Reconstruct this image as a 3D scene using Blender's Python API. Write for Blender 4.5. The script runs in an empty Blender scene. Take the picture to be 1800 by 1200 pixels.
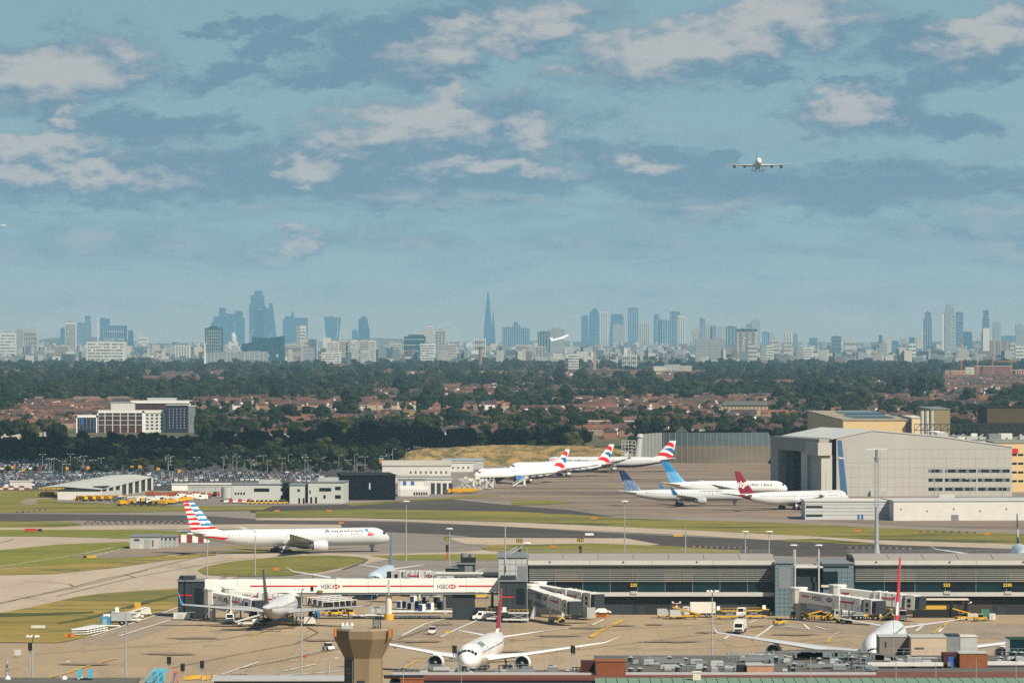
import bpy, bmesh, math, random
from math import sin, cos, pi, radians as R, sqrt, atan2
from mathutils import Vector, Matrix, noise as mnoise
random.seed(7)
sc = bpy.context.scene
COL = sc.collection
# ------------------------------------------------------------------ camera
F, H, HY, CX = 8300.0, 76.0, 590.0, 900.0      # focal length in photo pixels, eye height, horizon row, centre column
cam = bpy.data.cameras.new('camera'); cam.sensor_width = 36; cam.lens = 36*F/1800
cam.shift_y = -(600-HY)/1800; cam.clip_start = 5; cam.clip_end = 200000
co = bpy.data.objects.new('camera', cam); COL.objects.link(co)
co.location = (0, 0, H); co.rotation_euler = (R(90), 0, 0); sc.camera = co
sc.view_settings.view_transform = 'Standard'; sc.view_settings.look = 'None'
sc.view_settings.exposure = 0.36; sc.view_settings.gamma = 1; sc.view_settings.use_curve_mapping = False
cy = sc.cycles
cy.use_denoising = False; cy.max_bounces = 5; cy.diffuse_bounces = 2; cy.glossy_bounces = 2; cy.transmission_bounces = 2
cy.volume_bounces = 1; cy.transparent_max_bounces = 6; cy.caustics_reflective = False; cy.caustics_refractive = False
cy.use_adaptive_sampling = True; cy.adaptive_threshold = 0.01
# ------------------------------------------------------------------ sun
SUN = Vector((0.66, -0.75, 0)).normalized()*cos(R(43)) + Vector((0, 0, sin(R(43))))
sl = bpy.data.lights.new('sun', 'SUN'); sl.energy = 5.0; sl.angle = R(0.5); sl.color = (1.0, .90, .74)
so = bpy.data.objects.new('sun', sl); COL.objects.link(so)
so.rotation_euler = SUN.to_track_quat('Z', 'Y').to_euler(); so.location = (0, 0, 900)

# ------------------------------------------------------------------ node helper
class NT:
    def __init__(s, t): s.t = t; s.n = t.nodes; s.l = t.links
    def node(s, typ, **k):
        n = s.n.new(typ)
        for a, b in k.items(): setattr(n, a, b)
        return n
    def put(s, sock, v):
        if isinstance(v, bpy.types.NodeSocket): s.l.new(v, sock)
        elif v is not None:
            if hasattr(sock.default_value, '__len__') and not hasattr(v, '__len__'): v = (v,)*len(sock.default_value)
            if hasattr(v, '__len__') and len(sock.default_value) == 4 and len(v) == 3: v = (*v, 1)
            sock.default_value = v
    def m(s, op, a, b=None, c=None, clamp=False):
        n = s.node('ShaderNodeMath', operation=op, use_clamp=clamp)
        s.put(n.inputs[0], a)
        if b is not None: s.put(n.inputs[1], b)
        if c is not None: s.put(n.inputs[2], c)
        return n.outputs[0]
    def mix(s, f, a, b, blend='MIX'):
        n = s.node('ShaderNodeMix', data_type='RGBA', blend_type=blend)
        s.put(n.inputs[0], f); s.put(n.inputs[6], a); s.put(n.inputs[7], b)
        return n.outputs[2]
    def noise(s, vec, scale, detail=4, rough=.55, dist=0.0, out=0):
        n = s.node('ShaderNodeTexNoise')
        if vec is not None: s.l.new(vec, n.inputs['Vector'])
        n.inputs['Scale'].default_value = scale; n.inputs['Detail'].default_value = detail
        n.inputs['Roughness'].default_value = rough; n.inputs['Distortion'].default_value = dist
        return n.outputs[out]
    def comb(s, x, y, z=0.0):
        n = s.node('ShaderNodeCombineXYZ'); s.put(n.inputs[0], x); s.put(n.inputs[1], y); s.put(n.inputs[2], z); return n.outputs[0]
    def mapr(s, v, a, b, c=0.0, d=1.0, smooth=False):
        n = s.node('ShaderNodeMapRange'); n.clamp = True
        if smooth: n.interpolation_type = 'SMOOTHSTEP'
        s.put(n.inputs[0], v)
        for i, q in enumerate((a, b, c, d)): s.put(n.inputs[1+i], q)
        return n.outputs[0]
    def scale3(s, vec, xyz):
        n = s.node('ShaderNodeVectorMath', operation='MULTIPLY'); s.l.new(vec, n.inputs[0]); n.inputs[1].default_value = xyz
        return n.outputs[0]

# ------------------------------------------------------------------ world: Nishita sky with clouds by direction
w = bpy.data.worlds.new('World'); sc.world = w; w.use_nodes = True
t = NT(w.node_tree); t.n.clear()
sky = t.node('ShaderNodeTexSky', sky_type='NISHITA', sun_disc=False)
sky.sun_elevation = R(43); sky.sun_rotation = atan2(0.66, -0.75); sky.air_density = 1.0; sky.dust_density = 0.6; sky.ozone_density = 2.0
geo = t.node('ShaderNodeTexCoord').outputs['Generated']
sx = t.node('ShaderNodeSeparateXYZ'); t.l.new(geo, sx.inputs[0])
az = t.m('ARCTAN2', sx.outputs[0], sx.outputs[1]); el = t.m('ARCSINE', sx.outputs[2])
P = t.comb(t.m('MULTIPLY', az, 1.0), t.m('MULTIPLY', el, 2.2), 0.0)
warp = t.noise(P, 62, 8, .68, out=1); n4 = t.noise(P, 210, 5, .65, .6)
wx = t.node('ShaderNodeSeparateXYZ'); t.l.new(warp, wx.inputs[0])

def shifted(dx, dz):
    n = t.node('ShaderNodeVectorMath', operation='ADD'); t.l.new(P, n.inputs[0]); n.inputs[1].default_value = (dx, dz, 0); return n.outputs[0]
n1b = t.noise(shifted(.0030, .0070), 42, 7, .62, .3); n2b = t.noise(shifted(.0014, .0034), 95, 6, .6, .2)
n1 = t.noise(P, 42, 7, .62, .3); n2 = t.noise(P, 95, 6, .6, .2)
Pb = t.comb(t.m('MULTIPLY', az, .45), t.m('MULTIPLY', el, 2.6), 3.0)
n3 = t.noise(Pb, 50, 6, .6, .4)
U = t.m('ADD', t.m('MULTIPLY', az, 8300), t.m('MULTIPLY_ADD', wx.outputs[0], 300, -150))
V = t.m('ADD', t.m('MULTIPLY', el, 8300), t.m('MULTIPLY_ADD', wx.outputs[1], 130, -65))
def blob(px, py, rx, ry, ang=0):
    """soft ellipse round the direction that shows at (px, py)"""
    a = R(ang); cu, cv = px-CX, HY-py
    du = t.m('SUBTRACT', U, cu); dv = t.m('SUBTRACT', V, cv)
    x = t.m('ADD', t.m('MULTIPLY', du, cos(a)/rx), t.m('MULTIPLY', dv, sin(a)/rx))
    y = t.m('ADD', t.m('MULTIPLY', du, -sin(a)/ry), t.m('MULTIPLY', dv, cos(a)/ry))
    r = t.m('SQRT', t.m('ADD', t.m('MULTIPLY', x, x), t.m('MULTIPLY', y, y)))
    return t.m('SUBTRACT', 1.0, r)
def union(bs):
    o = bs[0]
    for b in bs[1:]: o = t.m('MAXIMUM', o, b)
    return o
LIT = [(110, 125, 165, 55, 10), (720, 215, 165, 44, 6), (790, 190, 70, 42), (880, 55, 190, 42, 14), (1180, 88, 200, 52, 8), (1310, 42, 210, 60, 14),
    (1740, 50, 120, 48, 24), (1480, 205, 80, 36), (40, 258, 140, 26), (130, 312, 200, 20), (540, 300, 60, 22), (860, 292, 160, 16), (135, 210, 36, 20),
    (930, 235, 60, 32), (520, 410, 50, 24), (1130, 290, 60, 16), (940, 60, 90, 34, 18)]
lit = union([blob(*b) for b in LIT])
dark = union([blob(*b) for b in [(100, 120, 190, 62, 10), (400, 128, 110, 34, 12), (570, 145, 85, 24), (120, 210, 60, 34), (250, 225, 200, 30),
    (500, 70, 120, 24, 20), (760, 75, 310, 66, 12), (770, 135, 130, 42, 14), (800, 225, 260, 62), (1250, 75, 300, 62, 10), (1640, 80, 190, 44, 8),
    (1700, 130, 160, 38, 12), (1505, 210, 130, 46), (1690, 222, 70, 26), (1010, 128, 42, 14), (1360, 130, 60, 16), (150, 300, 420, 62), (620, 300, 520, 66),
    (1120, 290, 190, 46), (1500, 330, 420, 50), (1260, 285, 50, 22), (430, 45, 90, 16, 8), (1500, 150, 60, 14, 10)] + [(b[0]+10, b[1]+b[3]*.28, b[2]*1.16, b[3]*1.16, *b[4:]) for b in LIT]])
field = t.mapr(n3, .44, .66)                                   # wispy layer all round
el8 = t.m('MULTIPLY', el, 8300)
lowband = t.m('MULTIPLY', t.mapr(el8, 380, 280), t.mapr(el8, 20, 110))
far_field = t.mapr(t.m('ABSOLUTE', az), .13, .25)
maskn = t.m('MULTIPLY_ADD', n1, 1.7, -.85)
md = t.m('ADD', dark, maskn)
md = t.m('ADD', md, t.m('MULTIPLY_ADD', n2, .9, -.45))
md = t.m('ADD', md, t.m('MULTIPLY_ADD', n4, .55, -.275))
md = t.mapr(md, -.24, .40, smooth=True)
md2 = t.m('MULTIPLY', field, t.m('MAXIMUM', t.m('MULTIPLY', lowband, .95), t.m('MULTIPLY', far_field, .8)))
md = t.m('MAXIMUM', md, md2)
ml = t.m('ADD', t.m('ADD', lit, t.m('MULTIPLY', maskn, .36)), t.m('MULTIPLY_ADD', n2, .7, -.35))
ml = t.m('ADD', ml, t.m('MULTIPLY_ADD', n4, .3, -.15))
relief = t.m('ADD', t.m('MULTIPLY', t.m('SUBTRACT', n1, n1b), 1.9), t.m('MULTIPLY', t.m('SUBTRACT', n2, n2b), 1.5))
ml = t.m('ADD', ml, relief)
ml = t.mapr(ml, -.30, .85, smooth=True)
ml2 = t.m('MULTIPLY', t.mapr(n3, .50, .72), t.m('MULTIPLY', t.mapr(n2, .40, .6), t.m('MULTIPLY', t.mapr(el8, 420, 240), .95)))
ml = t.m('MULTIPLY', t.m('MAXIMUM', t.m('MULTIPLY', ml, t.mapr(md, .1, .8)), ml2), 1.0)
base = t.mix(t.mapr(el, 0.03, .25), (.29, .455, .505), (.10, .24, .36))     # clear air, paler low down
nish = t.mix(1.0, sky.outputs[0], (.062, .062, .062), 'MULTIPLY')
base = t.mix(t.mapr(el, .10, .5), base, nish)
base = t.mix(t.mapr(el, .0, .022), (.46, .47, .42), base)
base = t.mix(t.mapr(el, -.03, -.006), (.10, .12, .11), base)
col = t.mix(t.m('MULTIPLY', md, .88), base, (.15, .27, .38))
col = t.mix(t.m('MULTIPLY', ml, .80), col, (.58, .56, .54))
bg = t.node('ShaderNodeBackground'); t.put(bg.inputs[0], col); bg.inputs[1].default_value = 0.75
wo = t.node('ShaderNodeOutputWorld'); t.l.new(bg.outputs[0], wo.inputs[0])

# ------------------------------------------------------------------ materials
MATS = {}
def mat(name, rgb, rough=.75, var=.10, vs=.25, metal=0.0, streak=None, spec=.28, emit=None, coat=0):
    """plain surface colour with grain and wear from noise in the object's own space"""
    if name in MATS: return MATS[name]
    m = bpy.data.materials.new(name); m.use_nodes = True; MATS[name] = m
    k = NT(m.node_tree); b = k.n['Principled BSDF']
    b.inputs['Roughness'].default_value = rough; b.inputs['Metallic'].default_value = metal
    b.inputs['Specular IOR Level'].default_value = spec
    if coat: b.inputs['Coat Weight'].default_value = coat
    if var > 0:
        oc = k.node('ShaderNodeTexCoord').outputs['Object']
        v = k.scale3(oc, streak) if streak else oc
        a = k.noise(v, vs, 5, .65)
        f = k.mapr(a, .25, .75, 1-var, 1+var)
        sc_ = k.node('ShaderNodeVectorMath', operation='SCALE'); sc_.inputs[0].default_value = rgb; k.l.new(f, sc_.inputs['Scale'])
        k.l.new(sc_.outputs[0], b.inputs['Base Color'])
    else: b.inputs['Base Color'].default_value = (*rgb, 1)
    if emit: b.inputs['Emission Color'].default_value = (*emit[:3], 1); b.inputs['Emission Strength'].default_value = emit[3]
    return m
def ramp_mat(name, cols, rough=.7, island=False, var=.15, vs=.4, spec=.4, coat=0):
    """one of several colours per object (or per island of a joined mesh)"""
    if name in MATS: return MATS[name]
    m = bpy.data.materials.new(name); m.use_nodes = True; MATS[name] = m
    k = NT(m.node_tree); b = k.n['Principled BSDF']; b.inputs['Roughness'].default_value = rough
    b.inputs['Specular IOR Level'].default_value = spec; b.inputs['Coat Weight'].default_value = coat
    r = k.node('ShaderNodeNewGeometry').outputs['Random Per Island'] if island else k.node('ShaderNodeObjectInfo').outputs['Random']
    cr = k.node('ShaderNodeValToRGB'); cr.color_ramp.interpolation = 'CONSTANT'; k.l.new(r, cr.inputs[0])
    e = cr.color_ramp.elements
    while len(e) < len(cols): e.new(.5)
    for i, c in enumerate(cols): e[i].position = i/len(cols); e[i].color = (*c, 1)
    oc = k.node('ShaderNodeTexCoord').outputs['Object']
    f = k.mapr(k.noise(oc, vs, 4, .6), .25, .75, 1-var, 1+var)
    sc_ = k.node('ShaderNodeVectorMath', operation='SCALE'); k.l.new(cr.outputs[0], sc_.inputs[0]); k.l.new(f, sc_.inputs['Scale'])
    k.l.new(sc_.outputs[0], b.inputs['Base Color'])
    return m
def ground_mat(name, c1, c2, s1=.004, s2=.05, stretch=(1, 1, 1), c3=None, t3=(.55, .7), rough=.9, fine=.08, oil=0.0, slab=False):
    m = bpy.data.materials.new(name); m.use_nodes = True; MATS[name] = m
    k = NT(m.node_tree); b = k.n['Principled BSDF']; b.inputs['Roughness'].default_value = rough; b.inputs['Specular IOR Level'].default_value = .25
    oc = k.scale3(k.node('ShaderNodeTexCoord').outputs['Object'], stretch)
    a = k.noise(oc, s1, 6, .62, .6); c = k.noise(oc, s2, 5, .7)
    col = k.mix(k.mapr(k.m('MULTIPLY_ADD', c, .5, k.m('MULTIPLY', a, .75)), .45, .8), c1, c2)
    if c3: col = k.mix(k.mapr(k.noise(oc, s1*2.7, 6, .7, 1.0), t3[0], t3[1]), col, c3)
    if oil:
        o = k.mapr(k.noise(oc, s2*1.3, 5, .7, 1.5), .60, .72, 1, 1-oil)
        q = k.node('ShaderNodeVectorMath', operation='SCALE'); k.l.new(col, q.inputs[0]); k.l.new(o, q.inputs['Scale']); col = q.outputs[0]
    f = k.mapr(k.noise(oc, .9, 3, .7), .3, .7, 1-fine, 1+fine)
    if slab:
        br = k.node('ShaderNodeTexBrick'); br.offset = 0; k.l.new(k.node('ShaderNodeTexCoord').outputs['Object'], br.inputs['Vector'])
        for nm, v in (('Scale', 1), ('Brick Width', 7.5), ('Row Height', 7.5), ('Mortar Size', .16), ('Mortar Smooth', .3)): br.inputs[nm].default_value = v
        br.inputs['Color1'].default_value = (1, 1, 1, 1); br.inputs['Color2'].default_value = (.88, .88, .88, 1); br.inputs['Mortar'].default_value = (.62, .62, .62, 1)
        col = k.mix(.4, col, br.outputs[0], 'MULTIPLY')
    q = k.node('ShaderNodeVectorMath', operation='SCALE'); k.l.new(col, q.inputs[0]); k.l.new(f, q.inputs['Scale'])
    k.l.new(q.outputs[0], b.inputs['Base Color'])
    return m

# ------------------------------------------------------------------ mesh collector
class MB:
    def __init__(s): s.v = []; s.f = []; s.mi = []
    def add(s, vs, fs, m=0):
        o = len(s.v); s.v += [tuple(p) for p in vs]; s.f += [tuple(i+o for i in f) for f in fs]
        s.mi += [m]*len(fs) if isinstance(m, int) else list(m)
        return s
    def box(s, x0, x1, y0, y1, z0, z1, m=0):
        return s.add([(x0, y0, z0), (x1, y0, z0), (x1, y1, z0), (x0, y1, z0), (x0, y0, z1), (x1, y0, z1), (x1, y1, z1), (x0, y1, z1)],
              [(0, 3, 2, 1), (4, 5, 6, 7), (0, 1, 5, 4), (1, 2, 6, 5), (2, 3, 7, 6), (3, 0, 4, 7)], m)
    def beam(s, p, q, w=.2, h=None, m=0, up=(0, 0, 1)):
        p, q = Vector(p), Vector(q); d = (q-p).normalized(); u = Vector(up)
        if abs(d.dot(u)) > .98: u = Vector((1, 0, 0))
        a = d.cross(u).normalized()*(w/2); b = a.cross(d).normalized()*((h or w)/2)
        vs = [p-a-b, p+a-b, p+a+b, p-a+b, q-a-b, q+a-b, q+a+b, q-a+b]
        return s.add(vs, [(0, 1, 2, 3), (7, 6, 5, 4), (0, 4, 5, 1), (1, 5, 6, 2), (2, 6, 7, 3), (3, 7, 4, 0)], m)
    def tube(s, p, q, r, r2=None, n=8, m=0):
        p, q = Vector(p), Vector(q); d = (q-p).normalized(); r2 = r if r2 is None else r2
        u = Vector((0, 0, 1)) if abs(d.z) < .95 else Vector((1, 0, 0))
        a = d.cross(u).normalized(); b = a.cross(d)
        vs = [p+(a*cos(2*pi*i/n)+b*sin(2*pi*i/n))*r for i in range(n)]+[q+(a*cos(2*pi*i/n)+b*sin(2*pi*i/n))*r2 for i in range(n)]
        return s.add(vs, [(i, i+n, (i+1) % n+n, (i+1) % n) for i in range(n)]+[tuple(range(n)), tuple(reversed(range(n, 2*n)))], m)
    def prism(s, poly, z0, z1, m=0, mtop=None):
        n = len(poly); tp = z1 if hasattr(z1, '__len__') else [z1]*n
        vs = [(x, y, z0) for x, y in poly]+[(p[0], p[1], z) for p, z in zip(poly, tp)]
        return s.add(vs, [(i, (i+1) % n, (i+1) % n+n, i+n) for i in range(n)]+[tuple(range(n, 2*n)), tuple(reversed(range(n)))],
              [m]*n+[m if mtop is None else mtop, m])
    def slab(s, poly, y0, y1, m=0):
        """an x-z outline (counter-clockwise seen from the front) with thickness from y0 back to y1"""
        n = len(poly); vs = [(x, y0, z) for x, z in poly]+[(x, y1, z) for x, z in poly]
        return s.add(vs, [tuple(range(n)), tuple(reversed(range(n, 2*n)))]+[((i+1) % n, i, i+n, (i+1) % n+n) for i in range(n)], m)
    def rings(s, rs, m=0, cap=True):
        """loft closed rings of equal length; m may be a function (ring index, segment index) -> slot"""
        n = len(rs[0]); vs = [p for r in rs for p in r]; fs = []; ms = []
        for j in range(len(rs)-1):
            for i in range(n):
                fs.append((j*n+i, j*n+(i+1) % n, (j+1)*n+(i+1) % n, (j+1)*n+i)); ms.append(m(j, i) if callable(m) else m)
        if cap:
            fs += [tuple(reversed(range(n))), tuple(range((len(rs)-1)*n, len(rs)*n))]; e = m(0, 0) if callable(m) else m
            ms += [e, m(len(rs)-2, 0) if callable(m) else m]
        return s.add(vs, fs, ms)
    def xf(s, M, start=0):
        for i in range(start, len(s.v)): s.v[i] = tuple(M @ Vector(s.v[i]))
        return s
    def mesh(s, name, mats, smooth=False):
        me = bpy.data.meshes.new(name); me.from_pydata(s.v, [], s.f)
        for m in (mats if isinstance(mats, (list, tuple)) else [mats]): me.materials.append(m)
        me.polygons.foreach_set('material_index', s.mi)
        if smooth: me.polygons.foreach_set('use_smooth', [True]*len(s.f))
        me.update(); return me
    def build(s, name, mats, parent=None, smooth=False, stuff=False, world=None):
        if world is not None:
            s.v = [(x-world[0], y-world[1], z-world[2]) for x, y, z in s.v]
        o = bpy.data.objects.new(name, s.mesh(name, mats, smooth)); COL.objects.link(o)
        if parent: o.parent = parent
        if world is not None and not parent: o.location = world
        if stuff: o['kind'] = 'stuff'
        return o
def tag(o, label=None, cat=None, group=None, kind=None):
    for a, b in (('label', label), ('category', cat), ('group', group), ('kind', kind)):
        if b: o[a] = b
    return o
def thing(name, label, cat, loc=(0, 0, 0), yaw=0.0, group=None, kind=None):
    o = bpy.data.objects.new(name, None); COL.objects.link(o); o.empty_display_size = .5
    o.location = loc; o.rotation_euler = (0, 0, R(yaw)); return tag(o, label, cat, group, kind)
KIDS = {}
def clone(root, loc=None, yaw=None, label=None, group=None, scale=None):
    if root.name not in KIDS: KIDS[root.name] = [(c, list(c.children)) for c in root.children]
    r = root.copy(); COL.objects.link(r)
    if loc is not None: r.location = loc
    if yaw is not None: r.rotation_euler = (0, 0, R(yaw))
    if label: r['label'] = label
    if group: r['group'] = group
    if scale: r.scale = (scale,)*3
    for c, gs in KIDS[root.name]:
        d = c.copy(); COL.objects.link(d); d.parent = r
        for g in gs: e = g.copy(); COL.objects.link(e); e.parent = d
    return r
def G(px, py):
    """ground point that shows at photo pixel (px, py)"""
    Y = F*H/(py-HY); return ((px-CX)*Y/F, Y)
def GY(py): return F*H/(py-HY)
def X(px, Y): return (px-CX)*Y/F
def Z(py, Y): return H-(py-HY)*Y/F
def text_mesh(txt, size=1.0, shear=0.0, bold=0.0):
    c = bpy.data.curves.new('lettering', 'FONT'); c.body = txt; c.size = size; c.shear = shear; c.offset = bold; c.resolution_u = 3
    o = bpy.data.objects.new('lettering', c); COL.objects.link(o)
    dg = bpy.context.evaluated_depsgraph_get(); me = bpy.data.meshes.new_from_object(o.evaluated_get(dg))
    bpy.data.objects.remove(o); bpy.data.curves.remove(c)
    xs = [v.co.x for v in me.vertices]; zs = [v.co.y for v in me.vertices]
    return me, (min(xs), max(xs), min(zs), max(zs))
def flat_text(txt, x0, x1, z0, z1, y, m, parent, name='lettering', shear=0, bold=0):
    """lettering that fills the rectangle x0..x1, z0..z1 on a wall facing -y"""
    me, b = text_mesh(txt, 1, shear, bold)
    for v in me.vertices:
        v.co = Vector((x0+(v.co.x-b[0])/(b[1]-b[0])*(x1-x0), y, z0+(v.co.y-b[2])/(b[3]-b[2])*(z1-z0)))
    me.materials.clear(); me.materials.append(m)
    o = bpy.data.objects.new(name, me); COL.objects.link(o); o.parent = parent; return o
# ================================================================== palette
WHITE = mat('white_paint', (.78, .77, .73), .35, .05, .2)
OFFW = mat('offwhite_cladding', (.60, .59, .55), .6, .08, .3)
CREAM = mat('cream_render', (.62, .56, .44), .8, .08, .2)
LGREY = mat('light_grey_cladding', (.42, .43, .42), .6, .08, .2)
MGREY = mat('mid_grey_metal', (.19, .21, .22), .5, .1, .3)
DGREY = mat('dark_grey_panel', (.032, .040, .047), .55, .12, .3)
BLACK = mat('black_rubber', (.015, .015, .017), .8, .1, 2)
NAVYB = mat('black_blue_cladding', (.004, .007, .012), .8, .15, .2, spec=.1)
GLASS = mat('dark_glass', (.008, .015, .02), .2, .2, .3, spec=.3)
TEALG = mat('teal_glass', (.006, .026, .032), .2, .3, .12, spec=.3)
STEEL = mat('galvanised_steel', (.38, .41, .42), .4, .12, .5, metal=.3)
REDP = mat('red_paint', (.50, .03, .03), .45, .08, .5)
YEL = mat('yellow_paint', (.60, .36, .04), .5, .12, 1.5)
ORG = mat('orange_paint', (.55, .19, .03), .5, .08, 1)
BLUEP = mat('blue_paint', (.03, .12, .38), .4, .08, 1)
CYAN = mat('cyan_paint', (.06, .42, .60), .45, .08, 1)
GREENP = mat('green_paint', (.06, .20, .13), .5, .1, 1)
BRICKO = mat('orange_brick', (.25, .085, .035), .85, .22, .9)
CONC = mat('weathered_concrete', (.225, .165, .10), .85, .14, .35, streak=(1, 1, .3))
# ================================================================== ground
def sheet(name, polys, z, m, far=None):
    mb = MB()
    for p in polys:
        pts = [G(x, y) for x, y in p]
        a = sum(pts[i][0]*pts[(i+1) % len(pts)][1]-pts[(i+1) % len(pts)][0]*pts[i][1] for i in range(len(pts)))
        if a < 0: pts.reverse()
        mb.add([(x, y, z) for x, y in pts], [tuple(range(len(pts)))])
    me = mb.mesh(name, m)
    bm = bmesh.new(); bm.from_mesh(me); bmesh.ops.triangulate(bm, faces=bm.faces); bm.to_mesh(me); bm.free()
    o = bpy.data.objects.new(name, me); COL.objects.link(o); o['kind'] = 'structure'; return o
g_land = ground_mat('suburban_land', (.065, .075, .03), (.13, .105, .06), .002, .02, c3=(.10, .09, .08))
g_tan = ground_mat('apron_concrete', (.305, .228, .145), (.40, .305, .195), .012, .06, (1, .35, 1), c3=(.25, .20, .145), oil=.45, slab=True)
g_taxi = ground_mat('taxiway_concrete', (.37, .30, .225), (.46, .38, .29), .01, .05, (1, .4, 1), c3=(.30, .245, .19), slab=True)
g_mid = ground_mat('taxiway_grey', (.19, .165, .145), (.26, .225, .19), .008, .05, (.5, 1, 1), c3=(.14, .125, .115))
g_dark = ground_mat('runway_asphalt', (.048, .042, .038), (.092, .078, .068), .008, .05, (.3, 1, 1), c3=(.13, .115, .105), t3=(.6, .75))
g_far = ground_mat('far_apron_concrete', (.20, .15, .11), (.30, .225, .16), .010, .06, (.22, 1, 1), c3=(.11, .09, .078), t3=(.45, .62))
g_grass = ground_mat('grass', (.105, .135, .016), (.22, .205, .028), .014, .09, (.4, 1, 1), c3=(.24, .19, .055), t3=(.55, .68), fine=.25)
g_dry = ground_mat('dry_grass', (.22, .165, .035), (.34, .24, .065), .014, .08, (.35, 1, 1), c3=(.10, .115, .03), t3=(.48, .62), fine=.2)
g_mix = ground_mat('turning_grass', (.12, .135, .025), (.26, .205, .04), .012, .07, (.3, 1, 1), c3=(.075, .08, .022), t3=(.5, .62), fine=.25)
g_brown = ground_mat('worn_ground', (.22, .17, .13), (.30, .235, .175), .012, .06, (.5, 1, 1), c3=(.16, .125, .10))
g_lot = ground_mat('car_park_asphalt', (.045, .045, .045), (.085, .08, .07), .01, .05)
MARKW = mat('white_marking', (.62, .60, .54), .8, .25, .6)
MARKY = mat('yellow_marking', (.52, .34, .06), .8, .25, .6)
MARKR = mat('red_marking', (.42, .10, .07), .8, .2, .6)
MARKD = mat('dark_seam', (.16, .135, .09), .9, .2, .6)
mb = MB()
NX, ys = 12, [-100, 600, 1200, 2000, 3000, 5000, 8000, 13000, 20000, 26000, 29400]
vs = [((i/NX-.5)*2*(1500+y*.2) if y > 0 else (i/NX-.5)*3000, y, 0) for y in ys for i in range(NX+1)]
mb.add(vs, [(j*(NX+1)+i, j*(NX+1)+i+1, (j+1)*(NX+1)+i+1, (j+1)*(NX+1)+i) for j in range(len(ys)-1) for i in range(NX)])
mb.build('ground', g_land)['kind'] = 'structure'
L = -260; RR = 2060
sheet('airfield', [[(L, 1500), (RR, 1500), (RR, 826), (1400, 812), (1100, 806), (700, 815), (L, 825)]], .03, g_mid)
sheet('car_park', [[(L, 862), (300, 862), (560, 850), (720, 838), (700, 818), (L, 806)]], .06, g_lot)
sheet('far_apron', [[(790, 873), (900, 884), (1100, 905), (1400, 912), (1600, 925), (RR, 938), (RR, 890), (1400, 860), (1400, 812), (1110, 808), (830, 826)]], .06, g_far)
sheet('apron', [[(L, 1500), (RR, 1500), (RR, 1060), (875, 1060), (870, 1010), (640, 1010), (310, 1060), (210, 1092), (120, 1130), (L, 1133)]], .06, g_tan)
sheet('taxiway', [[(L, 1120), (0, 1090), (320, 1045), (420, 1012), (640, 1008), (900, 1000), (900, 964), (800, 970), (640, 974), (430, 968), (300, 975), (200, 988), (L, 1010)],
                  [(L, 974), (0, 970), (110, 958), (230, 954), (230, 946), (0, 941), (L, 938)]], .06, g_taxi)
sheet('stand_link', [[(560, 1010), (700, 978), (880, 984), (880, 1030), (560, 1030)]], .08, g_mid)
sheet('runway', [[(L, 920), (0, 917), (140, 914), (450, 925), (800, 940), (1000, 962), (1250, 975), (RR, 985), (RR, 968), (1520, 956), (1350, 949), (1060, 936), (900, 926), (700, 917), (450, 912), (350, 906), (200, 904), (L, 901)],
                 [(440, 901), (560, 898), (900, 900), (1000, 905), (1080, 908), (1000, 896), (900, 888), (780, 876), (640, 886), (440, 889)]], .09, g_dark)
sheet('runway_shoulder', [[(450, 911), (600, 910), (900, 918), (1000, 922), (1200, 931), (1400, 941), (RR, 966), (RR, 974), (1400, 952), (1200, 940), (1000, 931), (900, 926), (700, 916), (450, 914)],
                          [(L, 929), (450, 921), (600, 922), (600, 927), (450, 929), (L, 934)], [(780, 945), (1100, 946), (1160, 957), (1080, 962), (900, 960), (820, 956)]], .12, g_taxi)
sheet('grass', [[(L, 862), (100, 862), (100, 882), (330, 890), (480, 889), (460, 897), (300, 899), (200, 901), (0, 901), (L, 902)],
                [(450, 899), (560, 896), (650, 895), (900, 899), (1000, 904), (1100, 911), (1350, 918), (1560, 928), (RR, 950), (RR, 968), (1800, 957), (1540, 949), (1350, 938), (1200, 931), (1000, 922), (900, 917), (600, 909), (450, 909)],
                [(L, 915), (130, 917), (145, 924), (100, 927), (L, 928)], [(600, 886), (700, 880), (840, 870), (880, 872), (760, 879), (620, 889)],
                [(1350, 949), (1440, 947), (1560, 956), (1500, 957)]], .15, MATS['grass'] if 0 else g_mix)
sheet('lawn', [[(L, 935), (0, 931), (230, 931), (390, 935), (430, 942), (230, 947), (110, 943), (L, 941)],
               [(L, 985), (0, 967), (100, 957), (225, 952), (236, 962), (180, 974), (140, 980), (300, 977), (200, 988), (L, 1012)],
               [(650, 976), (800, 974), (890, 974), (890, 984), (700, 984)]], .15, g_grass)
sheet('dry_grass', [[(L, 1010), (0, 1000), (120, 992), (230, 985), (300, 977), (380, 971), (380, 976), (290, 985), (200, 998), (90, 1009), (L, 1016)],
                    [(L, 1140), (0, 1129), (100, 1130), (130, 1125), (215, 1098), (262, 1084), (313, 1066), (330, 1033), (250, 1038), (180, 1043), (130, 1050), (60, 1066), (0, 1078), (L, 1100)],
                    [(845, 962), (870, 957), (930, 957), (930, 972), (860, 968)], [(300, 962), (440, 960), (500, 967), (640, 962), (440, 972), (300, 968)]], .165, g_dry)
sheet('grass_island', [[(347, 1003), (360, 996), (400, 988), (450, 983), (520, 977), (580, 976), (630, 979), (648, 983), (600, 998), (560, 1006), (500, 1012), (400, 1013), (360, 1010)],
                       [(890, 958), (1040, 955), (1180, 960), (1300, 968), (1300, 985), (890, 985)], [(900, 880), (960, 879), (1010, 883), (960, 887), (900, 888)]], .18, g_mix)
sheet('worn_ground', [[(120, 980), (230, 964), (380, 962), (460, 965), (330, 972), (260, 979), (190, 982)]], .21, g_brown)
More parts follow.
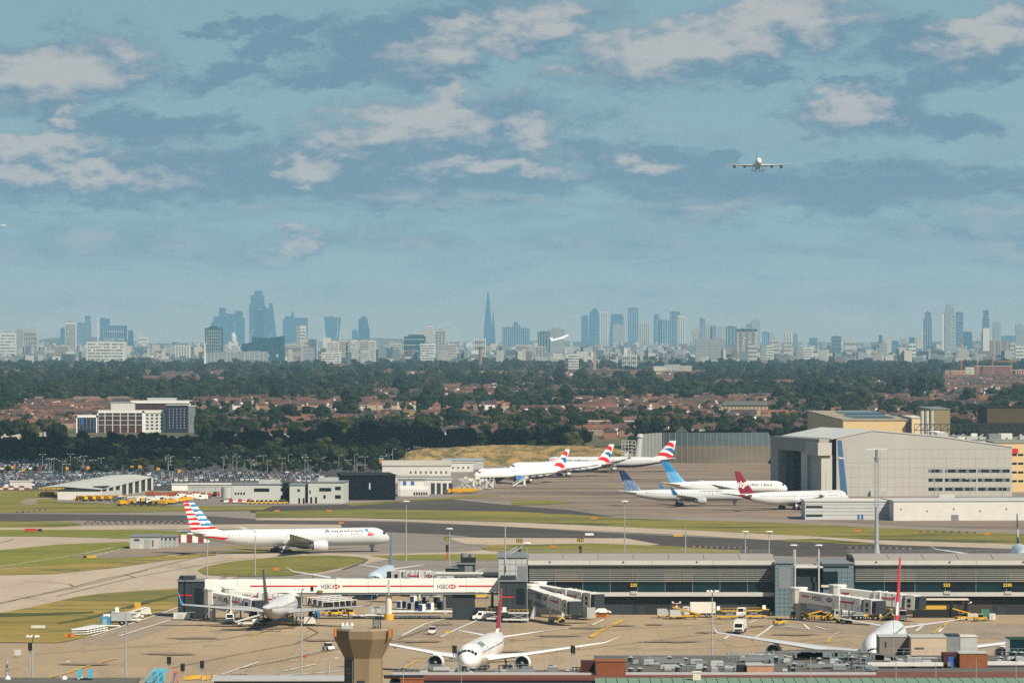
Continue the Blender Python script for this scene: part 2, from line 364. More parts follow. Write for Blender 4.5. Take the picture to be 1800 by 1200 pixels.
sheet('service_road', [[(34, 884), (45, 878), (100, 872), (100, 875), (66, 878), (62, 884), (70, 887), (45, 888)]], .21, g_brown)
sheet('field', [[(340, 732), (500, 724), (900, 722), (900, 729), (560, 732), (350, 738)], [(330, 700), (420, 698), (420, 702), (330, 703)]], .1, g_dry)
sheet('grass_track', [[(100, 1095), (150, 1086), (190, 1076), (240, 1061), (318, 1043), (318, 1046), (245, 1065), (200, 1079), (150, 1090), (104, 1097)], [(-60, 1078), (60, 1078), (165, 1075), (165, 1078), (60, 1083), (-60, 1086)], [(600, 1001), (648, 984), (640, 990), (606, 1001)]], .24, ground_mat('rank_grass', (.055, .065, .015), (.09, .10, .022), .02, .1, fine=.25))
sheet('stand_asphalt', [[(150, 1133), (215, 1100), (262, 1086), (316, 1066), (420, 1064), (330, 1090), (250, 1120), (200, 1133)], [(690, 1120), (790, 1086), (870, 1078), (905, 1100), (780, 1120)], [(1330, 1102), (1400, 1094), (1800, 1096), (2060, 1100), (2060, 1130), (1640, 1120), (1420, 1110)]], .10, ground_mat('stand_grey', (.25, .20, .15), (.33, .265, .195), .02, .09, (1, .4, 1), c3=(.18, .145, .11), oil=.4))
# markings: flat paint, each strip a short ribbon on the ground
def ribbon(mb, pts, wid, z):
    P_ = [Vector((*G(*p), z)) for p in pts]
    for a, b in zip(P_, P_[1:]):
        d = (b-a).normalized(); n = Vector((-d.y, d.x, 0))*wid/2
        mb.add([a-n, b-n, b+n, a+n], [(3, 2, 1, 0)])
def marks(name, lines, wid, m, z=.24):
    mb = MB()
    for l in lines: ribbon(mb, l, wid, z)
    o = mb.build(name, m); o['kind'] = 'structure'; return o
def dash(x0, y0, x1, y1, n, duty=.5):
    return [[(x0+(x1-x0)*i/n, y0+(y1-y0)*i/n), (x0+(x1-x0)*(i+duty)/n, y0+(y1-y0)*(i+duty)/n)] for i in range(n)]
marks('taxiway_centreline_marking', [[(-20, 1066), (60, 1047), (130, 1031), (180, 1018), (230, 1008), (290, 993), (360, 977), (420, 972), (660, 968)], [(130, 1031), (122, 1027), (90, 1024), (40, 1022)], [(222, 1010), (240, 1016), (300, 1018)],
      [(-20, 958), (10, 952), (25, 947)], [(650, 960), (760, 968), (860, 955)]], .4, MARKD)
marks('taxi_lane_marking', [[(70, 1196), (120, 1183), (150, 1172), (205, 1158)], [(1036, 1120), (1055, 1108), (1095, 1089)], [(1040, 1121), (1060, 1108), (1100, 1089)], [(540, 1118), (450, 1116)], [(440, 1118), (466, 1109)],
      [(1640, 1113), (1668, 1094)], [(700, 1181), (735, 1160)], [(1452, 1130), (1462, 1122)]], .8, MARKY)
marks('stand_edge_marking', [[(208, 1119), (300, 1090)], [(160, 1119), (250, 1090), (330, 1062)], [(706, 1118), (745, 1098), (790, 1086)], [(775, 1120), (800, 1108), (840, 1090)], [(600, 1180), (380, 1196)], [(390, 1186), (455, 1164)],
      [(1322, 1125), (1345, 1110), (1360, 1098)], [(1273, 1124), (1284, 1116)], [(1316, 1096), (1330, 1090)], [(1380, 1101), (1420, 1106)], [(1413, 1098), (1423, 1107)], [(1460, 1106), (1452, 1107), (1432, 1101)],
      [(1041, 1099), (1062, 1089)], [(1600, 1105), (1622, 1096), (1600, 1098)], [(1610, 1110), (1625, 1098)], [(780, 1080), (800, 1072)], [(500, 1180), (555, 1168)], [(1650, 1112), (1660, 1100)],
      [(880, 1120), (1000, 1104)], [(1000, 1040), (1100, 1040)]], .7, MARKW)
marks('stand_dashes', dash(470, 1165, 600, 1135, 22)+dash(690, 1133, 760, 1121, 14)+dash(556, 1163, 590, 1156, 6)+dash(1456, 1124, 1476, 1110, 6)+dash(150, 981, 225, 962, 7, .8), .55, MARKW)
marks('clearway_marking', [[(710, 1118), (770, 1118)], [(480, 1163), (552, 1163)], [(1655, 1055), (1750, 1055)]], .7, MARKR)
marks('stop_bar_marking', [[(252, 1137), (298, 1137)], [(355, 1135), (402, 1135)], [(760, 1137), (800, 1137)], [(922, 1138), (972, 1138)], [(1083, 1140), (1129, 1140)], [(722, 1157), (752, 1157)], [(1432, 1130), (1466, 1130)]], .7, MARKD, .26)
marks('lawn_seam', [[(-10, 998), (80, 984), (150, 973), (200, 962)]], .5, MARKW)

STAIN = mat('oil_stain', (.225, .175, .125), .8, .25, .5); rd = random.Random(4); mb = MB()
for p, q, w_, h_ in ((1040, 1104, 45, 3), (1090, 1100, 30, 2), (1150, 1098, 25, 1.5), (470, 1104, 60, 3), (400, 1100, 40, 2), (730, 1128, 50, 2.5), (1330, 1101, 20, 1.5), (640, 1146, 40, 2), (980, 1118, 50, 2), (1180, 1128, 70, 2.5), (300, 1150, 60, 2.5), (150, 1168, 60, 2), (900, 1146, 30, 1.5), (1240, 1112, 30, 1.6), (560, 1126, 50, 2), (1400, 1116, 60, 2), (780, 1098, 26, 1.5), (1010, 1095, 30, 1.2), (350, 1122, 60, 2.2)):
    n = 18; pg = [(p+w_*cos(2*pi*i/n)*rd.uniform(.45, 1), q+h_*sin(2*pi*i/n)*rd.uniform(.45, 1)) for i in range(n)]; c = G(p, q); g = [G(*z) for z in pg]
    mb.add([(*c, .27)]+[(x, y, .27) for x, y in g], [(0, i+2 if i+2 <= n else 1, i+1) for i in range(n)])
mb.build('apron_stain_marking', STAIN)['kind'] = 'structure'
marks('tyre_marking', [[(300, 1175), (420, 1150), (520, 1132), (560, 1112), (540, 1102)], [(420, 1176), (600, 1140), (700, 1124), (770, 1100)], [(880, 1130), (1000, 1116), (1120, 1104), (1240, 1098)], [(950, 1150), (1120, 1130), (1280, 1110), (1350, 1099)],
    [(60, 1150), (200, 1140), (380, 1126), (480, 1108)], [(1100, 1144), (1300, 1138), (1500, 1118)], [(100, 1048), (240, 1014), (400, 985), (560, 974)], [(0, 1060), (120, 1036), (260, 1002)], [(1000, 868), (1300, 876), (1420, 884)], [(900, 850), (1200, 862), (1380, 868)], [(950, 858), (1120, 878), (1300, 892)]], .45, mat('tyre_rubber_film', (.20, .165, .125), .85, .3, .4), .28)
# ================================================================== aircraft
FANM = mat('fan_dark', (.02, .02, .022), .35, .1, 2); METAL = mat('bare_metal', (.55, .55, .55), .3, .06, 1, metal=.8)
GREYW = mat('wing_grey', (.40, .41, .41), .45, .06, .3); GEARM = mat('gear_metal', (.30, .31, .31), .5, .1, 1)
LITE = mat('text_grey', (.10, .115, .13), .5, .05); WINM = mat('cabin_window', (.03, .035, .045), .2, .05)
def lerp_tab(tab, t):
    for (a, x), (b, y) in zip(tab, tab[1:]):
        if t <= b: return x+(y-x)*(t-a)/(b-a)
    return tab[-1][1]
SPECS = {  # length, fuselage radius, height stretch, centreline, span, height, engine list (y, x from nose / L, nacelle r), stab span, wing x, root chord, tip extra
 '777': dict(L=73.9, r=3.1, k=1.0, zc=5.3, b=64.8, h=18.5, eng=[(9.7, .37, 1.95)], sb=21.5, wx=.33, c0=14.5, rake=1, wl=0, bog=(2, 3)),
 '787': dict(L=62.8, r=2.9, k=1.03, zc=4.9, b=60.1, h=17.0, eng=[(9.8, .36, 1.75)], sb=19.8, wx=.315, c0=13.0, rake=1.6, wl=0, bog=(2, 2)),
 '7878': dict(L=56.7, r=2.9, k=1.03, zc=4.9, b=60.1, h=17.0, eng=[(9.8, .35, 1.75)], sb=19.8, wx=.305, c0=13.0, rake=1.6, wl=0, bog=(2, 2)),
 '767': dict(L=54.9, r=2.5, k=1.05, zc=4.6, b=49.5, h=15.8, eng=[(7.9, .36, 1.45)], sb=18.6, wx=.32, c0=11.5, rake=0, wl=3.4, bog=(2, 2)),
 '350': dict(L=73.8, r=3.0, k=1.02, zc=5.2, b=62.0, h=17.1, eng=[(10.5, .36, 1.9)], sb=18.7, wx=.33, c0=14.0, rake=1, wl=2.2, bog=(2, 3)),
 '380': dict(L=72.7, r=3.57, k=1.18, zc=6.6, b=79.0, h=24.1, eng=[(14.9, .38, 1.75), (25.7, .50, 1.75)], sb=30.4, wx=.27, c0=19.0, rake=0, wl=1.2, bog=(2, 3)),
}
def surf(S, t, th):
    """point on the fuselage skin: t 0 nose .. 1 tail, th angle from the top (0) round the left side"""
    L, r = S['L'], S['r']
    nl = 1.9*r/L*1.05
    if t < nl: q = max(0, 1-t/nl); rr = r*max(.02, (1-q**1.9))**.56; dz = -.30*r*q**1.7
    elif t > .66: q = (t-.66)/.34; rr = max(.22, r*(1-q**1.55*.96)); dz = (r-rr)*.62*S['k']
    else: rr = r; dz = 0
    return Vector((L*(.5-t), rr*sin(th), S['zc']+dz+rr*S['k']*cos(th)))
def patch(mb, S, t0, t1, a0, a1, off=.05, m=0, side=1, nt=2, na=2):
    """piece of skin lifted off the fuselage, both ways measured on it"""
    vs = []
    for i in range(nt+1):
        for j in range(na+1):
            t = t0+(t1-t0)*i/nt; a = a0+(a1-a0)*j/na
            p = surf(S, t, a*side); n = Vector((0, sin(a*side), cos(a*side))); vs.append(p+n*off)
    fs = [(i*(na+1)+j, i*(na+1)+j+1, (i+1)*(na+1)+j+1, (i+1)*(na+1)+j) for i in range(nt) for j in range(na)]
    if side < 0: fs = [tuple(reversed(f)) for f in fs]
    mb.add(vs, fs, m)
def wing(mb, secs, m=0, sgn=1):
    """secs: (y, x leading edge, chord, z, thickness ratio[, vertical])"""
    prof = [(0, 0), (.08, .45), (.3, .6), (.65, .38), (1, .02), (1, -.02), (.65, -.3), (.3, -.42), (.08, -.35)]
    rs = []
    for s_ in secs:
        y, x, c, z, th = s_[:5]; vert = len(s_) > 5
        rs.append([(x-u*c, sgn*(y+(w_*th*c if vert else 0)), z+(0 if vert else w_*th*c)) for u, w_ in prof])
    mb.rings(rs, m)
def skin_text(S, txt, t0, t1, a0, a1, m, parent, side, shear=0, bold=0, flip=False):
    me, b = text_mesh(txt, 1, shear, bold)
    bm = bmesh.new(); bm.from_mesh(me)
    for i in range(1, 6):
        bmesh.ops.bisect_plane(bm, geom=bm.verts[:]+bm.edges[:]+bm.faces[:], plane_co=(0, b[2]+(b[3]-b[2])*i/6, 0), plane_no=(0, 1, 0))
    for v in bm.verts:
        u = (v.co.x-b[0])/(b[1]-b[0]); q = (v.co.y-b[2])/(b[3]-b[2])
        t = t0+(t1-t0)*u
        a = a1+(a0-a1)*q
        p = surf(S, t, a*side); v.co = p+Vector((0, sin(a*side), cos(a*side)))*.07
    bm.to_mesh(me); bm.free(); me.materials.clear(); me.materials.append(m)
    o = bpy.data.objects.new('lettering', me); COL.objects.link(o); o.parent = parent; return o
FINC = {}
def aircraft(typ, label, loc, yaw, body, fin_fn=None, fin_mats=None, body_fn=None, eng=None, stabm=None, wlm=None, texts=(), wingm=None,
             category='airliner', gear=True, group=None, detail=True, belly=None):
    S = SPECS[typ]; L, r, k, zc = S['L'], S['r'], S['k'], S['zc']
    root = thing('airliner', label, category, loc, yaw, group)
    bm_ = body if isinstance(body, (list, tuple)) else [body]
    # fuselage
    n = 28; ts = [0.0004, .003, .008, .015, .025, .036, .05, .066, .085]+[.105+.555*i/14 for i in range(15)]+[.66+.34*(i+1)/26 for i in range(26)]
    mb = MB(); rs = [[surf(S, t, 2*pi*(i+.5)/n) for i in range(n)] for t in ts]
    fn = (lambda j, i: body_fn((ts[j]+ts[j+1])/2, min(abs((i+1) % n), n-abs((i+1) % n))*360/n)) if body_fn else 0
    mb.rings(rs, fn); mb.build('fuselage', bm_, root, smooth=True)
    mb = MB()                                                       # wing-body fairing
    rs = []
    for i in range(9):
        q = i/8; e = sin(pi*q)**.5 if 0 < q < 1 else .05
        rs.append([(L*(.5-S['wx']+.05)-q*L*.30, r*.98*e*sin(2*pi*j/12), zc-r*k*.62+r*.52*e*cos(2*pi*j/12)) for j in range(12)])
    mb.rings(rs); mb.build('belly_fairing', belly or bm_[-1 if belly is None and len(bm_) > 1 and body_fn else 0] if not belly else belly, root, smooth=True)
    # glazing
    if detail:
        mb = MB()
        for sd in (1, -1):
            tw = 1.05*r/L
            for a0, a1, ta, tb in (((2, 24, .50, .72), (26, 46, .52, .80), (48, 64, .60, .95)) if typ != '380' else ((3, 24, .20, .27), (26, 44, .22, .31), (46, 58, .27, .38))):
                patch(mb, S, tw*ta, tw*tb, R(a0), R(a1), .05, 0, sd)
        mb.build('cockpit_window', WINM, root)
        for dk in ((72,), (48, 80))[typ == '380']:
            for sd in (1, -1):
                mb = MB(); nw = int(L*.66/1.15)
                for i in range(nw):
                    t = .13+.70*i/nw
                    if i % 13 in (5,): continue
                    patch(mb, S, t, t+.42/L, R(dk-3), R(dk+4), .04, 0, sd, 1, 1)
                mb.build('cabin_windows', WINM, root, stuff=True)
                for t in (.10, .27, .52, .80):
                    mb = MB(); patch(mb, S, t, t+1.0/L, R(dk-14), R(dk-11), .045, 0, sd, 1, 1); patch(mb, S, t, t+.12/L, R(dk-11), R(dk+18), .045, 0, sd, 1, 2)
                    mb.build('door_outline', MGREY, root)
    # wings
    x0 = L*(.5-S['wx']); zr = zc-r*k*.55; b2 = S['b']/2; sw = .60; c0 = S['c0']; yk = b2*.33
    wm = wingm or GREYW
    for sg in (1, -1):
        mb = MB(); ct = 2.6 if not S['rake'] else 2.2
        secs = [(r*.35, x0+1, c0, zr, .12), (r, x0-.6, c0*.93, zr+.1, .12), (yk, x0-yk*sw, c0*.60, zr+yk*.075, .11)]
        if S['rake']:
            ym = b2*.90; secs += [(ym, x0-ym*sw, ct+.9, zr+ym*.10+.3, .10), (b2*.96, x0-b2*.96*sw-S['rake'], ct*.75, zr+b2*.108+.5, .09), (b2, x0-b2*sw-S['rake']*2.4, .5, zr+b2*.115+.75, .08)]
        else: secs += [(b2, x0-b2*sw, ct, zr+b2*.095, .10)]
        wing(mb, secs, 0, sg); wo_ = mb.build('wing', wm, root, smooth=False)
        if S['wl']:
            mb = MB(); zt = secs[-1][3]; xl = secs[-1][1]; h = S['wl']
            rs = [(b2-.1, xl, ct, zt-.1, .08), (b2+.35, xl-.7, ct*.85, zt+h*.25, .07), (b2+.8, xl-h*.9, .9, zt+h, .05)]
            wing(mb, rs, 0, sg); mb.build('winglet', wlm or wm, root)
        mb = MB()                                                   # flap track fairings
        for q in (.22, .38, .54, .70):
            y = b2*q; xx = x0-y*sw-c0*(.93-.75*q); zz = zr+y*.085-.35
            mb.tube((xx+2.2, sg*y, zz+.1), (xx-1.4, sg*y, zz-.25), .32, .08, 6)
        mb.build('flap_fairing', wm, root, stuff=True)
        for ey, ex, er in S['eng']:
            ex = L*(.5-ex)+1.5; ez = zr+ey*.08-er*1.05
            if ez-er < .75 and typ != '380': ez = er+.75
            Le = er*2.75; mb = MB(); prof = [(.0, .86), (-.06, .97), (-.25, 1.04), (-.8, 1.06), (-1.5, .98), (-2.1, .82)]
            inner = [(-2.1, .74), (-1.9, .72)]
            rs = [[(ex-(-u)*er*1.25, sg*ey+q*er*sin(2*pi*i/24), ez+q*er*cos(2*pi*i/24)) for i in range(24)] for u, q in prof]
            mb.rings(rs, 0, cap=False); ob = mb.build('engine', eng or bm_[0], root, smooth=True)
            mb = MB(); rs = [[(ex-(-u)*er*1.25, sg*ey+q*er*sin(2*pi*i/24), ez+q*er*cos(2*pi*i/24)) for i in range(24)] for u, q in ((.0, .86), (.035, .90), (-.06, .97))]
            mb.rings(rs[1:], 0, cap=False); mb.rings([rs[1], rs[0], [(p[0]-er*.5, sg*ey+(p[1]-sg*ey)*.96, ez+(p[2]-ez)*.96) for p in rs[0]]], 0, cap=False)
            mb.build('inlet_lip', METAL, ob, smooth=True)
            mb = MB(); c = (ex-er*.45, sg*ey, ez)
            for i in range(24):
                a = 2*pi*i/24; b_ = a+2*pi*.8/24
                mb.add([(c[0], c[1]+.25*er*sin(a), c[2]+.25*er*cos(a)), (c[0], c[1]+.87*er*sin(a), c[2]+.87*er*cos(a)), (c[0]-.15, c[1]+.87*er*sin(b_), c[2]+.87*er*cos(b_)), (c[0]-.15, c[1]+.25*er*sin(b_), c[2]+.25*er*cos(b_))], [(0, 1, 2, 3), (3, 2, 1, 0)])
            mb.tube((c[0]-.5, c[1], c[2]), (c[0]-.45, c[1], c[2]), er*.88, n=24)
            mb.build('fan', FANM, ob)
            mb = MB(); mb.tube((c[0], c[1], c[2]), (c[0]+er*.42, c[1], c[2]), er*.26, .02, 12); mb.build('spinner', MGREY, ob)
            mb = MB(); mb.tube((ex-er*2.0, c[1], c[2]), (ex-er*3.1, c[1], c[2]), er*.62, er*.42, 16); mb.tube((ex-er*3.1, c[1], c[2]), (ex-er*3.7, c[1], c[2]), er*.3, .05, 12)
            mb.build('exhaust', MGREY, ob, smooth=True)
            mb = MB(); mb.prism([(ex-er*.6, sg*ey-.25), (ex-er*3.3, sg*ey-.25), (ex-er*3.3, sg*ey+.25), (ex-er*.6, sg*ey+.25)], ez+er*.7, [ez+er*1.15, zr+ey*.085, zr+ey*.085, ez+er*1.15])
            mb.build('pylon', wm, root)
    # fin: a fine grid so its livery can follow the paint lines
    hf = S['h']; zb = zc+r*k*.80; xr = -L/2+L*.155; cr = L*.130; ct_ = cr*.36; dx = (hf-zb)*.86
    nu, nv = 36, 44; th = .045
    mb = MB(); ff = fin_fn or (lambda u, v: 0)
    fm = fin_mats or [bm_[0]]
    def fp(u, v, s_):
        c = cr+(ct_-cr)*v; x = xr-dx*v-u*c; tt = c*th*(sin(pi*min(1, u**.6))+.02)
        if v < .08: x += (1-v/.08)**2*(1-u)*cr*.35
        return (x, s_*tt, zb+(hf-zb)*v)
    for s_ in (1, -1):
        vs = [fp(i/nu, j/nv, s_) for j in range(nv+1) for i in range(nu+1)]
        fs = [(j*(nu+1)+i, j*(nu+1)+i+1, (j+1)*(nu+1)+i+1, (j+1)*(nu+1)+i) for j in range(nv) for i in range(nu)]
        if s_ > 0: fs = [tuple(reversed(f)) for f in fs]
        mb.add(vs, fs, [ff((i+.5)/nu, (j+.5)/nv) for j in range(nv) for i in range(nu)])
    mb.add([fp(i/12, 1, 1) for i in range(13)]+[fp(i/12, 1, -1) for i in range(12, -1, -1)], [tuple(range(26))], ff(.5, .99))
    fin = mb.build('fin', fm, root)
    mb = MB(); xa, xb_ = fp(.68, .06, 1), fp(.64, .98, 1)
    for s_ in (1, -1): mb.beam((xa[0], s_*(xa[1]+.03), xa[2]), (xb_[0], s_*(xb_[1]+.03), xb_[2]), .06)
    mb.build('rudder_gap', MGREY, fin)
    for sg in (1, -1):
        mb = MB(); s2 = S['sb']/2; xs = -L/2+L*.115; zs = zc+r*k*.35
        wing(mb, [(.3, xs+1, L*.085, zs, .09), (s2, xs-s2*.68, L*.03, zs+s2*.12, .08)], 0, sg); mb.build('stabiliser', stabm or wm, root)
    if gear:
        ln = [(L*.5-.083*L, 0, .95 if typ != '380' else 1.1, 1, 2, .55)]
        gy = 5.3 if typ in ('777', '350') else 4.9 if typ[:2] == '78' else 4.4
        xm = -L*.035
        ln += [(xm, s_*gy, .0, S['bog'][1], 2, .68) for s_ in (1, -1)]
        if typ == '380': ln = ln[:1]+[(xm-2, s_*6.2, 0, 2, 2, .70) for s_ in (1, -1)]+[(xm-5, s_*2.6, 0, 3, 2, .70) for s_ in (1, -1)]
        for i, (gx, gy_, _, ax, _, wr) in enumerate(ln):
            mb = MB(); mb.tube((gx, gy_, wr), (gx, gy_*.9, zc-r*k*.5), .22, n=8); mb.beam((gx, gy_, 1.9), (gx+1.8, gy_*.9, zc-r*k*.7), .16)
            if ax > 1: mb.beam((gx-(ax-1)*.75, gy_, wr), (gx+(ax-1)*.75, gy_, wr), .3)
            st = mb.build('landing_gear', GEARM, root)
            for a in range(ax):
                for sd in (1, -1):
                    xx = gx+(a-(ax-1)/2)*1.5; yy = gy_+sd*(.62 if i else .40)
                    mb = MB(); mb.tube((xx, yy-.24, wr), (xx, yy+.24, wr), wr, n=14); mb.tube((xx, yy-.25, wr), (xx, yy+.25, wr), wr*.42, n=8, m=1)
                    mb.build('wheel', [BLACK, GEARM], st)
            mb = MB(); mb.box(gx-1.1, gx+1.1, gy_+(.75 if gy_ >= 0 else -.85), gy_+(.85 if gy_ >= 0 else -.75), zc-r*k*1.32, zc-r*k*.9); mb.build('gear_door', bm_[0], st)
    for tx in texts: skin_text(S, tx[0], tx[1], tx[2], R(tx[3]), R(tx[4]), tx[5], root, tx[6], *tx[7:])
    return root
def ground_at(px, Y): return (X(px, Y), Y, .3)
A_WHITE = mat('aircraft_white', (.76, .76, .75), .28, .03, .15, coat=.3)
A_SILVER = mat('aircraft_silver', (.62, .64, .65), .28, .03, .15, metal=.15)
A_BELLY = mat('aircraft_belly_grey', (.40, .41, .42), .35, .04, .2)
A_RED = mat('livery_red', (.58, .015, .03), .35, .04); A_BLUE = mat('livery_blue', (.02, .14, .36), .35, .04); A_NAVY = mat('livery_navy', (.012, .03, .10), .35, .05)
A_SKY = mat('livery_sky_blue', (.02, .24, .55), .35, .04); A_GOLD = mat('livery_gold_line', (.50, .42, .30), .4, .04); A_MAR = mat('livery_maroon', (.20, .012, .035), .35, .05)
A_BLK = mat('livery_black', (.012, .012, .014), .3, .05); A_TEAL = mat('livery_dark_teal', (.006, .05, .06), .35, .05); A_USB = mat('livery_flag_blue', (.04, .22, .42), .35, .05)
A_SKYL = mat('livery_light_sky', (.03, .36, .68), .35, .04); A_PALE = mat('aircraft_pale_blue', (.45, .54, .60), .35, .05); A_STEELB = mat('fin_steel_blue', (.10, .16, .24), .4, .1)
# --- one with a flag-striped fin, taxiing
def fin_flag(u, v):
    w_ = v*13.2; band = int(w_); edge = .50-.10*v; wob = .25*sin(u*3.0)
    band = int(v*14+wob)
    if v < .11+.03*u: return 1
    if u < edge: return 2 if band % 2 == 0 else 0
    return 1 if band % 2 == 0 else 0
def fin_flag2(u, v):       # leading part blue / white, trailing part red / white, broken by a slanted line
    q = v*13+.35*u
    edge = .52 if v > .16 else -1
    if v > .94: return 1 if u > .45 else 2
    if u < edge: return 2 if int(q+.5) % 2 else 0
    return 1 if int(q) % 2 else 0
def body_am(t, a):
    if t > .80 and t < .945 and 92 < a < 122 and (t-.80) > (a-92)*.0006: return 1
    return 0
Ya = 1652
am = aircraft('777', 'long white airliner with red, white and blue striped tail taxiing on the near taxiway', (X(507, Ya), Ya, .3), 19,
    [A_SILVER, A_RED], fin_flag2, [A_WHITE, A_RED, A_USB], body_am, eng=A_SILVER, belly=A_SILVER,
    texts=[('American', .335, .140, 34, 72, LITE, -1, 0, .012)])
mb = MB()
for i in range(12):
    q = i/11; mb.v += []
patch(mb, SPECS['777'], .115, .128, R(34), R(56), .08, 0, -1, 1, 3); patch(mb, SPECS['777'], .100, .120, R(58), R(84), .08, 1, -1, 1, 3); patch(mb, SPECS['777'], .088, .101, R(64), R(80), .08, 1, -1, 1, 3)
mb.build('emblem', [A_USB, A_RED], am)
# --- three with the waving red, white and blue ribbon on the fin
def fin_wave(u, v):
    q = v-.10*sin(u*2.6+.4)+.16*u
    if q > .92: return 0
    if .66 < q < .86 and u < .9: return 1
    if .36+.10*(1-u) < q < .36+.22*min(1, u*1.3)+.10*(1-u): return 2
    if .06 < q < .26: return 1
    return 0
def body_ba(t, a): return 1 if a > 128 or (t > .93 and a > 200) else 0
def body_ba1(t, a): return 1 if a > 128 else (2 if t > .93 and a > 40 else 0)
Y4 = 2640
ba3 = aircraft('350', 'grey white airliner with ribbon tail parked furthest, before the blast wall', (X(1072, Y4), Y4, .3), 180,
    [A_SILVER, A_NAVY, A_RED], fin_wave, [A_WHITE, A_RED, A_BLUE], body_ba, eng=A_NAVY, belly=A_SILVER,
    texts=[('BRITISH AIRWAYS', .135, .335, 62, 78, LITE, 1)])
Y3 = 2545
ba2 = aircraft('787', 'white ribbon-tailed airliner half hidden behind the foremost parked one', (X(985, Y3), Y3, .3), 207,
    [A_WHITE, A_NAVY, A_RED], fin_wave, [A_WHITE, A_RED, A_BLUE], body_ba1, eng=A_NAVY, belly=A_WHITE)
Y2 = 2430
ba1 = aircraft('7878', 'white ribbon-tailed airliner with nose beside the low white sheds', (X(915, Y2), Y2, .3), 213,
    [A_WHITE, A_NAVY, A_RED], fin_wave, [A_WHITE, A_RED, A_BLUE], body_ba1, eng=A_BLUE, belly=A_WHITE)
for o_, S_ in ((ba1, '7878'), (ba3, '350')):
    mb = MB(); patch(mb, SPECS[S_], .03, .085, R(52), R(60), .07, 0, 1, 3, 1); patch(mb, SPECS[S_], .10, .16, R(28), R(34), .07, 0, 1, 3, 1); mb.build('emblem', A_RED, o_)
# --- globe tails
def fin_globe(u, v, dark=True):
    # v lower part lighter with gold / white great-circle lines; globe centre low behind
    cx_, cy_ = .50, -.30; d = sqrt((u-cx_)**2+((v-cy_)*1.35)**2)
    if d > 1.12: return 0
    a = atan2((v-cy_)*1.35, cx_-u)
    la = d*8.0; lb = a*4.4
    if abs(la-round(la)) < .085 or abs(lb-round(lb)) < .075: return 1
    return 2
Y5 = 2110
ua1 = aircraft('767', 'white airliner with dark blue globe tail and blue winglets, nearest of three', (X(1202, Y5), Y5, .3), 4,
    [A_SILVER, A_BELLY], fin_globe, [A_NAVY, A_GOLD, A_BLUE], lambda t, a: 1 if a > 118 else 0, eng=A_BELLY, wlm=A_BLUE,
    texts=[('UNITED', .37, .185, 42, 58, LITE, -1, 0, .01)])
Y6 = 2210
ua2 = aircraft('7878', 'white airliner with bright sky blue globe tail behind the dark-tailed one', (X(1278, Y6), Y6, .3), 2,
    [A_WHITE, A_BELLY], fin_globe, [A_SKY, A_PALE, A_SKYL], lambda t, a: 1 if a > 125 else 0, eng=A_SKY,
    texts=[('UNITED', .34, .13, 52, 76, LITE, -1, 0, .01)])
# --- maroon tail
Y7 = 2066
vs_ = aircraft('787', 'white airliner with maroon tail nosing behind the low white building', (X(1394, Y7), Y7, .3), 36,
    [A_SILVER, A_MAR], lambda u, v: 0, [A_MAR], lambda t, a: 1 if t > .86+.0006*(180-a) else 0, eng=A_SILVER, stabm=A_PALE, wlm=A_MAR,
    texts=[('virgin atlantic', .34, .10, 36, 54, mat('pale_lettering', (.42, .38, .40), .5, .05), -1)])
me, b = text_mesh('Virgin', 1, .5, .03); S = SPECS['787']; hf, zb = S['h'], S['zc']+S['r']*S['k']*.8
for v in me.vertices:
    u = (v.co.x-b[0])/(b[1]-b[0]); q = (v.co.y-b[2])/(b[3]-b[2])
    v.co = Vector((-S['L']/2+S['L']*.155-3.4-6.4*(1-u), -.50, zb+1.6+q*3.4+(u)*1.2))
me.materials.clear(); me.materials.append(WHITE); o = bpy.data.objects.new('lettering', me); COL.objects.link(o); o.parent = vs_
# --- stands
Y9 = 1238
s1 = aircraft('767', 'white airliner seen from behind with black fin and blue engines at the left stand', (X(492, Y9), Y9, .3), 84,
    [A_SILVER, A_BELLY], lambda u, v: 1 if (v < .45 and u < .3 and int(v*30) % 3) else 0, [A_BLK, A_BELLY], lambda t, a: 1 if a > 115 else 0, eng=A_BLUE, wlm=A_SKY, belly=A_SILVER)
Y10 = 1386
s2 = aircraft('787', 'silver airliner facing the camera behind the long white passenger bridge', (X(673, Y10), Y10, .3), -93.6,
    [A_PALE, A_PALE], None, [A_STEELB], None, eng=A_PALE, stabm=A_SILVER, wingm=A_SILVER)
Y11 = 1068
qf1 = aircraft('787', 'white airliner with slim red fin facing the camera in the near foreground', (X(851, Y11), Y11, .3), -97,
    [A_WHITE, A_WHITE], lambda u, v: 0 if v > .10+.9*0 or u > .4 else 1, [mat('livery_deep_red', (.27, .015, .025), .4, .05), A_WHITE], None, eng=A_WHITE, stabm=A_WHITE, wingm=A_WHITE,
    texts=[('QANTAS', .15, .265, 22, 56, LITE, 1, .3, .02)])
Y12 = 1064
qf2 = aircraft('380', 'huge double-deck white airliner with tall red fin behind the roof buildings', (X(1560, Y12), Y12, .3), -98.9,
    [A_WHITE, A_WHITE], lambda u, v: 1 if .10 < v < .30 and u < .25 else 0, [A_RED, A_WHITE], lambda t, a: 0, eng=A_WHITE, wingm=A_SILVER, stabm=A_SILVER)
Y8 = 1530
wj = aircraft('787', 'pale airliner with dark teal fin behind the pier roof at the right edge', (X(1794, Y8), Y8, .3), -94,
    [A_PALE, A_PALE], lambda u, v: 1 if abs(v-.35-.5*u) < .12 else 0, [A_TEAL, A_WHITE], None, eng=A_PALE, wingm=A_SILVER)
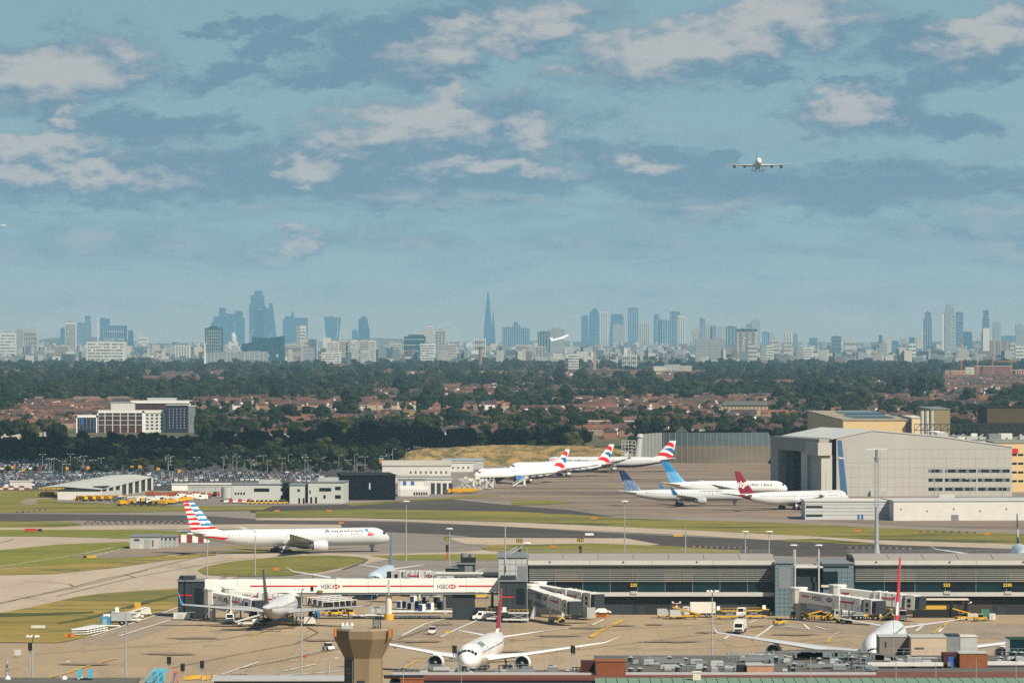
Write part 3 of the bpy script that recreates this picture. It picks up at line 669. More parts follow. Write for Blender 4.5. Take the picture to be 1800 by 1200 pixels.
# --- in the air
Yf = 6240
fly = aircraft('380', 'four-engined airliner flying in on final approach with wheels down', (X(1332, Yf), Yf, Z(291.5, Yf)-6.5), -91,
    [A_WHITE, A_WHITE], None, [A_STEELB], None, eng=A_NAVY, wingm=A_WHITE, detail=True)
fly.rotation_euler[1] = R(-5); fly.scale = (1.2,)*3
cl = aircraft('767', 'small white airliner climbing away over the distant city towers', (X(985, 9000), 9000, Z(593, 9000)-5), 5,
    [A_WHITE, A_WHITE], None, [A_WHITE], None, eng=A_WHITE, gear=False, wingm=A_WHITE, detail=False); cl.rotation_euler = (R(0), R(-17), R(30)); cl.scale = (.75,)*3
fe = aircraft('767', 'tiny white airliner in the sky at the left edge of the picture', (X(2, 15000), 15000, Z(395, 15000)-5), 10,
    [A_WHITE, A_WHITE], None, [A_WHITE], None, eng=A_WHITE, gear=False, wingm=A_WHITE, detail=False); fe.scale = (.6,)*3
# ================================================================== buildings
def building(name, label, cat, px0, px1, base, top, depth, wall, roof=None, yaw=0, Y=None, group=None, eave=.35, rooft=.4):
    """box building whose front wall foot shows on row `base` and whose front top edge shows on row `top`"""
    Y = Y or GY(base); x0, x1 = X(px0, Y), X(px1, Y); w_ = (x1-x0)/cos(R(yaw)); h = Z(top, Y)
    root = thing(name, label, cat, (x0, Y, 0), yaw, group)
    MB().box(0, w_, 0, depth, 0, h-rooft).build('wall', wall, root)
    MB().box(-eave, w_+eave, -eave, depth+eave, h-rooft+.003, h).build('roof', roof or MGREY, root)
    root['w'] = w_; root['h'] = h; root['d'] = depth
    return root
def panes(root, x0, x1, z0, z1, nx, nz, fx=.75, fz=.6, m=None, y=-.04, single=True, frame=None, side=None, name='window'):
    """grid of windows on the front (or, side='r'/'l', on a side wall); windows large in the photo are parts of their own"""
    w_, d_ = root['w'], root['d']; joined = MB()
    for i in range(nx):
        for j in range(nz):
            cw, ch = (x1-x0)/nx, (z1-z0)/nz
            a = x0+cw*i+cw*(1-fx)/2; b = a+cw*fx; c = z0+ch*j+ch*(1-fz)/2; d = c+ch*fz
            mb = MB() if single else joined
            if side is None: mb.box(a, b, y, .02, c, d)
            elif side == 'r': mb.box(w_-.02, w_-y, a, b, c, d)
            else: mb.box(y, .02, a, b, c, d)
            if single: mb.build(name, m or GLASS, root)
    if not single: joined.build(name+'s' if not name.endswith('s') else name, m or GLASS, root, stuff=True)
def seams(root, x0, x1, z0, z1, nx, nz, m=MGREY, y=-.03, t=.10):
    mb = MB()
    for i in range(nx+1): xx = x0+(x1-x0)*i/nx; mb.box(xx-t/2, xx+t/2, y, .01, z0, z1)
    for j in range(nz+1): zz = z0+(z1-z0)*j/nz; mb.box(x0, x1, y-.002, .01, zz-t/2, zz+t/2)
    mb.build('panel_joints', m, root, stuff=True)
def logo(parent, x, z, s, y, name='emblem'):
    """red and white hexagon mark: four red triangles round a white waist"""
    mb = MB()
    for p in ([(-2, 0), (-1, -1), (-1, 1)], [(2, 0), (1, 1), (1, -1)], [(-1, 1), (0, 0), (1, 1)], [(-1, -1), (1, -1), (0, 0)]):
        mb.add([(x+a*s, y, z+b*s) for a, b in p], [(0, 1, 2)])
    mb.build(name, REDP, parent)
TXT = mat('brand_lettering', (.10, .10, .11), .6, .03)
# ---------------------------------------------------------------- pier
YP = 1287.0
def px(p): return X(p, YP)
def pz(p): return Z(p, YP)
ROOFM = mat('pier_roof_sheet', (.30, .285, .26), .7, .12, .12, streak=(.3, 1, 1)); TEALC = mat('teal_cladding', (.13, .19, .22), .5, .06, .1)
PANELD = mat('pier_dark_panel', (.026, .028, .03), .6, .2, .2); FASC = mat('pier_fascia', (.50, .49, .46), .45, .06, .2)
LOUV = mat('louvre_metal', (.46, .46, .43), .45, .05, .2); SHOPG = mat('interior_behind_glass', (.10, .075, .05), .6, .6, .16)
def pier_part(label, a, b, panes_=True, ext=None):
    x0, x1 = px(a), px(b); rt = thing('pier_section', label, 'terminal pier', ((x0+x1)/2, YP, 0)); W = (x1-x0)/2
    rt['w'] = 2*W; rt['d'] = 30
    zf1, zf0, zl, zg, zd = pz(982), pz(992), pz(1022), pz(1040), pz(1047)
    mb = MB(); mb.add([(-W, -1.4, zf1+.0), (W, -1.4, zf1), (W, 8, zf1+.9), (-W, 8, zf1+.9), (W, 30, zf1+.2), (-W, 30, zf1+.2), (-W, -1.4, zf1-.3), (W, -1.4, zf1-.3), (W, 30, zf1-.3), (-W, 30, zf1-.3)],
        [(0, 1, 2, 3), (3, 2, 4, 5), (6, 7, 1, 0), (5, 4, 8, 9), (9, 8, 7, 6), (6, 0, 3, 5, 9), (1, 7, 8, 4, 2)]); rf = mb.build('roof', ROOFM, rt)
    mb = MB(); n = max(3, int(2*W/9))
    for i in range(n+1): xx = -W+2*W*i/n; mb.beam((xx, -1.3, zf1+.06), (xx, 8, zf1+.96), .12, .1)
    mb.build('roof_seams', MGREY, rf, stuff=True)
    mb = MB()
    for i in range(int(2*W/3.2)): xx = -W+1.5+i*3.2; mb.tube((xx, 27, zf1+.2), (xx, 27, zf1+1.35), .04, n=4)
    mb.beam((-W, 27, zf1+1.3), (W, 27, zf1+1.3), .07); mb.beam((-W, 27, zf1+.8), (W, 27, zf1+.8), .05); mb.build('roof_railing', STEEL, rf, stuff=True)
    nf = max(2, int(2*W/16))
    for i in range(nf):
        MB().box(-W+2*W*i/nf+.03, -W+2*W*(i+1)/nf-.03, -1.5, -.2, zf0, zf1-.31).build('fascia_panel', FASC, rt)
    MB().box(-W, W, .6, 29.5, .0, zf1-.32).build('wall', PANELD, rt)
    # glass behind the slats, backed by what shows through it
    ng = max(3, int(2*W/7.4))
    for i in range(ng):
        a_, b_ = -W+2*W*i/ng+.08, -W+2*W*(i+1)/ng-.08
        MB().box(a_, b_, .30, .55, zl, zf0).build('pane', (TEALG, GLASS, TEALG, SHOPG)[(i*7) % 4], rt)
        MB().box(a_, b_, .10, .55, zg, zl-.1).build('pane', (TEALG, GLASS)[i % 2], rt)
    mb = MB()
    for i in range(ng+1): xx = -W+2*W*i/ng; mb.box(xx-.07, xx+.07, .0, .5, zg, zf0)
    mb.build('mullions', MGREY, rt, stuff=True)
    for j in range(9):
        zz = zl+(zf0-zl)*(j+.25)/9
        mb = MB(); mb.box(-W+.4, W-.2, -.60, -.46, zz, zz+.13); mb.build('slat', LOUV, rt)
    for i in range(int(2*W/14)+1):
        xx = -W+.5+i*14; 
        if xx < W: MB().box(xx-.06, xx+.06, -.34, .0, zl, zf0).build('slat_bracket', MGREY, rt)
    MB().box(-W, W-.1, -1.5, .55, zd, zg-.002).build('ledge', FASC, rt)
    npn = max(3, int(2*W/8.5)); rnd = random.Random(a)
    for i in range(npn):
        a_, b_ = -W+2*W*i/npn+.06, -W+2*W*(i+1)/npn-.06
        MB().box(a_, b_, .35, .58, 0, zd-.9).build('panel', rnd.choice((PANELD, PANELD, mat('pier_brown_panel', (.05, .042, .035), .6, .15, .3), DGREY)), rt)
        if rnd.random() < .45: MB().box(a_+1, a_+3.0, .25, .36, 0, 2.3).build('door', rnd.choice((MGREY, DGREY, LGREY)), rt)
    for i in range(int(2*W/20)): MB().tube((-W+6+i*20, -1.52, zf1-.7), (-W+6+i*20, -1.7, zf1-.7), .22, n=8).build('floodlight', BLACK, rt)
    return rt
pierA = pier_part('long glazed terminal pier section under white horizontal slats, numbered 232', 928, 1362)
pierB = pier_part('glazed terminal pier section at the right edge, numbered 233', 1501, 1930)
SIGNY = mat('sign_yellow_lettering', (.80, .58, .04), .5, .03)
for root, pxs, txt in ((pierA, 1114, '232'), (pierB, 1664, '233'), (pierB, 1771, '233R')):
    xx = px(pxs)-root.location.x; w_ = .30*len(txt)
    sb = MB().box(xx-w_-.3, xx+w_+.3, -.35, -.1, pz(1031.5), pz(1023.5)).build('gate_sign', BLACK, root)
    flat_text(txt, xx-w_, xx+w_, pz(1030.3), pz(1024.7), -.37, SIGNY, sb, bold=.02)
    s2_ = MB().box(xx-.9, xx+.9, -1.75, -1.55, pz(1043), pz(1038)).build('stand_light', LGREY, root)
def clad_block(label, a, b, base, top, dep, m, Y, front_m=None, nx=6, nz=7, name='pier_stair_block', cat='terminal block'):
    r_ = building(name, label, cat, a, b, base, top, dep, m, MGREY, Y=Y); seams(r_, 0, r_['w'], 0, r_['h']-.5, nx, nz, mat('joint_dark', (.05, .07, .08), .7, .05), t=.07); return r_
r_ = clad_block('grey clad gable end closing the left end of the pier', 876, 927.5, 1080, 977, 26, LGREY, YP-4, nx=5, nz=9)
MB().box(5.2, 7.8, -.06, .01, r_['h']-6.5, r_['h']-2.6).build('vent_panel', MGREY, r_)
mb = MB()
for q in (0, 1.3): mb.beam((1.2+q, 8, r_['h']-.2), (5.2+q, 14, r_['h']+2.0), .28)
mb.build('roof_brace', STEEL, r_)
r_ = clad_block('teal clad block with diagonal shadow, between the slatted sections', 1362.5, 1395, 1064, 987, 24, TEALC, YP-5, nx=4, nz=12)
MB().box(1.0, 4.2, -.08, .01, r_['h']-7.2, r_['h']-1.6).build('vent_panel', MGREY, r_)
r_ = building('pier_stair_block', 'dark grey recess block framed by two pale posts on the pier', 'terminal block', 1395.5, 1439.5, 1080, 997, 20, DGREY, LGREY, Y=YP-1)
for q in (.15, .97*r_['w']):
    MB().box(q-.12, q+.28, -2.3, -1.9, 4.6, r_['h']+5).build('post', LGREY, r_)
MB().box(-.2, r_['w']+8, -2.0, 3.0, r_['h']+.02, r_['h']+.5).build('canopy', OFFW, r_)
MB().box(r_['w']+.5, r_['w']+7.5, -2.5, 1.0, r_['h']-5.2, r_['h']-4.6).build('canopy', CREAM, r_)
r_ = clad_block('teal clad block right of the dark recess on the pier', 1447, 1500.5, 1080, 988, 22, TEALC, YP-3, nx=5, nz=12)
MB().box(-.05, 4.0, -.2, .01, r_['h']-6, r_['h']-2.4).build('window', GLASS, r_)
mb = MB(); mb.box(-7.0, .2, 1.5, 6, 0, 9); mb.build('lower_wall', DGREY, r_)
# stair towers that carry the bridges
def stair_tower(label, a, b, base, top, right_cut):
    Y = GY(base); r_ = building('stair_tower', label, 'stair tower', a, b, base, top, 10, DGREY, MGREY); w_, h = r_['w'], r_['h']
    zr = Z(base-(base-top)*.58, Y)
    MB().box(.05, w_*.52, -.08, .01, zr, zr+.35).build('red_stripe', REDP, r_)
    MB().box(w_*.62, w_*.93, -.06, .01, h-6.4, h-2.2).build('window', GLASS, r_)
    seams(r_, 0, w_, .2, h-.6, 4, 3, BLACK, t=.08)
    MB().box(w_*.03, w_*.60, .5, 8, h+.003, h+.9).build('plant_box', DGREY, r_)
    return r_
stair_tower('dark grey stair tower with red stripe at the far left end of the bridge', 313, 360, 1085, 1019, 0)
stair_tower('dark grey stair tower with red stripe against the pier gable', 878, 926, 1093, 1019, 0)
# ---------------------------------------------------------------- long passenger bridge
YB = 1262
rt = thing('passenger_bridge', 'long white enclosed walkway bridge with red lines and bank lettering', 'passenger bridge', (X(360, YB), YB, 0))
xe = X(877, YB)-X(360, YB); zb0, zb1 = Z(1042, YB), Z(1020, YB)
nseg = 9
for i in range(nseg):
    a, b = xe*i/nseg, xe*(i+1)/nseg
    MB().box(a+.03, b-.03, 0, 3.6, zb0+.35*i/nseg, zb1+.35*i/nseg+.3).build('panel', WHITE, rt)
MB().box(0, xe, .2, 3.4, zb0-.35, zb0+.002).build('underside', MGREY, rt)
mb = MB()
for i in range(8): mb.box(xe*(i+.5)/8-.8, xe*(i+.5)/8+.8, 1, 2.6, zb1+.3, zb1+1.0)
mb.build('roof_units', MGREY, rt, stuff=True)
def bx(p): return X(p, YB)-X(360, YB)
for a, b in ((440, 558), (602, 680), (686, 762), (806, 868)):
    MB().box(bx(a), bx(b), -.05, .02, Z(1031.5, YB)+.12, Z(1029, YB)+.12).build('red_line', REDP, rt)
for a in (565, 769):
    flat_text('HSBC', bx(a), bx(a+19), Z(1035, YB)+.12, Z(1027, YB)+.12, -.06, TXT, rt); logo(rt, bx(a+26), Z(1031, YB)+.12, .55, -.06)
cl_ = MB(); cl_.tube((bx(683), 1.8, 0), (bx(683), 1.8, zb0-.3), .85, n=14); cl_ = cl_.build('support_column', OFFW, rt)
mb = MB(); mb.tube((bx(683), 1.8, 0), (bx(683), 1.8, 1.7), 1.3, n=14); mb.build('collision_guard', YEL, cl_)
MB().box(bx(682), bx(685), -.1, .02, zb0-.4, zb1+.3).build('joint_cover', LGREY, rt)
sg = MB().box(bx(558), bx(567), -.25, -.08, Z(1042, YB), Z(1037, YB)).build('gate_sign', BLACK, rt); flat_text('231', bx(559.5), bx(565.5), Z(1041.2, YB), Z(1037.8, YB), -.28, SIGNY, sg)
MB().box(bx(546), bx(551), -.12, .02, Z(1038, YB), Z(1031, YB)).build('window', GLASS, rt)
mb = MB(); mb.prism([(bx(795), 1), (bx(835), 1), (bx(835), 5), (bx(795), 5)], 0, zb0-.4); mb.build('support_core', DGREY, rt)
# ---------------------------------------------------------------- jet bridges
def jet_bridge(label, pa, Ya, za, pb, Yb, zb_, txt=True, cols=True, leg=.62, group=None, drum=True):
    A = Vector((X(pa, Ya), Ya, za)); B = Vector((X(pb, Yb), Yb, zb_)); rt = thing('jet_bridge', label, 'jet bridge', (A.x, A.y, 0))
    D = B-A; L = D.length; d = D.normalized(); side = Vector((d.y, -d.x, 0)).normalized()
    if side.y > 0: side = -side
    w0 = (A.x, A.y, 0)
    mb = MB(); mb.tube((A.x, A.y, za-1.9), (A.x, A.y, za+1.9), 2.3, n=12); mb.build('rotunda', OFFW, rt, world=w0)
    mb = MB(); mb.tube((A.x, A.y, 0), (A.x, A.y, za-1.9), .75, n=12); mb.build('rotunda_column', LGREY, rt, world=w0)
    mb = MB(); mb.tube(A+Vector((0, 0, 1.9)), A+Vector((0, 0, 2.3)), 2.45, n=12); mb.build('rotunda_roof', WHITE, rt, world=w0)
    s0 = A+d*1.8; s1 = A+D*.55; s2 = A+D*.90
    MB().beam(s0, s1, 2.9, 3.0).build('inner_tunnel', WHITE, rt, world=w0)
    tn = MB().beam(s1-d*.6, s2, 3.4, 3.5).build('outer_tunnel', WHITE, rt, world=w0)
    mb = MB()
    for q in (0, .25, .5, .75, 1): p = s1-d*.5+(s2-s1)*q*.97; mb.beam(p+Vector((0, 0, -1.8)), p+Vector((0, 0, 1.85)), .25, 3.55, up=side)
    mb.build('tunnel_ribs', LGREY, tn, world=w0, stuff=True)
    MB().beam(s2+d*.02, s2+D*.045, 3.1, 3.2).build('bellows', MGREY, rt, world=w0)
    c0 = s2+D*.05; mb = MB(); mb.beam(c0, c0+d*2.9, 3.9, 3.8); cb = mb.build('cab', OFFW, rt, world=w0)
    mb = MB(); p = c0+d*1.3+side*1.97; mb.beam(p-d*.5+Vector((0, 0, .4)), p+d*.5+Vector((0, 0, .4)), .08, 1.0); mb.build('window', GLASS, cb, world=w0)
    mb = MB(); mb.beam(p-d*.5+Vector((0, 0, -.9)), p+d*.5+Vector((0, 0, -.9)), .08, .8); mb.build('window', GLASS, cb, world=w0)
    mb = MB(); mb.beam(c0+d*2.92, c0+d*4.4, 3.5, 3.3); mb.build('canopy', DGREY, rt, world=w0)
    p = A+D*leg; pz_ = p.z-1.7
    for s_ in (1, -1):
        q = p+side*1.7*s_; MB().beam((q.x, q.y, 1.0), (q.x, q.y, p.z+1.9), .45).build('lift_column', OFFW, rt, world=w0)
    mb = MB(); mb.beam(p+side*2.2-Vector((0, 0, p.z-1.1)), p-side*2.2-Vector((0, 0, p.z-1.1)), .6); bg_ = mb.build('bogie', YEL, rt, world=w0)
    for s_ in (1, -1):
        for e in (-.7, .7):
            q = p+side*1.5*s_+d*e; mb = MB(); mb.tube((q.x, q.y-.25, .6), (q.x, q.y+.25, .6), .6, n=12); mb.build('wheel', BLACK, bg_, world=w0)
    mb = MB(); q = A+D*.86+side*2.2                                     # service stair down from the cab
    e = q-d*5.5; e.z = .1
    for o_ in (0, -.9): mb.beam(q+side*o_*-1+Vector((0, 0, -1.7)), e+side*o_*-1, .12, .25)
    for i in range(9):
        r0 = (q+Vector((0, 0, -1.7))).lerp(e, i/9); mb.beam(r0, r0+side*.9, .28, .05)
    mb.build('service_stair', STEEL, rt, world=w0)
    mb = MB(); mb.beam(A+D*.15+Vector((0, 0, -2.3)), A+D*.42+Vector((0, 0, -2.3)), 2.0, 1.2); mb.build('air_unit', LGREY, rt, world=w0)
    # red line, lettering and mark on the side that faces the apron
    def on(q, h): return A+D*q+side*(1.76 if q > .53 else 1.50)+Vector((0, 0, h))
    MB().beam(on(.10, .35), on(.20, .35), .04, .4).build('red_line', REDP, rt, world=w0)
    MB().beam(on(.60, .35), on(.80, .35), .04, .4).build('red_line', REDP, rt, world=w0)
    MB().beam(on(.80, .1), on(.81, 1.1), .04, .4).build('red_line', REDP, rt, world=w0)
    if txt:
        me, b = text_mesh('HSBC', 1); lx = .15
        for v in me.vertices:
            u = (v.co.x-b[0])/(b[1]-b[0]); q = (v.co.y-b[2])/(b[3]-b[2]); flip = 1 if D.x > 0 else -1
            tt = .24+lx*u if D.x > 0 else .39-lx*u
            v.co = on(tt, -.4+1.35*q)+side*.04-Vector(w0)
        me.materials.clear(); me.materials.append(TXT); o = bpy.data.objects.new('lettering', me); COL.objects.link(o); o.parent = rt
        mb = MB(); c = on(.47, .25)+side*.04; c = A+D*.47+side*1.56+Vector((0, 0, .25)) 
        for p3 in ([(-2, 0), (-1, -1), (-1, 1)], [(2, 0), (1, 1), (1, -1)], [(-1, 1), (0, 0), (1, 1)], [(-1, -1), (1, -1), (0, 0)]):
            mb.add([c+d*a*.6+Vector((0, 0, b_*.55)) for a, b_ in p3], [(0, 1, 2), (2, 1, 0)])
        mb.build('emblem', REDP, rt, world=w0)
    return rt
jet_bridge('white jet bridge starting at the left stair tower, nearer of the pair', 374, 1256, 6.6, 440, 1246, 5.0)
jet_bridge('white jet bridge ending behind the black-finned airliner, farther of the left pair', 404, 1258, 6.9, 506, 1255, 5.4)
jet_bridge('white jet bridge beside the pier gable tower, nearer of the pair', 934, 1270, 7.0, 1006, 1238, 5.0)
jet_bridge('white jet bridge reaching towards the glazed pier, farther of the pair', 946, 1280, 7.2, 1040, 1262, 5.6)
jet_bridge('white jet bridge with bank lettering under the teal block, nearer of the right pair', 1404, 1262, 6.6, 1534, 1240, 5.0)
jet_bridge('white jet bridge ending right of the tall red fin', 1472, 1270, 6.9, 1604, 1256, 5.3, False)
jet_bridge('white jet bridge reaching back to the silver airliner behind the long bridge', 806, 1336, 7.9, 704, 1344, 7.4)
# glazed link behind the bridge
rt = thing('link_building', 'glazed link corridor with slanted framing behind the long bridge', 'link building', (X(768, 1300), 1300, 0))
w_, h = X(876, 1300)-X(768, 1300), Z(1006, 1300)
MB().box(0, w_, 0, 4, h-4.6, h-.4).build('wall', LGREY, rt); MB().box(-.3, w_+.3, -.3, 4.3, h-.397, h).build('roof', OFFW, rt)
for q in (.12, .5, .9): MB().tube((w_*q, 2, 0), (w_*q, 2, h-4.6), .4, n=8).build('column', MGREY, rt)
MB().box(w_*.28, w_-.2, -.06, .01, h-3.3, h-.9).build('window_band', GLASS, rt)
for i in range(9):
    a = w_*.29+(w_*.69)*i/9; MB().beam((a, -.1, h-3.3), (a+1.4, -.1, h-.9), .14).build('frame', TEALC, rt)
r_ = building('plant_block', 'dark grey cube plant block on the link roof', 'plant room', 803, 835, 1093, 989, 6, DGREY, MGREY, Y=1318)
MB().box(2.2, 4.4, -.06, .01, r_['h']-2.5, r_['h']-.8).build('vent_panel', MGREY, r_)
building('plant_block', 'low dark plant block left of the cube on the link roof', 'plant room', 783, 803, 1093, 996, 6, DGREY, MGREY, Y=1318)
r_ = thing('cooling_unit', 'black rooftop cooling unit with pale drum on the dark cube', 'cooling unit', (X(823, 1321), 1321, Z(989, 1318)))
MB().box(-2.1, 2.1, -1.2, 1.2, 0.02, 1.5).build('body', BLACK, r_); MB().tube((-1.2, 0, 1.5), (-1.2, 0, 2.6), .9, n=12).build('drum', MGREY, r_); MB().tube((1.0, 0, 1.5), (1.0, 0, 2.4), .8, n=12).build('drum', MGREY, r_)
# ---------------------------------------------------------------- hangar
HC = (X(1461, 2237), 2237); HA = (X(1373, 2302), 2302); dA = Vector((HA[0]-HC[0], HA[1]-HC[1])); B_X = X(1779, 2237)-HC[0]
HANG = mat('hangar_cladding', (.43, .415, .38), .6, .06, .05, streak=(1, 1, .2)); HROOF = mat('hangar_roof', (.52, .53, .51), .5, .06, .05); HD = mat('hangar_door', (.17, .18, .175), .6, .1, .2)
rt = thing('hangar', 'huge beige aircraft hangar with open end and blue painted fin mark', 'hangar', (HC[0], HC[1], 0))
prof = [(0, 26.9), (19.5, 31.0), (B_X*.60, 28.2), (B_X, 23.2)]
mb = MB(); mb.slab([(2.5, 0), (B_X, 0)]+[(x, z) for x, z in reversed(prof[1:])]+[(2.5, 27.3)], 0, .8); mb.build('front_wall', HANG, rt)
mb = MB(); n = len(prof)
for (a, za), (b, zb_) in zip(prof, prof[1:]):
    q = [(a, -.3, za), (b, -.3, zb_), (b+dA.x, dA.y, zb_), (a+dA.x, dA.y, za)]
    mb.add([(x, y, z+.02) for x, y, z in q]+[(x, y, z+.55) for x, y, z in q], [(3, 2, 1, 0), (4, 5, 6, 7), (0, 1, 5, 4), (1, 2, 6, 5), (2, 3, 7, 6), (3, 0, 4, 7)])
mb.build('roof', HROOF, rt)
mb = MB(); mb.slab([(dA.x, 0), (B_X+dA.x, 0)]+[(x+dA.x, z) for x, z in reversed(prof)], dA.y-.8, dA.y-.1); mb.build('back_wall', HANG, rt)
MB().prism([(B_X-.8, .8), (B_X, .8), (B_X+dA.x, dA.y-.8), (B_X+dA.x-.8, dA.y-.8)], 0, 23).build('side_wall', HANG, rt)
u = dA/dA.length; nrm = Vector((u.y, -u.x)); nrm = -nrm if nrm.x > 0 else nrm           # nrm: out of the door face
def face_box(mbx, s0, s1, o0, o1, z0, z1, m=0):
    """box along the open end: s along it from the near corner, o outwards"""
    Ld = dA.length; P_ = [u*s0*Ld+nrm*o0, u*s1*Ld+nrm*o0, u*s1*Ld+nrm*o1, u*s0*Ld+nrm*o1]
    pts = [(p.x, p.y) for p in P_]
    ar = sum(pts[i][0]*pts[(i+1) % 4][1]-pts[(i+1) % 4][0]*pts[i][1] for i in range(4))
    if ar < 0: pts.reverse()
    return mbx.prism(pts, z0, z1, m)
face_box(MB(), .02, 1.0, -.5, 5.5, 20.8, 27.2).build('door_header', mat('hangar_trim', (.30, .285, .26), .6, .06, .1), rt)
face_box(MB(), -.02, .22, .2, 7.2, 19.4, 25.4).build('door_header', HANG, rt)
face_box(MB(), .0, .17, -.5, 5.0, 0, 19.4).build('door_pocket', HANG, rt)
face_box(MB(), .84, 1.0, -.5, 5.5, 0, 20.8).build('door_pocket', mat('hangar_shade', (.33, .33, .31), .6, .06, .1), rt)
face_box(MB(), .20, .34, .5, 2.0, 0, 20.7).build('sliding_door', LGREY, rt)
face_box(MB(), .35, .47, 1.8, 3.2, 0, 20.7).build('sliding_door', OFFW, rt)
face_box(MB(), .72, .83, .5, 2.0, 0, 20.7).build('sliding_door', MGREY, rt)
mb = MB()
for i in range(7): face_box(mb, .72+.015*i, .723+.015*i, 2.0, 2.2, 0, 20.5)
mb.build('door_ribs', DGREY, rt, stuff=True)
def hw(p): return X(p, 2237)-HC[0]
def hz_(p): return Z(p, 2237)
mb = MB(); mb.slab([(hw(1478), hz_(870)), (hw(1490), hz_(872)), (hw(1479.5), hz_(774)), (hw(1472), hz_(773))], -.12, .02); mb.build('blue_fin_mark', mat('dull_blue_mark', (.05, .13, .26), .6, .08, .3), rt)
mb = MB(); mb.slab([(hw(1474), hz_(805)), (hw(1483.5), hz_(806)), (hw(1483.4), hz_(804)), (hw(1474), hz_(803))], -.16, -.11); mb.build('white_line', WHITE, rt)
MB().box(hw(1488), hw(1536), -.06, .02, hz_(813), hz_(784)).build('lighter_panel', mat('hangar_pale', (.42, .42, .39), .6, .04, .1), rt)
for rr_ in (827, 843, 859):
    for a, b, n in ((1632, 1657, 4), (1661, 1716, 9), (1719, 1775, 9)):
        ob = MB().box(hw(a), hw(b), -.05, .01, hz_(rr_+3.2), hz_(rr_-2.6)).build('window_band', DGREY, rt)
        for i in range(n):
            MB().box(hw(a)+(hw(b)-hw(a))*(i+.12)/n, hw(a)+(hw(b)-hw(a))*(i+.86)/n, -.10, -.04, hz_(rr_+2.6), hz_(rr_-2.0)).build('pane', (GLASS, TEALG, MGREY)[(i*5+int(rr_)) % 3], ob)
mb = MB()
for i in range(1, 24): mb.box(2.5+(B_X-2.5)*i/24-.04, 2.5+(B_X-2.5)*i/24+.04, -.03, .01, 0, 22)
for j in range(1, 6): mb.box(2.5, B_X, -.034, .01, 4.5*j-.04, 4.5*j+.04)
mb.build('cladding_joints', mat('hangar_joint', (.30, .28, .25), .7, .05), rt, stuff=True)
MB().box(hw(1530), hw(1560), -1.5, .02, 0, 3).build('annex', LGREY, rt)
# ---------------------------------------------------------------- white low terminal building before the hangar
WPAN = mat('ribbed_white_panel', (.50, .51, .50), .55, .06, .2)
r_ = building('low_white_building', 'low white ribbed building before the hangar, dark windows at its left end', 'building', 1415, 1570, 913, 879, 26, WPAN, OFFW)
for z0 in (.25, .42, .60, .78): MB().box(0, r_['w'], -.08, .01, r_['h']*z0, r_['h']*z0+.12).build('rib', MGREY, r_)
panes(r_, .2, 7.4, 1.1, 2.4, 1, 1, .95, .8); panes(r_, .2, 7.4, 4.6, 5.9, 1, 1, .95, .8)
for xx in (21.8, 23.3): MB().box(xx, xx+.8, -.1, .01, 0, 2.2).build('door', BLUEP, r_)
r_ = building('low_white_building', 'long white windowless shed wall running off to the right edge', 'building', 1570.8, 1860, 915, 879, 30, OFFW, WPAN, yaw=5)
for i in range(5): MB().tube((3+i*11, -.1, 4.8-(i % 2)*.8), (3+i*11, .02, 4.8-(i % 2)*.8), .4, n=8).build('vent', MGREY, r_)
MB().box(24, 27, -.1, .02, 0, 2.4).build('door', MGREY, r_)
r_ = building('security_hut', 'small grey hut with flat dark roof beside the white shed wall', 'hut', 1673, 1702, 914, 899, 5, LGREY, DGREY); panes(r_, 1, 5.5, 1.2, 2.6, 3, 1, .9, .9)
rt = thing('plant_unit', 'white boxy rooftop unit before the hangar windows', 'rooftop unit', (X(1664, 1985), 1985, Z(879, 1985)-.0)); MB().box(-3.3, 3.3, 0, 4, .02, 2.4).build('body', OFFW, rt); MB().box(-2.8, 2.8, .4, 3.6, 2.4, 2.6).build('lid', LGREY, rt)
# yellow buildings behind
YELC = mat('yellow_cladding', (.62, .46, .24), .6, .05, .06)
r_ = building('yellow_building', 'large pale yellow warehouse with skylit roof behind the hangar', 'warehouse', 1482, 1602, 0, 737, 300, YELC, mat('dusty_roof', (.30, .27, .20), .8, .2, .05), Y=2500, rooft=.6)
for a, b, c, d in ((8, 30, 40, 110), (12, 34, 150, 240)): MB().box(a, b, c, d, r_['h']+.01, r_['h']+.5).build('skylight', TEALG, r_)
MB().box(r_['w']-3, r_['w']-.4, -.1, .01, 0, r_['h']-.7).build('downpipe', MGREY, r_)
r_ = building('yellow_building', 'pale cream block with twin silver pipes beside the yellow warehouse', 'warehouse', 1603, 1622, 0, 733, 60, mat('pale_yellow', (.66, .52, .32), .6, .05, .1), OFFW, Y=2495)
r_ = building('olive_building', 'olive brown warehouse end behind the silver pipes', 'warehouse', 1636, 1670, 0, 718, 80, mat('olive_cladding', (.23, .19, .11), .7, .08, .06, streak=(1, 1, .1)), MGREY, Y=2640)
r_ = thing('exhaust_pipes', 'pair of tall silver exhaust pipes curving down behind the hangar roof', 'pipework', (X(1621, 2480), 2480, 0))
for q in (0, 2.6, 5.2): MB().tube((q, 0, Z(775, 2480)), (q, 0, Z(722, 2480)), 1.0 if q < 3 else .8, n=12).build('pipe', mat('silver_pipe', (.62, .60, .55), .35, .06, .5, metal=.4), r_)
MB().tube((4, 0, Z(757, 2480)), (12, 0, Z(762, 2480)), .9, n=10).build('pipe', MATS['silver_pipe'], r_)
r_ = building('yellow_building', 'pale yellow building with window rows cut by the right edge', 'building', 1750, 1870, 0, 777, 40, YELC, mat('flat_roof_grey', (.25, .25, .22), .8, .1, .1), Y=2300)
panes(r_, 7.5, 33, r_['h']-21, r_['h']-4, 8, 4, .8, .25); MB().box(8, 11, -.08, .01, r_['h']-5.5, r_['h']-3).build('shutter', REDP, r_)
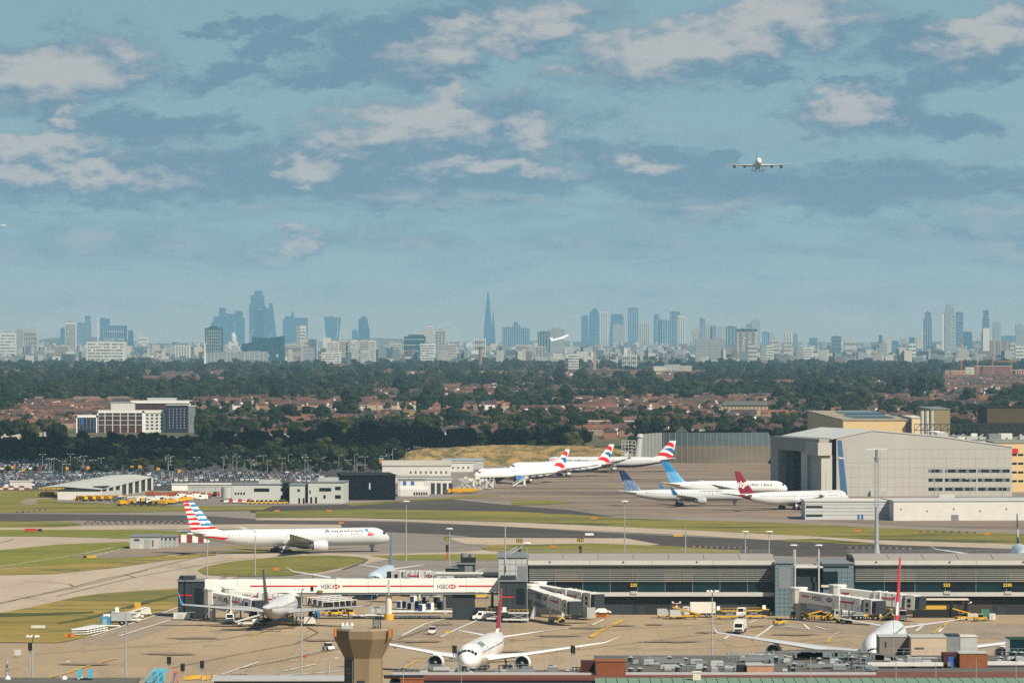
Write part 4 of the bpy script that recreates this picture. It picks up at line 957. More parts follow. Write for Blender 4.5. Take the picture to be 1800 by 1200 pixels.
r_ = building('roof_plant_building', 'long flat roof crowded with pipes and lattice girders behind the hangar', 'building', 1612, 1870, 0, 772, 60, OFFW, MATS['flat_roof_grey'], Y=2340)
rd = random.Random(5)
for i in range(12):
    a = rd.uniform(1, 66); MB().box(a, a+rd.uniform(2, 8), rd.uniform(2, 8), rd.uniform(10, 14), r_['h']+.01, r_['h']+rd.uniform(1.0, 3.4)).build('roof_unit', rd.choice((OFFW, LGREY, CREAM, MGREY)), r_)
g = MB(); w_ = r_['w']
for z0 in (4.2, 7.2): g.beam((0, 16, r_['h']+z0), (w_, 16, r_['h']+z0), .35)
for i in range(22): g.beam((w_*i/22, 16, r_['h']+4.2), (w_*(i+(1 if i % 2 else 1))/22, 16, r_['h']+7.2), .3); g.beam((w_*i/22, 16, r_['h']), (w_*i/22, 16, r_['h']+7.2), .25)
g.build('lattice_girder', DGREY, r_)
mb = MB()
for i in range(14): mb.tube((2+i*4.8, 6, r_['h']+.5), (5+i*4.8, 12, r_['h']+2.2), .4, n=6)
mb.build('roof_pipes', STEEL, r_, stuff=True)
building('dark_building', 'dark brown windowless block against the trees at the right edge', 'building', 1735, 1850, 0, 715, 60, mat('dark_brown_cladding', (.075, .058, .038), .8, .1, .05), BLACK, Y=2900)
building('dark_building', 'low black shed roofline under the brown block', 'building', 1720, 1850, 0, 744, 20, BLACK, BLACK, Y=2700)
# ---------------------------------------------------------------- blast wall
YW = 2815
BW1 = mat('blast_upper_mesh', (.085, .115, .13), .5, .12, .12, streak=(.3, 1, 1)); BW2 = mat('blast_lower_mesh', (.16, .135, .10), .6, .22, .10, streak=(.2, 1, 1))
rt = thing('blast_wall', 'long curved engine-test blast wall of grey mesh panels', 'blast wall', (X(1147, YW), YW, 0))
wl_ = X(1372, YW)-X(1147, YW); hh = Z(760, YW); zmid = Z(783, YW)
def bw_y(q): return 10*(2*q-1)**2
n = 22
for i in range(n):
    a, b = wl_*i/n, wl_*(i+1)/n; ya, yb = bw_y(i/n), bw_y((i+1)/n)
    la = min(1, (i+.0)/1.8+.25) if i < 2 else (min(1, (n-i)/1.8) if i > n-3 else 1); lb = min(1, (i+1.0)/1.8+.25) if i < 1 else (min(1, (n-i-1)/1.8+.1) if i > n-4 else 1)
    for z0, z1a, z1b, m in ((0, min(zmid, hh*la), min(zmid, hh*lb), BW2), (zmid+.05, hh*la, hh*lb, BW1)):
        if z1a <= z0+.1 and z1b <= z0+.1: continue
        z1a, z1b = max(z1a, z0+.05), max(z1b, z0+.05)
        mb = MB(); vs = [(a+.06, ya, z0), (b-.06, yb, z0), (b-.06, yb, z1b), (a+.06, ya, z1a)]
        mb.add(vs+[(x, y+.4, z) for x, y, z in vs], [(0, 1, 2, 3), (7, 6, 5, 4), (0, 4, 5, 1), (1, 5, 6, 2), (2, 6, 7, 3), (3, 7, 4, 0)]); mb.build('panel', m, rt)
mb = MB()
for i in range(n+1):
    if 2 <= i <= n-2: mb.box(wl_*i/n-.2, wl_*i/n+.2, bw_y(i/n)-.15, bw_y(i/n)+3, 0, hh*.98)
mb.build('support_ribs', MGREY, rt, stuff=True)
rt = thing('blast_wall', 'shorter curved blast wall wing with a rounded pale end column', 'blast wall', (X(1117, 2760), 2760, 0))
for i in range(7):
    a = i*2.1+1.2; MB().box(a, a+1.95, 2+i*1.1, 2.5+i*1.1, 0, Z(763-.4*i, 2760)).build('panel', mat('blast_pale', (.27, .29, .28), .5, .1, .1), rt)
mb = MB(); mb.tube((.5, 0, 0), (2.6, 0, Z(768, 2760)), 2.6, 1.6, n=14); mb.tube((2.6, 0, Z(768, 2760)), (2.8, 0, Z(762, 2760)), 2.2, 1.4, n=14); mb.build('end_column', LGREY, rt)
# scaffold frame left of it
rt = thing('scaffold_lattice', 'pale scaffold lattice standing left of the blast wall', 'scaffold', (X(1093, 2780), 2780, 0)); mb = MB(); w_ = 8; h = Z(774, 2780)
for i in range(5):
    for y in (0, 3): mb.tube((w_*i/4, y, 0), (w_*i/4, y, h), .12, n=5)
for j in range(6): z = h*(.3+.7*j/5); mb.beam((0, 0, z), (w_, 0, z), .16); mb.beam((0, 3, z), (w_, 3, z), .16); mb.beam((0, 0, z), (w_*.25, 0, z-h*.12), .12); mb.beam((w_, 0, z), (w_*.6, 0, z-h*.12), .12)
mb.build('tube_lattice', OFFW, rt)
# grassy mound
YM = 2790; mb = MB(); nx, ny = 90, 14; x0, x1 = X(690, YM), X(1105, YM)
def mh(px_): return lerp_tab([(690, 0), (702, 3.0), (716, 7.2), (740, 8.6), (800, 9.6), (850, 10.6), (905, 11.0), (960, 10.4), (1000, 10.6), (1040, 10.0), (1080, 9.4), (1105, 7)], px_)
vs = []
for j in range(ny+1):
    for i in range(nx+1):
        p = 690+415*i/nx; q = j/ny; hgt = mh(p)*min(1, q*2.1)**.8*(1 if q < .75 else max(0, (1-q)*4))
        nz = mnoise.noise(Vector((i*.35, j*.7, 0)))*.7+mnoise.noise(Vector((i*1.1, j*1.9, 5)))*.3
        vs.append((x0+(x1-x0)*i/nx, YM-28+80*q, max(0, hgt+nz*(1 if hgt > 1 else 0))))
mb.add(vs, [(j*(nx+1)+i, j*(nx+1)+i+1, (j+1)*(nx+1)+i+1, (j+1)*(nx+1)+i) for j in range(ny) for i in range(nx)])
g_mound = ground_mat('mound_scrub', (.25, .165, .065), (.36, .245, .10), .03, .14, (1, 1, 1), c3=(.10, .09, .035), t3=(.44, .58), fine=.25)
mb.build('mound_terrain', g_mound, smooth=False)['kind'] = 'structure'
# ---------------------------------------------------------------- white sheds, fire station, black building, offices
ZINC = mat('weathered_zinc_roof', (.40, .38, .33), .7, .2, .15, streak=(.2, 1, 1))
r_ = building('long_shed', 'long white shed with rust-streaked roof nearest the grassy mound', 'shed', 672, 792, 0, 817.5, 14, OFFW, ZINC, Y=2560); panes(r_, 14, 36, .6, 3.4, 8, 1, .3, .5, DGREY)
rr2 = MB(); h = r_['h']; w_ = r_['w']; rr2.add([(-.4, -.4, h), (w_+.4, -.4, h), (w_+.4, 7, h+2.6), (-.4, 7, h+2.6), (w_+.4, 14.4, h), (-.4, 14.4, h)], [(0, 1, 2, 3), (3, 2, 4, 5), (0, 3, 5), (1, 4, 2)]); rr2.build('pitched_roof', ZINC, r_)
r_ = building('long_shed', 'long low white shed with pale flat roof behind the fire station', 'shed', 702, 832, 0, 811.5, 14, OFFW, mat('pale_roof', (.52, .50, .46), .6, .1, .2), Y=2640); panes(r_, 20, 40, 1.2, 3.4, 7, 1, .3, .5, DGREY)
r_ = building('grey_shed', 'pale grey box shed with low ridge left of the parked airliners', 'shed', 776, 850, 0, 808, 40, LGREY, mat('blue_grey_roof', (.33, .37, .38), .5, .06, .2), Y=2700)
r_ = building('sloping_shed', 'shed with white stepped roof behind the black building', 'shed', 655, 752, 0, 836, 16, OFFW, ZINC, Y=2440)
r_ = building('fire_station', 'white two-storey fire station block with two blue windows', 'building', 700, 746, 871, 842, 14, OFFW, MGREY)
for a in (2.2, 6.0): MB().box(a, a+1.6, -.08, .01, 5.0, 6.9).build('window', BLUEP, r_)
MB().prism([(0, -5), (14.5, -5), (14.5, -.05), (0, -.05)], 0, [3.2, 3.2, 4.6, 4.6]).build('lean_to', OFFW, r_)
for i in range(6): MB().box(7.4+i*1.15, 8.2+i*1.15, -5.06, -4.99, .4, 1.9).build('window', DGREY, r_)
r_ = building('garage_block', 'white garage block with four tall dark doors', 'garage', 746.5, 793, 868, 841, 16, OFFW, LGREY)
for i in range(4): MB().box(3.0+i*2.85, 4.9+i*2.85, -.08, .01, .05, 5.3).build('garage_door', DGREY, r_)
r_ = building('black_building', 'large black windowless building beside the white office', 'building', 603, 695, 879, 834, 40, NAVYB, BLACK, yaw=6)
seams(r_, .1, r_['w']-.1, .2, r_['h']-.6, 4, 6, mat('black_seam', (.006, .008, .012), .7, .05), t=.1)
MB().box(12, 12.7, -.1, .01, 5, 8).build('sign_panel', LGREY, r_)
rt = thing('scaffold_tower', 'dark slim frame tower against the right end of the black building', 'scaffold', (X(697.5, 2150), 2150, 0)); mb = MB()
for x in (0, 1.4):
    for y in (0, 1.4): mb.tube((x, y, 0), (x, y, Z(834, 2150)), .1, n=4)
for j in range(8): mb.beam((0, 0, 1.2*j+1), (1.4, 0, 1.2*j+1), .1); mb.beam((0, 0, 1.2*j+1), (1.4, 0, 1.2*j+2.1), .08)
mb.build('tube_frame', MGREY, rt)
GLC = mat('office_panel', (.47, .49, .46), .5, .05, .15)
r_ = building('office_building', 'grey two-storey office block with two window bands at its left end', 'office', 541.5, 604, 884, 846, 22, GLC, MGREY, yaw=-4)
for a, b, z0 in ((8.2, 17, 6.3), (19.8, 24, 6.9), (19.8, 24, 3.0), (11.3, 12.9, 3.0), (1.0, 2.0, 5.2)): MB().box(r_['w']*a/26, r_['w']*b/26, -.07, .01, z0-.9, z0+.7).build('window', GLASS, r_)
for a in (1.0, 3.2): MB().box(a, a+.9, -.07, .01, 0, 2.8).build('door', GLASS, r_)
MB().box(4, 13, 4, 10, r_['h']+.003, r_['h']+1.7).build('roof_plant', LGREY, r_)
r_ = building('office_building', 'middle grey office block between two dark glass slots', 'office', 509, 535, 885, 851, 20, GLC, MGREY)
MB().box(3.6, 4.6, -.07, .01, 5.4, 6.7).build('window', GLASS, r_); MB().box(4, 4.8, -.07, .01, 0, 2.6).build('door', GLASS, r_); MB().box(6, 6.8, -.07, .01, 0, 2.6).build('door', GLASS, r_)
building('office_core', 'dark glass slot between the grey office blocks, left one', 'office', 498.5, 508.6, 882, 848, 18, NAVYB, DGREY)
building('office_core', 'dark glass slot between the grey office blocks, right one', 'office', 535.4, 541.2, 882, 848, 18, NAVYB, DGREY)
r_ = building('office_building', 'wide grey office block left of the glass slots', 'office', 408, 498, 882, 850, 20, GLC, MGREY, yaw=2)
for a, b, z0 in ((10, 17, 5.6), (22.2, 27, 5.8), (22.2, 27, 2.4)): MB().box(a, b, -.07, .01, z0-.9, z0+.7).build('window', GLASS, r_)
for i in range(4): MB().box(1.2+i*1.3, 2.0+i*1.3, -.07, .01, 3.4, 4.4).build('window', GLASS, r_)
MB().box(12, 22, 3, 9, r_['h']+.003, r_['h']+1.5).build('roof_plant', LGREY, r_)
r_ = building('grey_shed', 'low flat grey shed with round tank end left of the offices', 'shed', 330, 408, 872, 850, 14, LGREY, OFFW)
seams(r_, 0, r_['w'], 0, 4.4, 8, 1)
mb = MB(); mb.tube((X(398, 2215), 2215, 0), (X(398, 2215), 2215, 5.0), 2.4, n=16); tag(mb.build('storage_tank', LGREY), 'pale round storage tank at the end of the low grey shed', 'tank')
r_ = building('white_shed', 'white pitched shed standing before the far car park, above the plough row', 'shed', 302, 332, 862, 850, 8, WHITE, OFFW)
building('brick_column_building', 'small salmon pink tower between the trees and the white sheds', 'tower', 667, 672.5, 0, 805, 2, mat('salmon_render', (.52, .22, .13), .7, .06), CREAM, Y=2700)
building('gatehouse', 'small white gatehouse behind the car park under the dark trees', 'hut', 424, 446, 0, 816, 6, OFFW, LGREY, Y=2760)
# ---------------------------------------------------------------- curved roof shed
Y0 = 2190; rt = thing('vehicle_shed', 'long shed with curved translucent roof and open bays on its right half', 'shed', (X(101, Y0), Y0, 0), 0)
def sh(p, Y): return X(p, Y)-X(101, Y0)
E0, E1 = (sh(103, 2195), 5), (sh(272, 2330), 140)          # near-left to far-right along the front
a0 = Vector((0, 0)); a1 = Vector((sh(176, Y0), 4)); a2 = Vector((sh(268, 2330), 138))
LENSM = mat('translucent_roof', (.50, .50, .46), .5, .12, .1)
MB().box(a0.x, a1.x, a0.y, a0.y+6, 0, 4.0).build('front_wall', OFFW, rt)
mb = MB(); mb.add([(a0.x, -.2, 4.2), (a1.x, -.2, 4.2), (a1.x+2, 30, 5.6), (a0.x+3, 30, 5.2), (a0.x, -.2, 4.01), (a1.x, -.2, 4.01), (a1.x+2, 30, 5.4), (a0.x+3, 30, 5.0)], [(0, 1, 2, 3), (7, 6, 5, 4), (4, 5, 1, 0), (5, 6, 2, 1), (6, 7, 3, 2), (7, 4, 0, 3)]); mb.build('solar_roof', BLACK, rt)
nb = 8
mb = MB(); rs = []
for i in range(nb+1):
    q = i/nb; p = a1+(a2-a1)*q; hgt = 4.6+1.9*q**.8
    rs.append([(p.x, p.y, hgt), (p.x-10-9*(1-q), p.y+14, hgt+.9), (p.x-22-8*(1-q), p.y+24, hgt+.2)])
vs = [p for r0 in rs for p in r0]+[(x, y, z-.3) for r0 in rs for x, y, z in r0]; o_ = 3*(nb+1)
fs = [(i*3+j, i*3+j+1, (i+1)*3+j+1, (i+1)*3+j) for i in range(nb) for j in range(2)]
fs = [tuple(reversed(f)) for f in fs]+[tuple(x+o_ for x in f) for f in fs]+[(i*3, (i+1)*3, (i+1)*3+o_, i*3+o_) for i in range(nb)]
mb.add(vs, fs); mb.build('curved_roof', LENSM, rt)
for i in range(nb+1):
    q = i/nb; p = a1+(a2-a1)*q; MB().box(p.x-.5, p.x+.5, p.y+.3, p.y+1.3, 0, 4.3+1.9*q**.8).build('column', OFFW, rt)
mb = MB(); vs = [(a1.x, a1.y+13, 0), (a2.x, a2.y+13, 0), (a2.x, a2.y+13, 6.0), (a1.x, a1.y+13, 4.2)]; mb.add(vs+[(x, y+.3, z) for x, y, z in vs], [(0, 1, 2, 3), (7, 6, 5, 4)]); mb.build('back_wall', DGREY, rt)
MB().prism([(a1.x, a1.y), (a1.x+8, a1.y+22), (a1.x+7.6, a1.y+22), (a1.x-.4, a1.y)], 0, [3.6, 3.8, 3.8, 3.6]).build('low_wall', LGREY, rt)
# ---------------------------------------------------------------- grey equipment building & chequered fence
r_ = building('equipment_building', 'grey equipment building with louvred doors on the grass by the taxiway', 'building', 228.5, 279, 964.5, 941, 14, LGREY, MGREY)
w_ = r_['w']
for a, b, z0, z1, m in ((1.4, 3.4, 2.9, 3.6, DGREY), (3.4, 4.3, .2, 1.4, CREAM), (5.2, 7.2, 0, 3.7, STEEL), (7.8, 8.5, .9, 3.2, mat('rust_patch', (.22, .10, .05), .8, .2))): MB().box(a, b, -.07, .01, z0, z1).build('panel', m, r_)
r2 = building('equipment_building', 'right half of the grey equipment building with four louvred bays', 'building', 279.5, 310, 962, 941, 10, LGREY, MGREY)
for i in range(4): MB().box(.4+i*1.55, 1.5+i*1.55, -.07, .01, .1, 3.9).build('louvred_door', STEEL, r2); MB().box(.6+i*1.55, 1.3+i*1.55, -.11, -.06, 2.7, 3.6).build('vent', DGREY, r2)
RWM = mat('faded_red_board', (.22, .045, .03), .7, .12, 1)
rt = thing('chequered_fence', 'low slatted blast fence painted in red and white squares under the striped tail', 'fence', (X(308, 1735), 1735, 0))
for i in range(6):
    MB().prism([(i*2.1, 0), (i*2.1+2.05, 0), (i*2.1+2.05, .35), (i*2.1, .35)], .1, [2.9, 2.9, 3.0, 3.0]).build('board', RWM if i % 2 == 0 else WHITE, rt)
rt = thing('chequered_fence', 'red and white chequered boards below a white hut at the far left', 'fence', (X(0, 2330), 2330, 0))
for i in range(6):
    for j in range(2): MB().box(i*2.6-1, i*2.6+1.55, 0, .3, .1+j*1.0, 1.08+j*1.0).build('board', (RWM if (i+j) % 2 else OFFW), rt)
r_ = building('cabin', 'white portable cabin with dark window band left of the car park', 'cabin', 18, 55, 0, 844, 4, OFFW, WHITE, Y=2345); panes(r_, .5, 9.5, 1.4+2.4, 2.6+2.4, 7, 1, .8, .9)
# ---------------------------------------------------------------- near tower stub (faceted concrete)
TY = 760; s_ = F/TY; cxp = 648
rt = thing('concrete_tower', 'faceted brown concrete tower with flared head at the bottom of the picture', 'tower', (X(639, TY), TY, 0))
def octo(rx, z, rot=-4): return [(rx*cos(R(a+rot)), rx*sin(R(a+rot)), z) for a in (-157.5, -112.5, -67.5, -22.5, 22.5, 67.5, 112.5, 157.5)]
r1 = X(672, TY)-X(639, TY); r2 = X(690, TY)-X(639, TY); zt = Z(1106, TY); z2 = Z(1120, TY); z3 = Z(1155, TY)
MB().rings([octo(r1*1.06, 0), octo(r1*1.06, z3)]).build('shaft', CONC, rt)
hd = MB().rings([octo(r1*1.06, z3+.003), octo(r2*1.05, z2), octo(r2*1.07, zt)]).build('head', CONC, rt)
mb = MB()
for zz in (z3+.05, z3-4.2, z3-8.0):
    mb.rings([octo(r1*1.068, zz), octo(r1*1.068, zz+.06)], cap=False)
mb.build('casting_seams', mat('seam_brown', (.12, .09, .06), .9, .1), rt, stuff=True)
MB().rings([octo(r2*1.0, zt+.004), octo(r2*.98, zt+.25)]).build('roof_deck', mat('tower_deck', (.30, .24, .17), .9, .2, 1), rt)
sc2 = octo(r1*1.09, 0)
def facet(p, q, a, b, z0, z1, m, nm):
    A_, B_ = Vector(sc2[p]), Vector(sc2[q]); P1 = A_.lerp(B_, a); P2 = A_.lerp(B_, b); n_ = Vector((P1.y-P2.y, P2.x-P1.x, 0)).normalized()*.12
    mb = MB(); vs = [Vector((P1.x, P1.y, z0)), Vector((P2.x, P2.y, z0)), Vector((P2.x, P2.y, z1)), Vector((P1.x, P1.y, z1))]
    mb.add([v-n_ for v in vs]+[v+n_ for v in vs], [(3, 2, 1, 0), (4, 5, 6, 7), (0, 1, 5, 4), (1, 2, 6, 5), (2, 3, 7, 6), (3, 0, 4, 7)]); return mb.build(nm, m, rt)
facet(1, 2, .25, .70, Z(1200, TY), Z(1193, TY), DGREY, 'window'); facet(0, 1, .1, .9, 0, z3-.3, mat('tower_side_shade', (.10, .095, .085), .8, .1, .5), 'side_face')  # dark sheet over the left facet: its shade put into the colour
for zz in (1173, 1180): facet(0, 1, .3, .7, Z(zz+2, TY)-.02, Z(zz, TY), OFFW, 'light_fitting')
for a in (-4.7, 4.5):
    mb = MB(); mb.tube((a*.95, -3.2 if a > 0 else -2.9, zt), (a*.95, -3.2 if a > 0 else -2.9, zt+.5), .16, n=8); mb.tube((a*.95, -3.2 if a > 0 else -2.9, zt-.9), (a*.95, -3.2 if a > 0 else -2.9, zt), .22, n=8)
    mb.build('warning_light', ORG, rt)
rt = thing('antenna_cluster', 'white rounded equipment pods with aerials on the left of the tower roof', 'antenna', (X(611, TY), TY-1.5, zt+.25))
MB().box(-.9, .9, -.4, .4, .02, .5).build('base', LGREY, rt)
for q in (-.8, -.1, .7): MB().tube((q, 0, .5), (q, 0, 1.0), .35, .22, n=10).build('pod', OFFW, rt)
MB().tube((.5, 0, 1), (.5, 0, 2.2), .04, n=5).build('aerial', STEEL, rt)
rt = thing('antenna_cluster', 'dark lattice camera cluster on the right of the tower roof', 'antenna', (X(663, TY), TY-1.5, zt+.25))
mb = MB(); rd = random.Random(3)
for i in range(4): mb.tube((-.6+i*.4, 0, 0), (-.6+i*.4, .1, 1.5), .07, n=5)
for j in range(4): mb.beam((-.7, 0, .25+j*.4), (.7, 0, .25+j*.4), .1)
mb.build('rack', DGREY, rt); MB().box(-.55, .5, -.3, .3, .5, 1.3).build('camera_box', MGREY, rt)
# ---------------------------------------------------------------- near roofs along the bottom edge
RZ = 18.0
ROOFD = mat('roof_felt_grey', (.115, .11, .10), .9, .22, .25); ROOFR = mat('rusty_roof_strip', (.15, .055, .04), .9, .2, .5); COPP = mat('verdigris_sheet', (.155, .245, .18), .75, .12, .35, streak=(1, 1, .12))
def YR(py, z=RZ): return (H-z)*F/(py-HY)
rt = thing('near_roof', 'wide flat grey terminal roof filling the bottom edge on the right', 'roof', (X(1075, 800), 800, 0))
def lx(p, Y): return X(p, Y)-rt.location.x
ya, yb = YR(1203), YR(1150)
def deck(a, b, p0, p1, z, m, nm, th=.5, parent=None):
    MB().prism([(X(p0, a)-rt.location.x, a-800), (X(p1, a)-rt.location.x, a-800), (X(p1, b)-rt.location.x, b-800), (X(p0, b)-rt.location.x, b-800)], z-th, z).build(nm, m, parent or rt)
yc = YR(1177)
MB().prism([(X(1044, yb)-rt.location.x, ya-795), (X(1900, yb)-rt.location.x, ya-795), (X(1900, yb)-rt.location.x, yb-800), (X(1044, yb)-rt.location.x, yb-800)], 0, RZ-.6).build('wall', DGREY, rt)
MB().prism([(X(690, yc)-rt.location.x, ya-795), (X(1043, yc)-rt.location.x, ya-795), (X(1043, yc)-rt.location.x, yc-800), (X(690, yc)-rt.location.x, yc-800)], 0, RZ-.6).build('wall', DGREY, rt)
deck(YR(1186), YR(1151), 1044, 1900, RZ, ROOFD, 'deck'); deck(YR(1186), YR(1177), 690, 1043, RZ, ROOFD, 'deck')
deck(YR(1191), YR(1181), 690, 1900, RZ+.1, ROOFR, 'red_strip')
deck(YR(1186.3), YR(1185.2), 690, 1540, RZ+.45, LGREY, 'parapet'); deck(YR(1174), YR(1172), 1525, 1658, RZ+.9, OFFW, 'parapet'); deck(YR(1172), YR(1170.5), 1736, 1900, RZ+.9, OFFW, 'parapet')
zc_ = RZ+.1; nP = 44
for i in range(nP):
    p0 = 1045+(1900-1045)*i/nP; p1 = 1045+(1900-1045)*(i+.93)/nP; y0, y1 = YR(1212), YR(1191.3)
    mb = MB(); mb.prism([(X(p0, y1)-rt.location.x, y0-800), (X(p1, y1)-rt.location.x, y0-800), (X(p1, y1)-rt.location.x, y1-800), (X(p0, y1)-rt.location.x, y1-800)], RZ-.8, [RZ-.6, RZ-.6, zc_, zc_]); mb.build('copper_sheet', COPP, rt)
# railings with slim posts
def railing(label, p0, p1, py, z=RZ, hgt=1.1, n=60, lean=0):
    Y = YR(py, z); x0, x1 = X(p0, Y), X(p1, Y); r_ = thing('roof_railing', label, 'railing', (x0, Y, z+.01))
    for j in (.5, 1): MB().beam((0, 0, hgt*j), (x1-x0, 0, hgt*j), .05).build('rail', STEEL, r_)
    for i in range(n+1): q = (x1-x0)*i/n; MB().tube((q, 0, 0), (q+lean, 0, hgt), .035, n=5).build('post', STEEL, r_)
    return r_
railing('slim steel railing along the far edge of the near roof, left stretch', 692, 1020, 1178, n=36, lean=.15)
railing('slim steel railing along the far edge of the near roof, right stretch', 1106, 1530, 1156, n=34, lean=.25)
railing('slim steel railing behind the brick box at the bottom right', 1560, 1800, 1150, n=18, lean=.3)
# boxes and plant on that roof
def rbox(name, label, cat, p0, p1, base, top, dep, m, roof, z=RZ, yaw=0, Yf=None):
    Y = YR(base, z) if Yf is None else Yf; x0, x1 = X(p0, Y), X(p1, Y); h = Z(top, Y)-z
    r_ = thing(name, label, cat, (x0, Y, z+.02), yaw); w_ = (x1-x0)/cos(R(yaw))
    MB().box(0, w_, 0, dep, 0, h-.12).build('wall', m, r_); MB().box(-.12, w_+.12, -.12, dep+.12, h-.117, h).build('roof', roof, r_); r_['w'] = w_; r_['h'] = h; r_['d'] = dep; return r_
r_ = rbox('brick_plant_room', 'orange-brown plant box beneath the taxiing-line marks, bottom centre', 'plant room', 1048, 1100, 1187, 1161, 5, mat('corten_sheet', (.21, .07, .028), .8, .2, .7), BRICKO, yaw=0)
MB().box(-2.6, -.15, 1.2, 4.8, 0, r_['h']-.15).build('shaded_side', mat('dark_maroon', (.06, .02, .018), .85, .15, .6), r_)  # left side of the box as a dark piece, shade put into its colour
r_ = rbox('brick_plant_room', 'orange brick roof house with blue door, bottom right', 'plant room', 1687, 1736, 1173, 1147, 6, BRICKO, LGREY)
MB().box(-2.7, -.1, 1.0, 5.8, 0, r_['h']-.2).build('shaded_side', MATS['dark_maroon'], r_); MB().box(-1.9, -1.0, .92, 1.0, 0, 1.9).build('door', BLUEP, r_)  # left side of the house darkened: shade painted as maroon; the door sits on it
mb = MB(); nz = int(r_['h']/.33)
for j in range(1, nz): mb.box(0, r_['w'], -.012, .005, j*.33-.02, j*.33+.02)
mb.build('brick_courses', mat('mortar', (.22, .12, .07), .9, .1), r_, stuff=True)
r_ = rbox('brick_plant_room', 'small pinkish brick box with dark left side on the near roof', 'plant room', 1313, 1360, 1184, 1168, 3, mat('pink_brick', (.42, .24, .15), .85, .15, .8), LGREY); MB().box(-1.7, -.1, .5, 2.8, 0, r_['h']-.15).build('shaded_side', BLACK, r_)  # black left piece carries the shade of that side in its colour
r_ = rbox('white_duct_box', 'cream ventilation stack at the edge of the red strip', 'ventilation stack', 1218, 1232, 1195, 1180, 1.5, CREAM, WHITE)
r_ = rbox('red_box', 'low orange-red roof box at the bottom, right of the concrete tower', 'roof box', 704, 745, 1200, 1192, 2, BRICKO, BRICKO)
r_ = rbox('dark_box', 'long low brown roof block right of the concrete tower', 'roof box', 675, 744, 1192, 1187, 2, MATS['dark_maroon'], DGREY)
# taller pale blocks before the red-finned giant
r_ = rbox('pale_block', 'grey-brown block with dark doorway hiding the double-deck nose', 'building', 1546, 1601, 1153, 1118, 8, mat('taupe_render', (.20, .175, .15), .8, .08, .3), LGREY, z=0, Yf=905)
MB().box(r_['w']*.57, r_['w']*.77, -.05, .01, 0, r_['h']-2.3).build('doorway', BLACK, r_); MB().box(r_['w']*.17, r_['w']*.22, -.05, .01, r_['h']-2.1, r_['h']-1.0).build('vent', DGREY, r_)
r_ = rbox('pale_block', 'cream block lit by the sun beside the taupe block', 'building', 1601.5, 1664, 1153, 1119, 8, mat('peach_render', (.50, .40, .30), .8, .06, .3), LGREY, z=0, Yf=900)
MB().box(r_['w']*.1, r_['w']*.37, -.08, .01, r_['h']-2.3, r_['h']-2.0).build('ledge', DGREY, r_)
rbox('pale_block', 'mid grey block right of the cream one', 'building', 1664.5, 1687, 1150, 1116, 6, MGREY, DGREY, z=0, Yf=904)
rbox('pale_block', 'light grey ribbed plant block at the right of the group', 'building', 1688, 1718, 1146, 1118, 6, LGREY, OFFW, z=0, Yf=908)
r_ = rbox('glass_lantern', 'teal glass lantern with dark flat roof at the right edge', 'roof lantern', 1775, 1860, 1146, 1123, 8, TEALG, mat('dark_green_roof', (.02, .045, .03), .7, .1), z=0, Yf=905)
rd = random.Random(11)
PL = (MGREY, DGREY, STEEL, DGREY, LGREY, mat('duct_blue_grey', (.20, .26, .30), .45, .1, .5))
LB = ['grey duct run', 'steel ventilation cowl', 'pale air handling box', 'dark cable tray', 'blue-grey cooler box', 'galvanised access frame', 'low white housing', 'round roof fan']
def clutter(p0, p1, n, pa, pb, place):
    for i in range(n):
        p = rd.uniform(p0, p1); py = rd.uniform(pa, pb); Y = YR(py); k_ = rd.randrange(8); m = PL[k_ % 6]
        r_ = thing('roof_plant', LB[k_]+' '+place, 'roof plant', (X(p, Y), Y, RZ+.02), rd.choice((0, 0, 90, 8)), 'plant '+place+' '+LB[k_].split()[-1])
        a = rd.uniform(.4, 1.8); h = rd.uniform(.25, .95)
        if k_ == 0: MB().box(-a*2, a*2, -.3, .3, .3, .9).build('duct', m, r_); MB().box(-a*2+.2, -a*2+.5, -.35, .35, 0, .3).build('foot', DGREY, r_); MB().box(a*2-.5, a*2-.2, -.35, .35, 0, .3).build('foot', DGREY, r_)
        elif k_ == 1 or k_ == 7: MB().tube((0, 0, 0), (0, 0, h), .4, n=10).build('stack', m, r_); MB().tube((0, 0, h), (0, 0, h+.25), .6, .2, n=10).build('cap', STEEL, r_)
        elif k_ == 3 or k_ == 5:
            mb = MB()
            for q in (-a, 0, a): mb.tube((q, -.4, 0), (q, -.4, h+.5), .06, n=5); mb.tube((q, .5, 0), (q, .5, h+.5), .06, n=5)
            mb.beam((-a, -.4, h+.4), (a, -.4, h+.4), .09); mb.beam((-a, .5, h+.4), (a, .5, h+.4), .09); mb.beam((-a, -.4, h*.5), (a, .5, h*.5), .07); mb.build('frame', m, r_)
        else: MB().box(-a, a, -.6, .6, .1, h).build('body', m, r_); MB().box(-a*.9, a*.9, -.5, .5, h, h+.12).build('lid', LGREY, r_)
clutter(745, 1040, 22, 1178, 1185, 'on the near roof left of the orange-brown box')
clutter(1104, 1310, 36, 1160, 1183, 'on the near roof between the two brick boxes')
clutter(1320, 1540, 60, 1152, 1182, 'on the near roof below the long wing')
clutter(1555, 1680, 16, 1160, 1172, 'on the near roof beside the blue-door brick house')
clutter(1740, 1800, 12, 1150, 1168, 'on the near roof at the right edge')
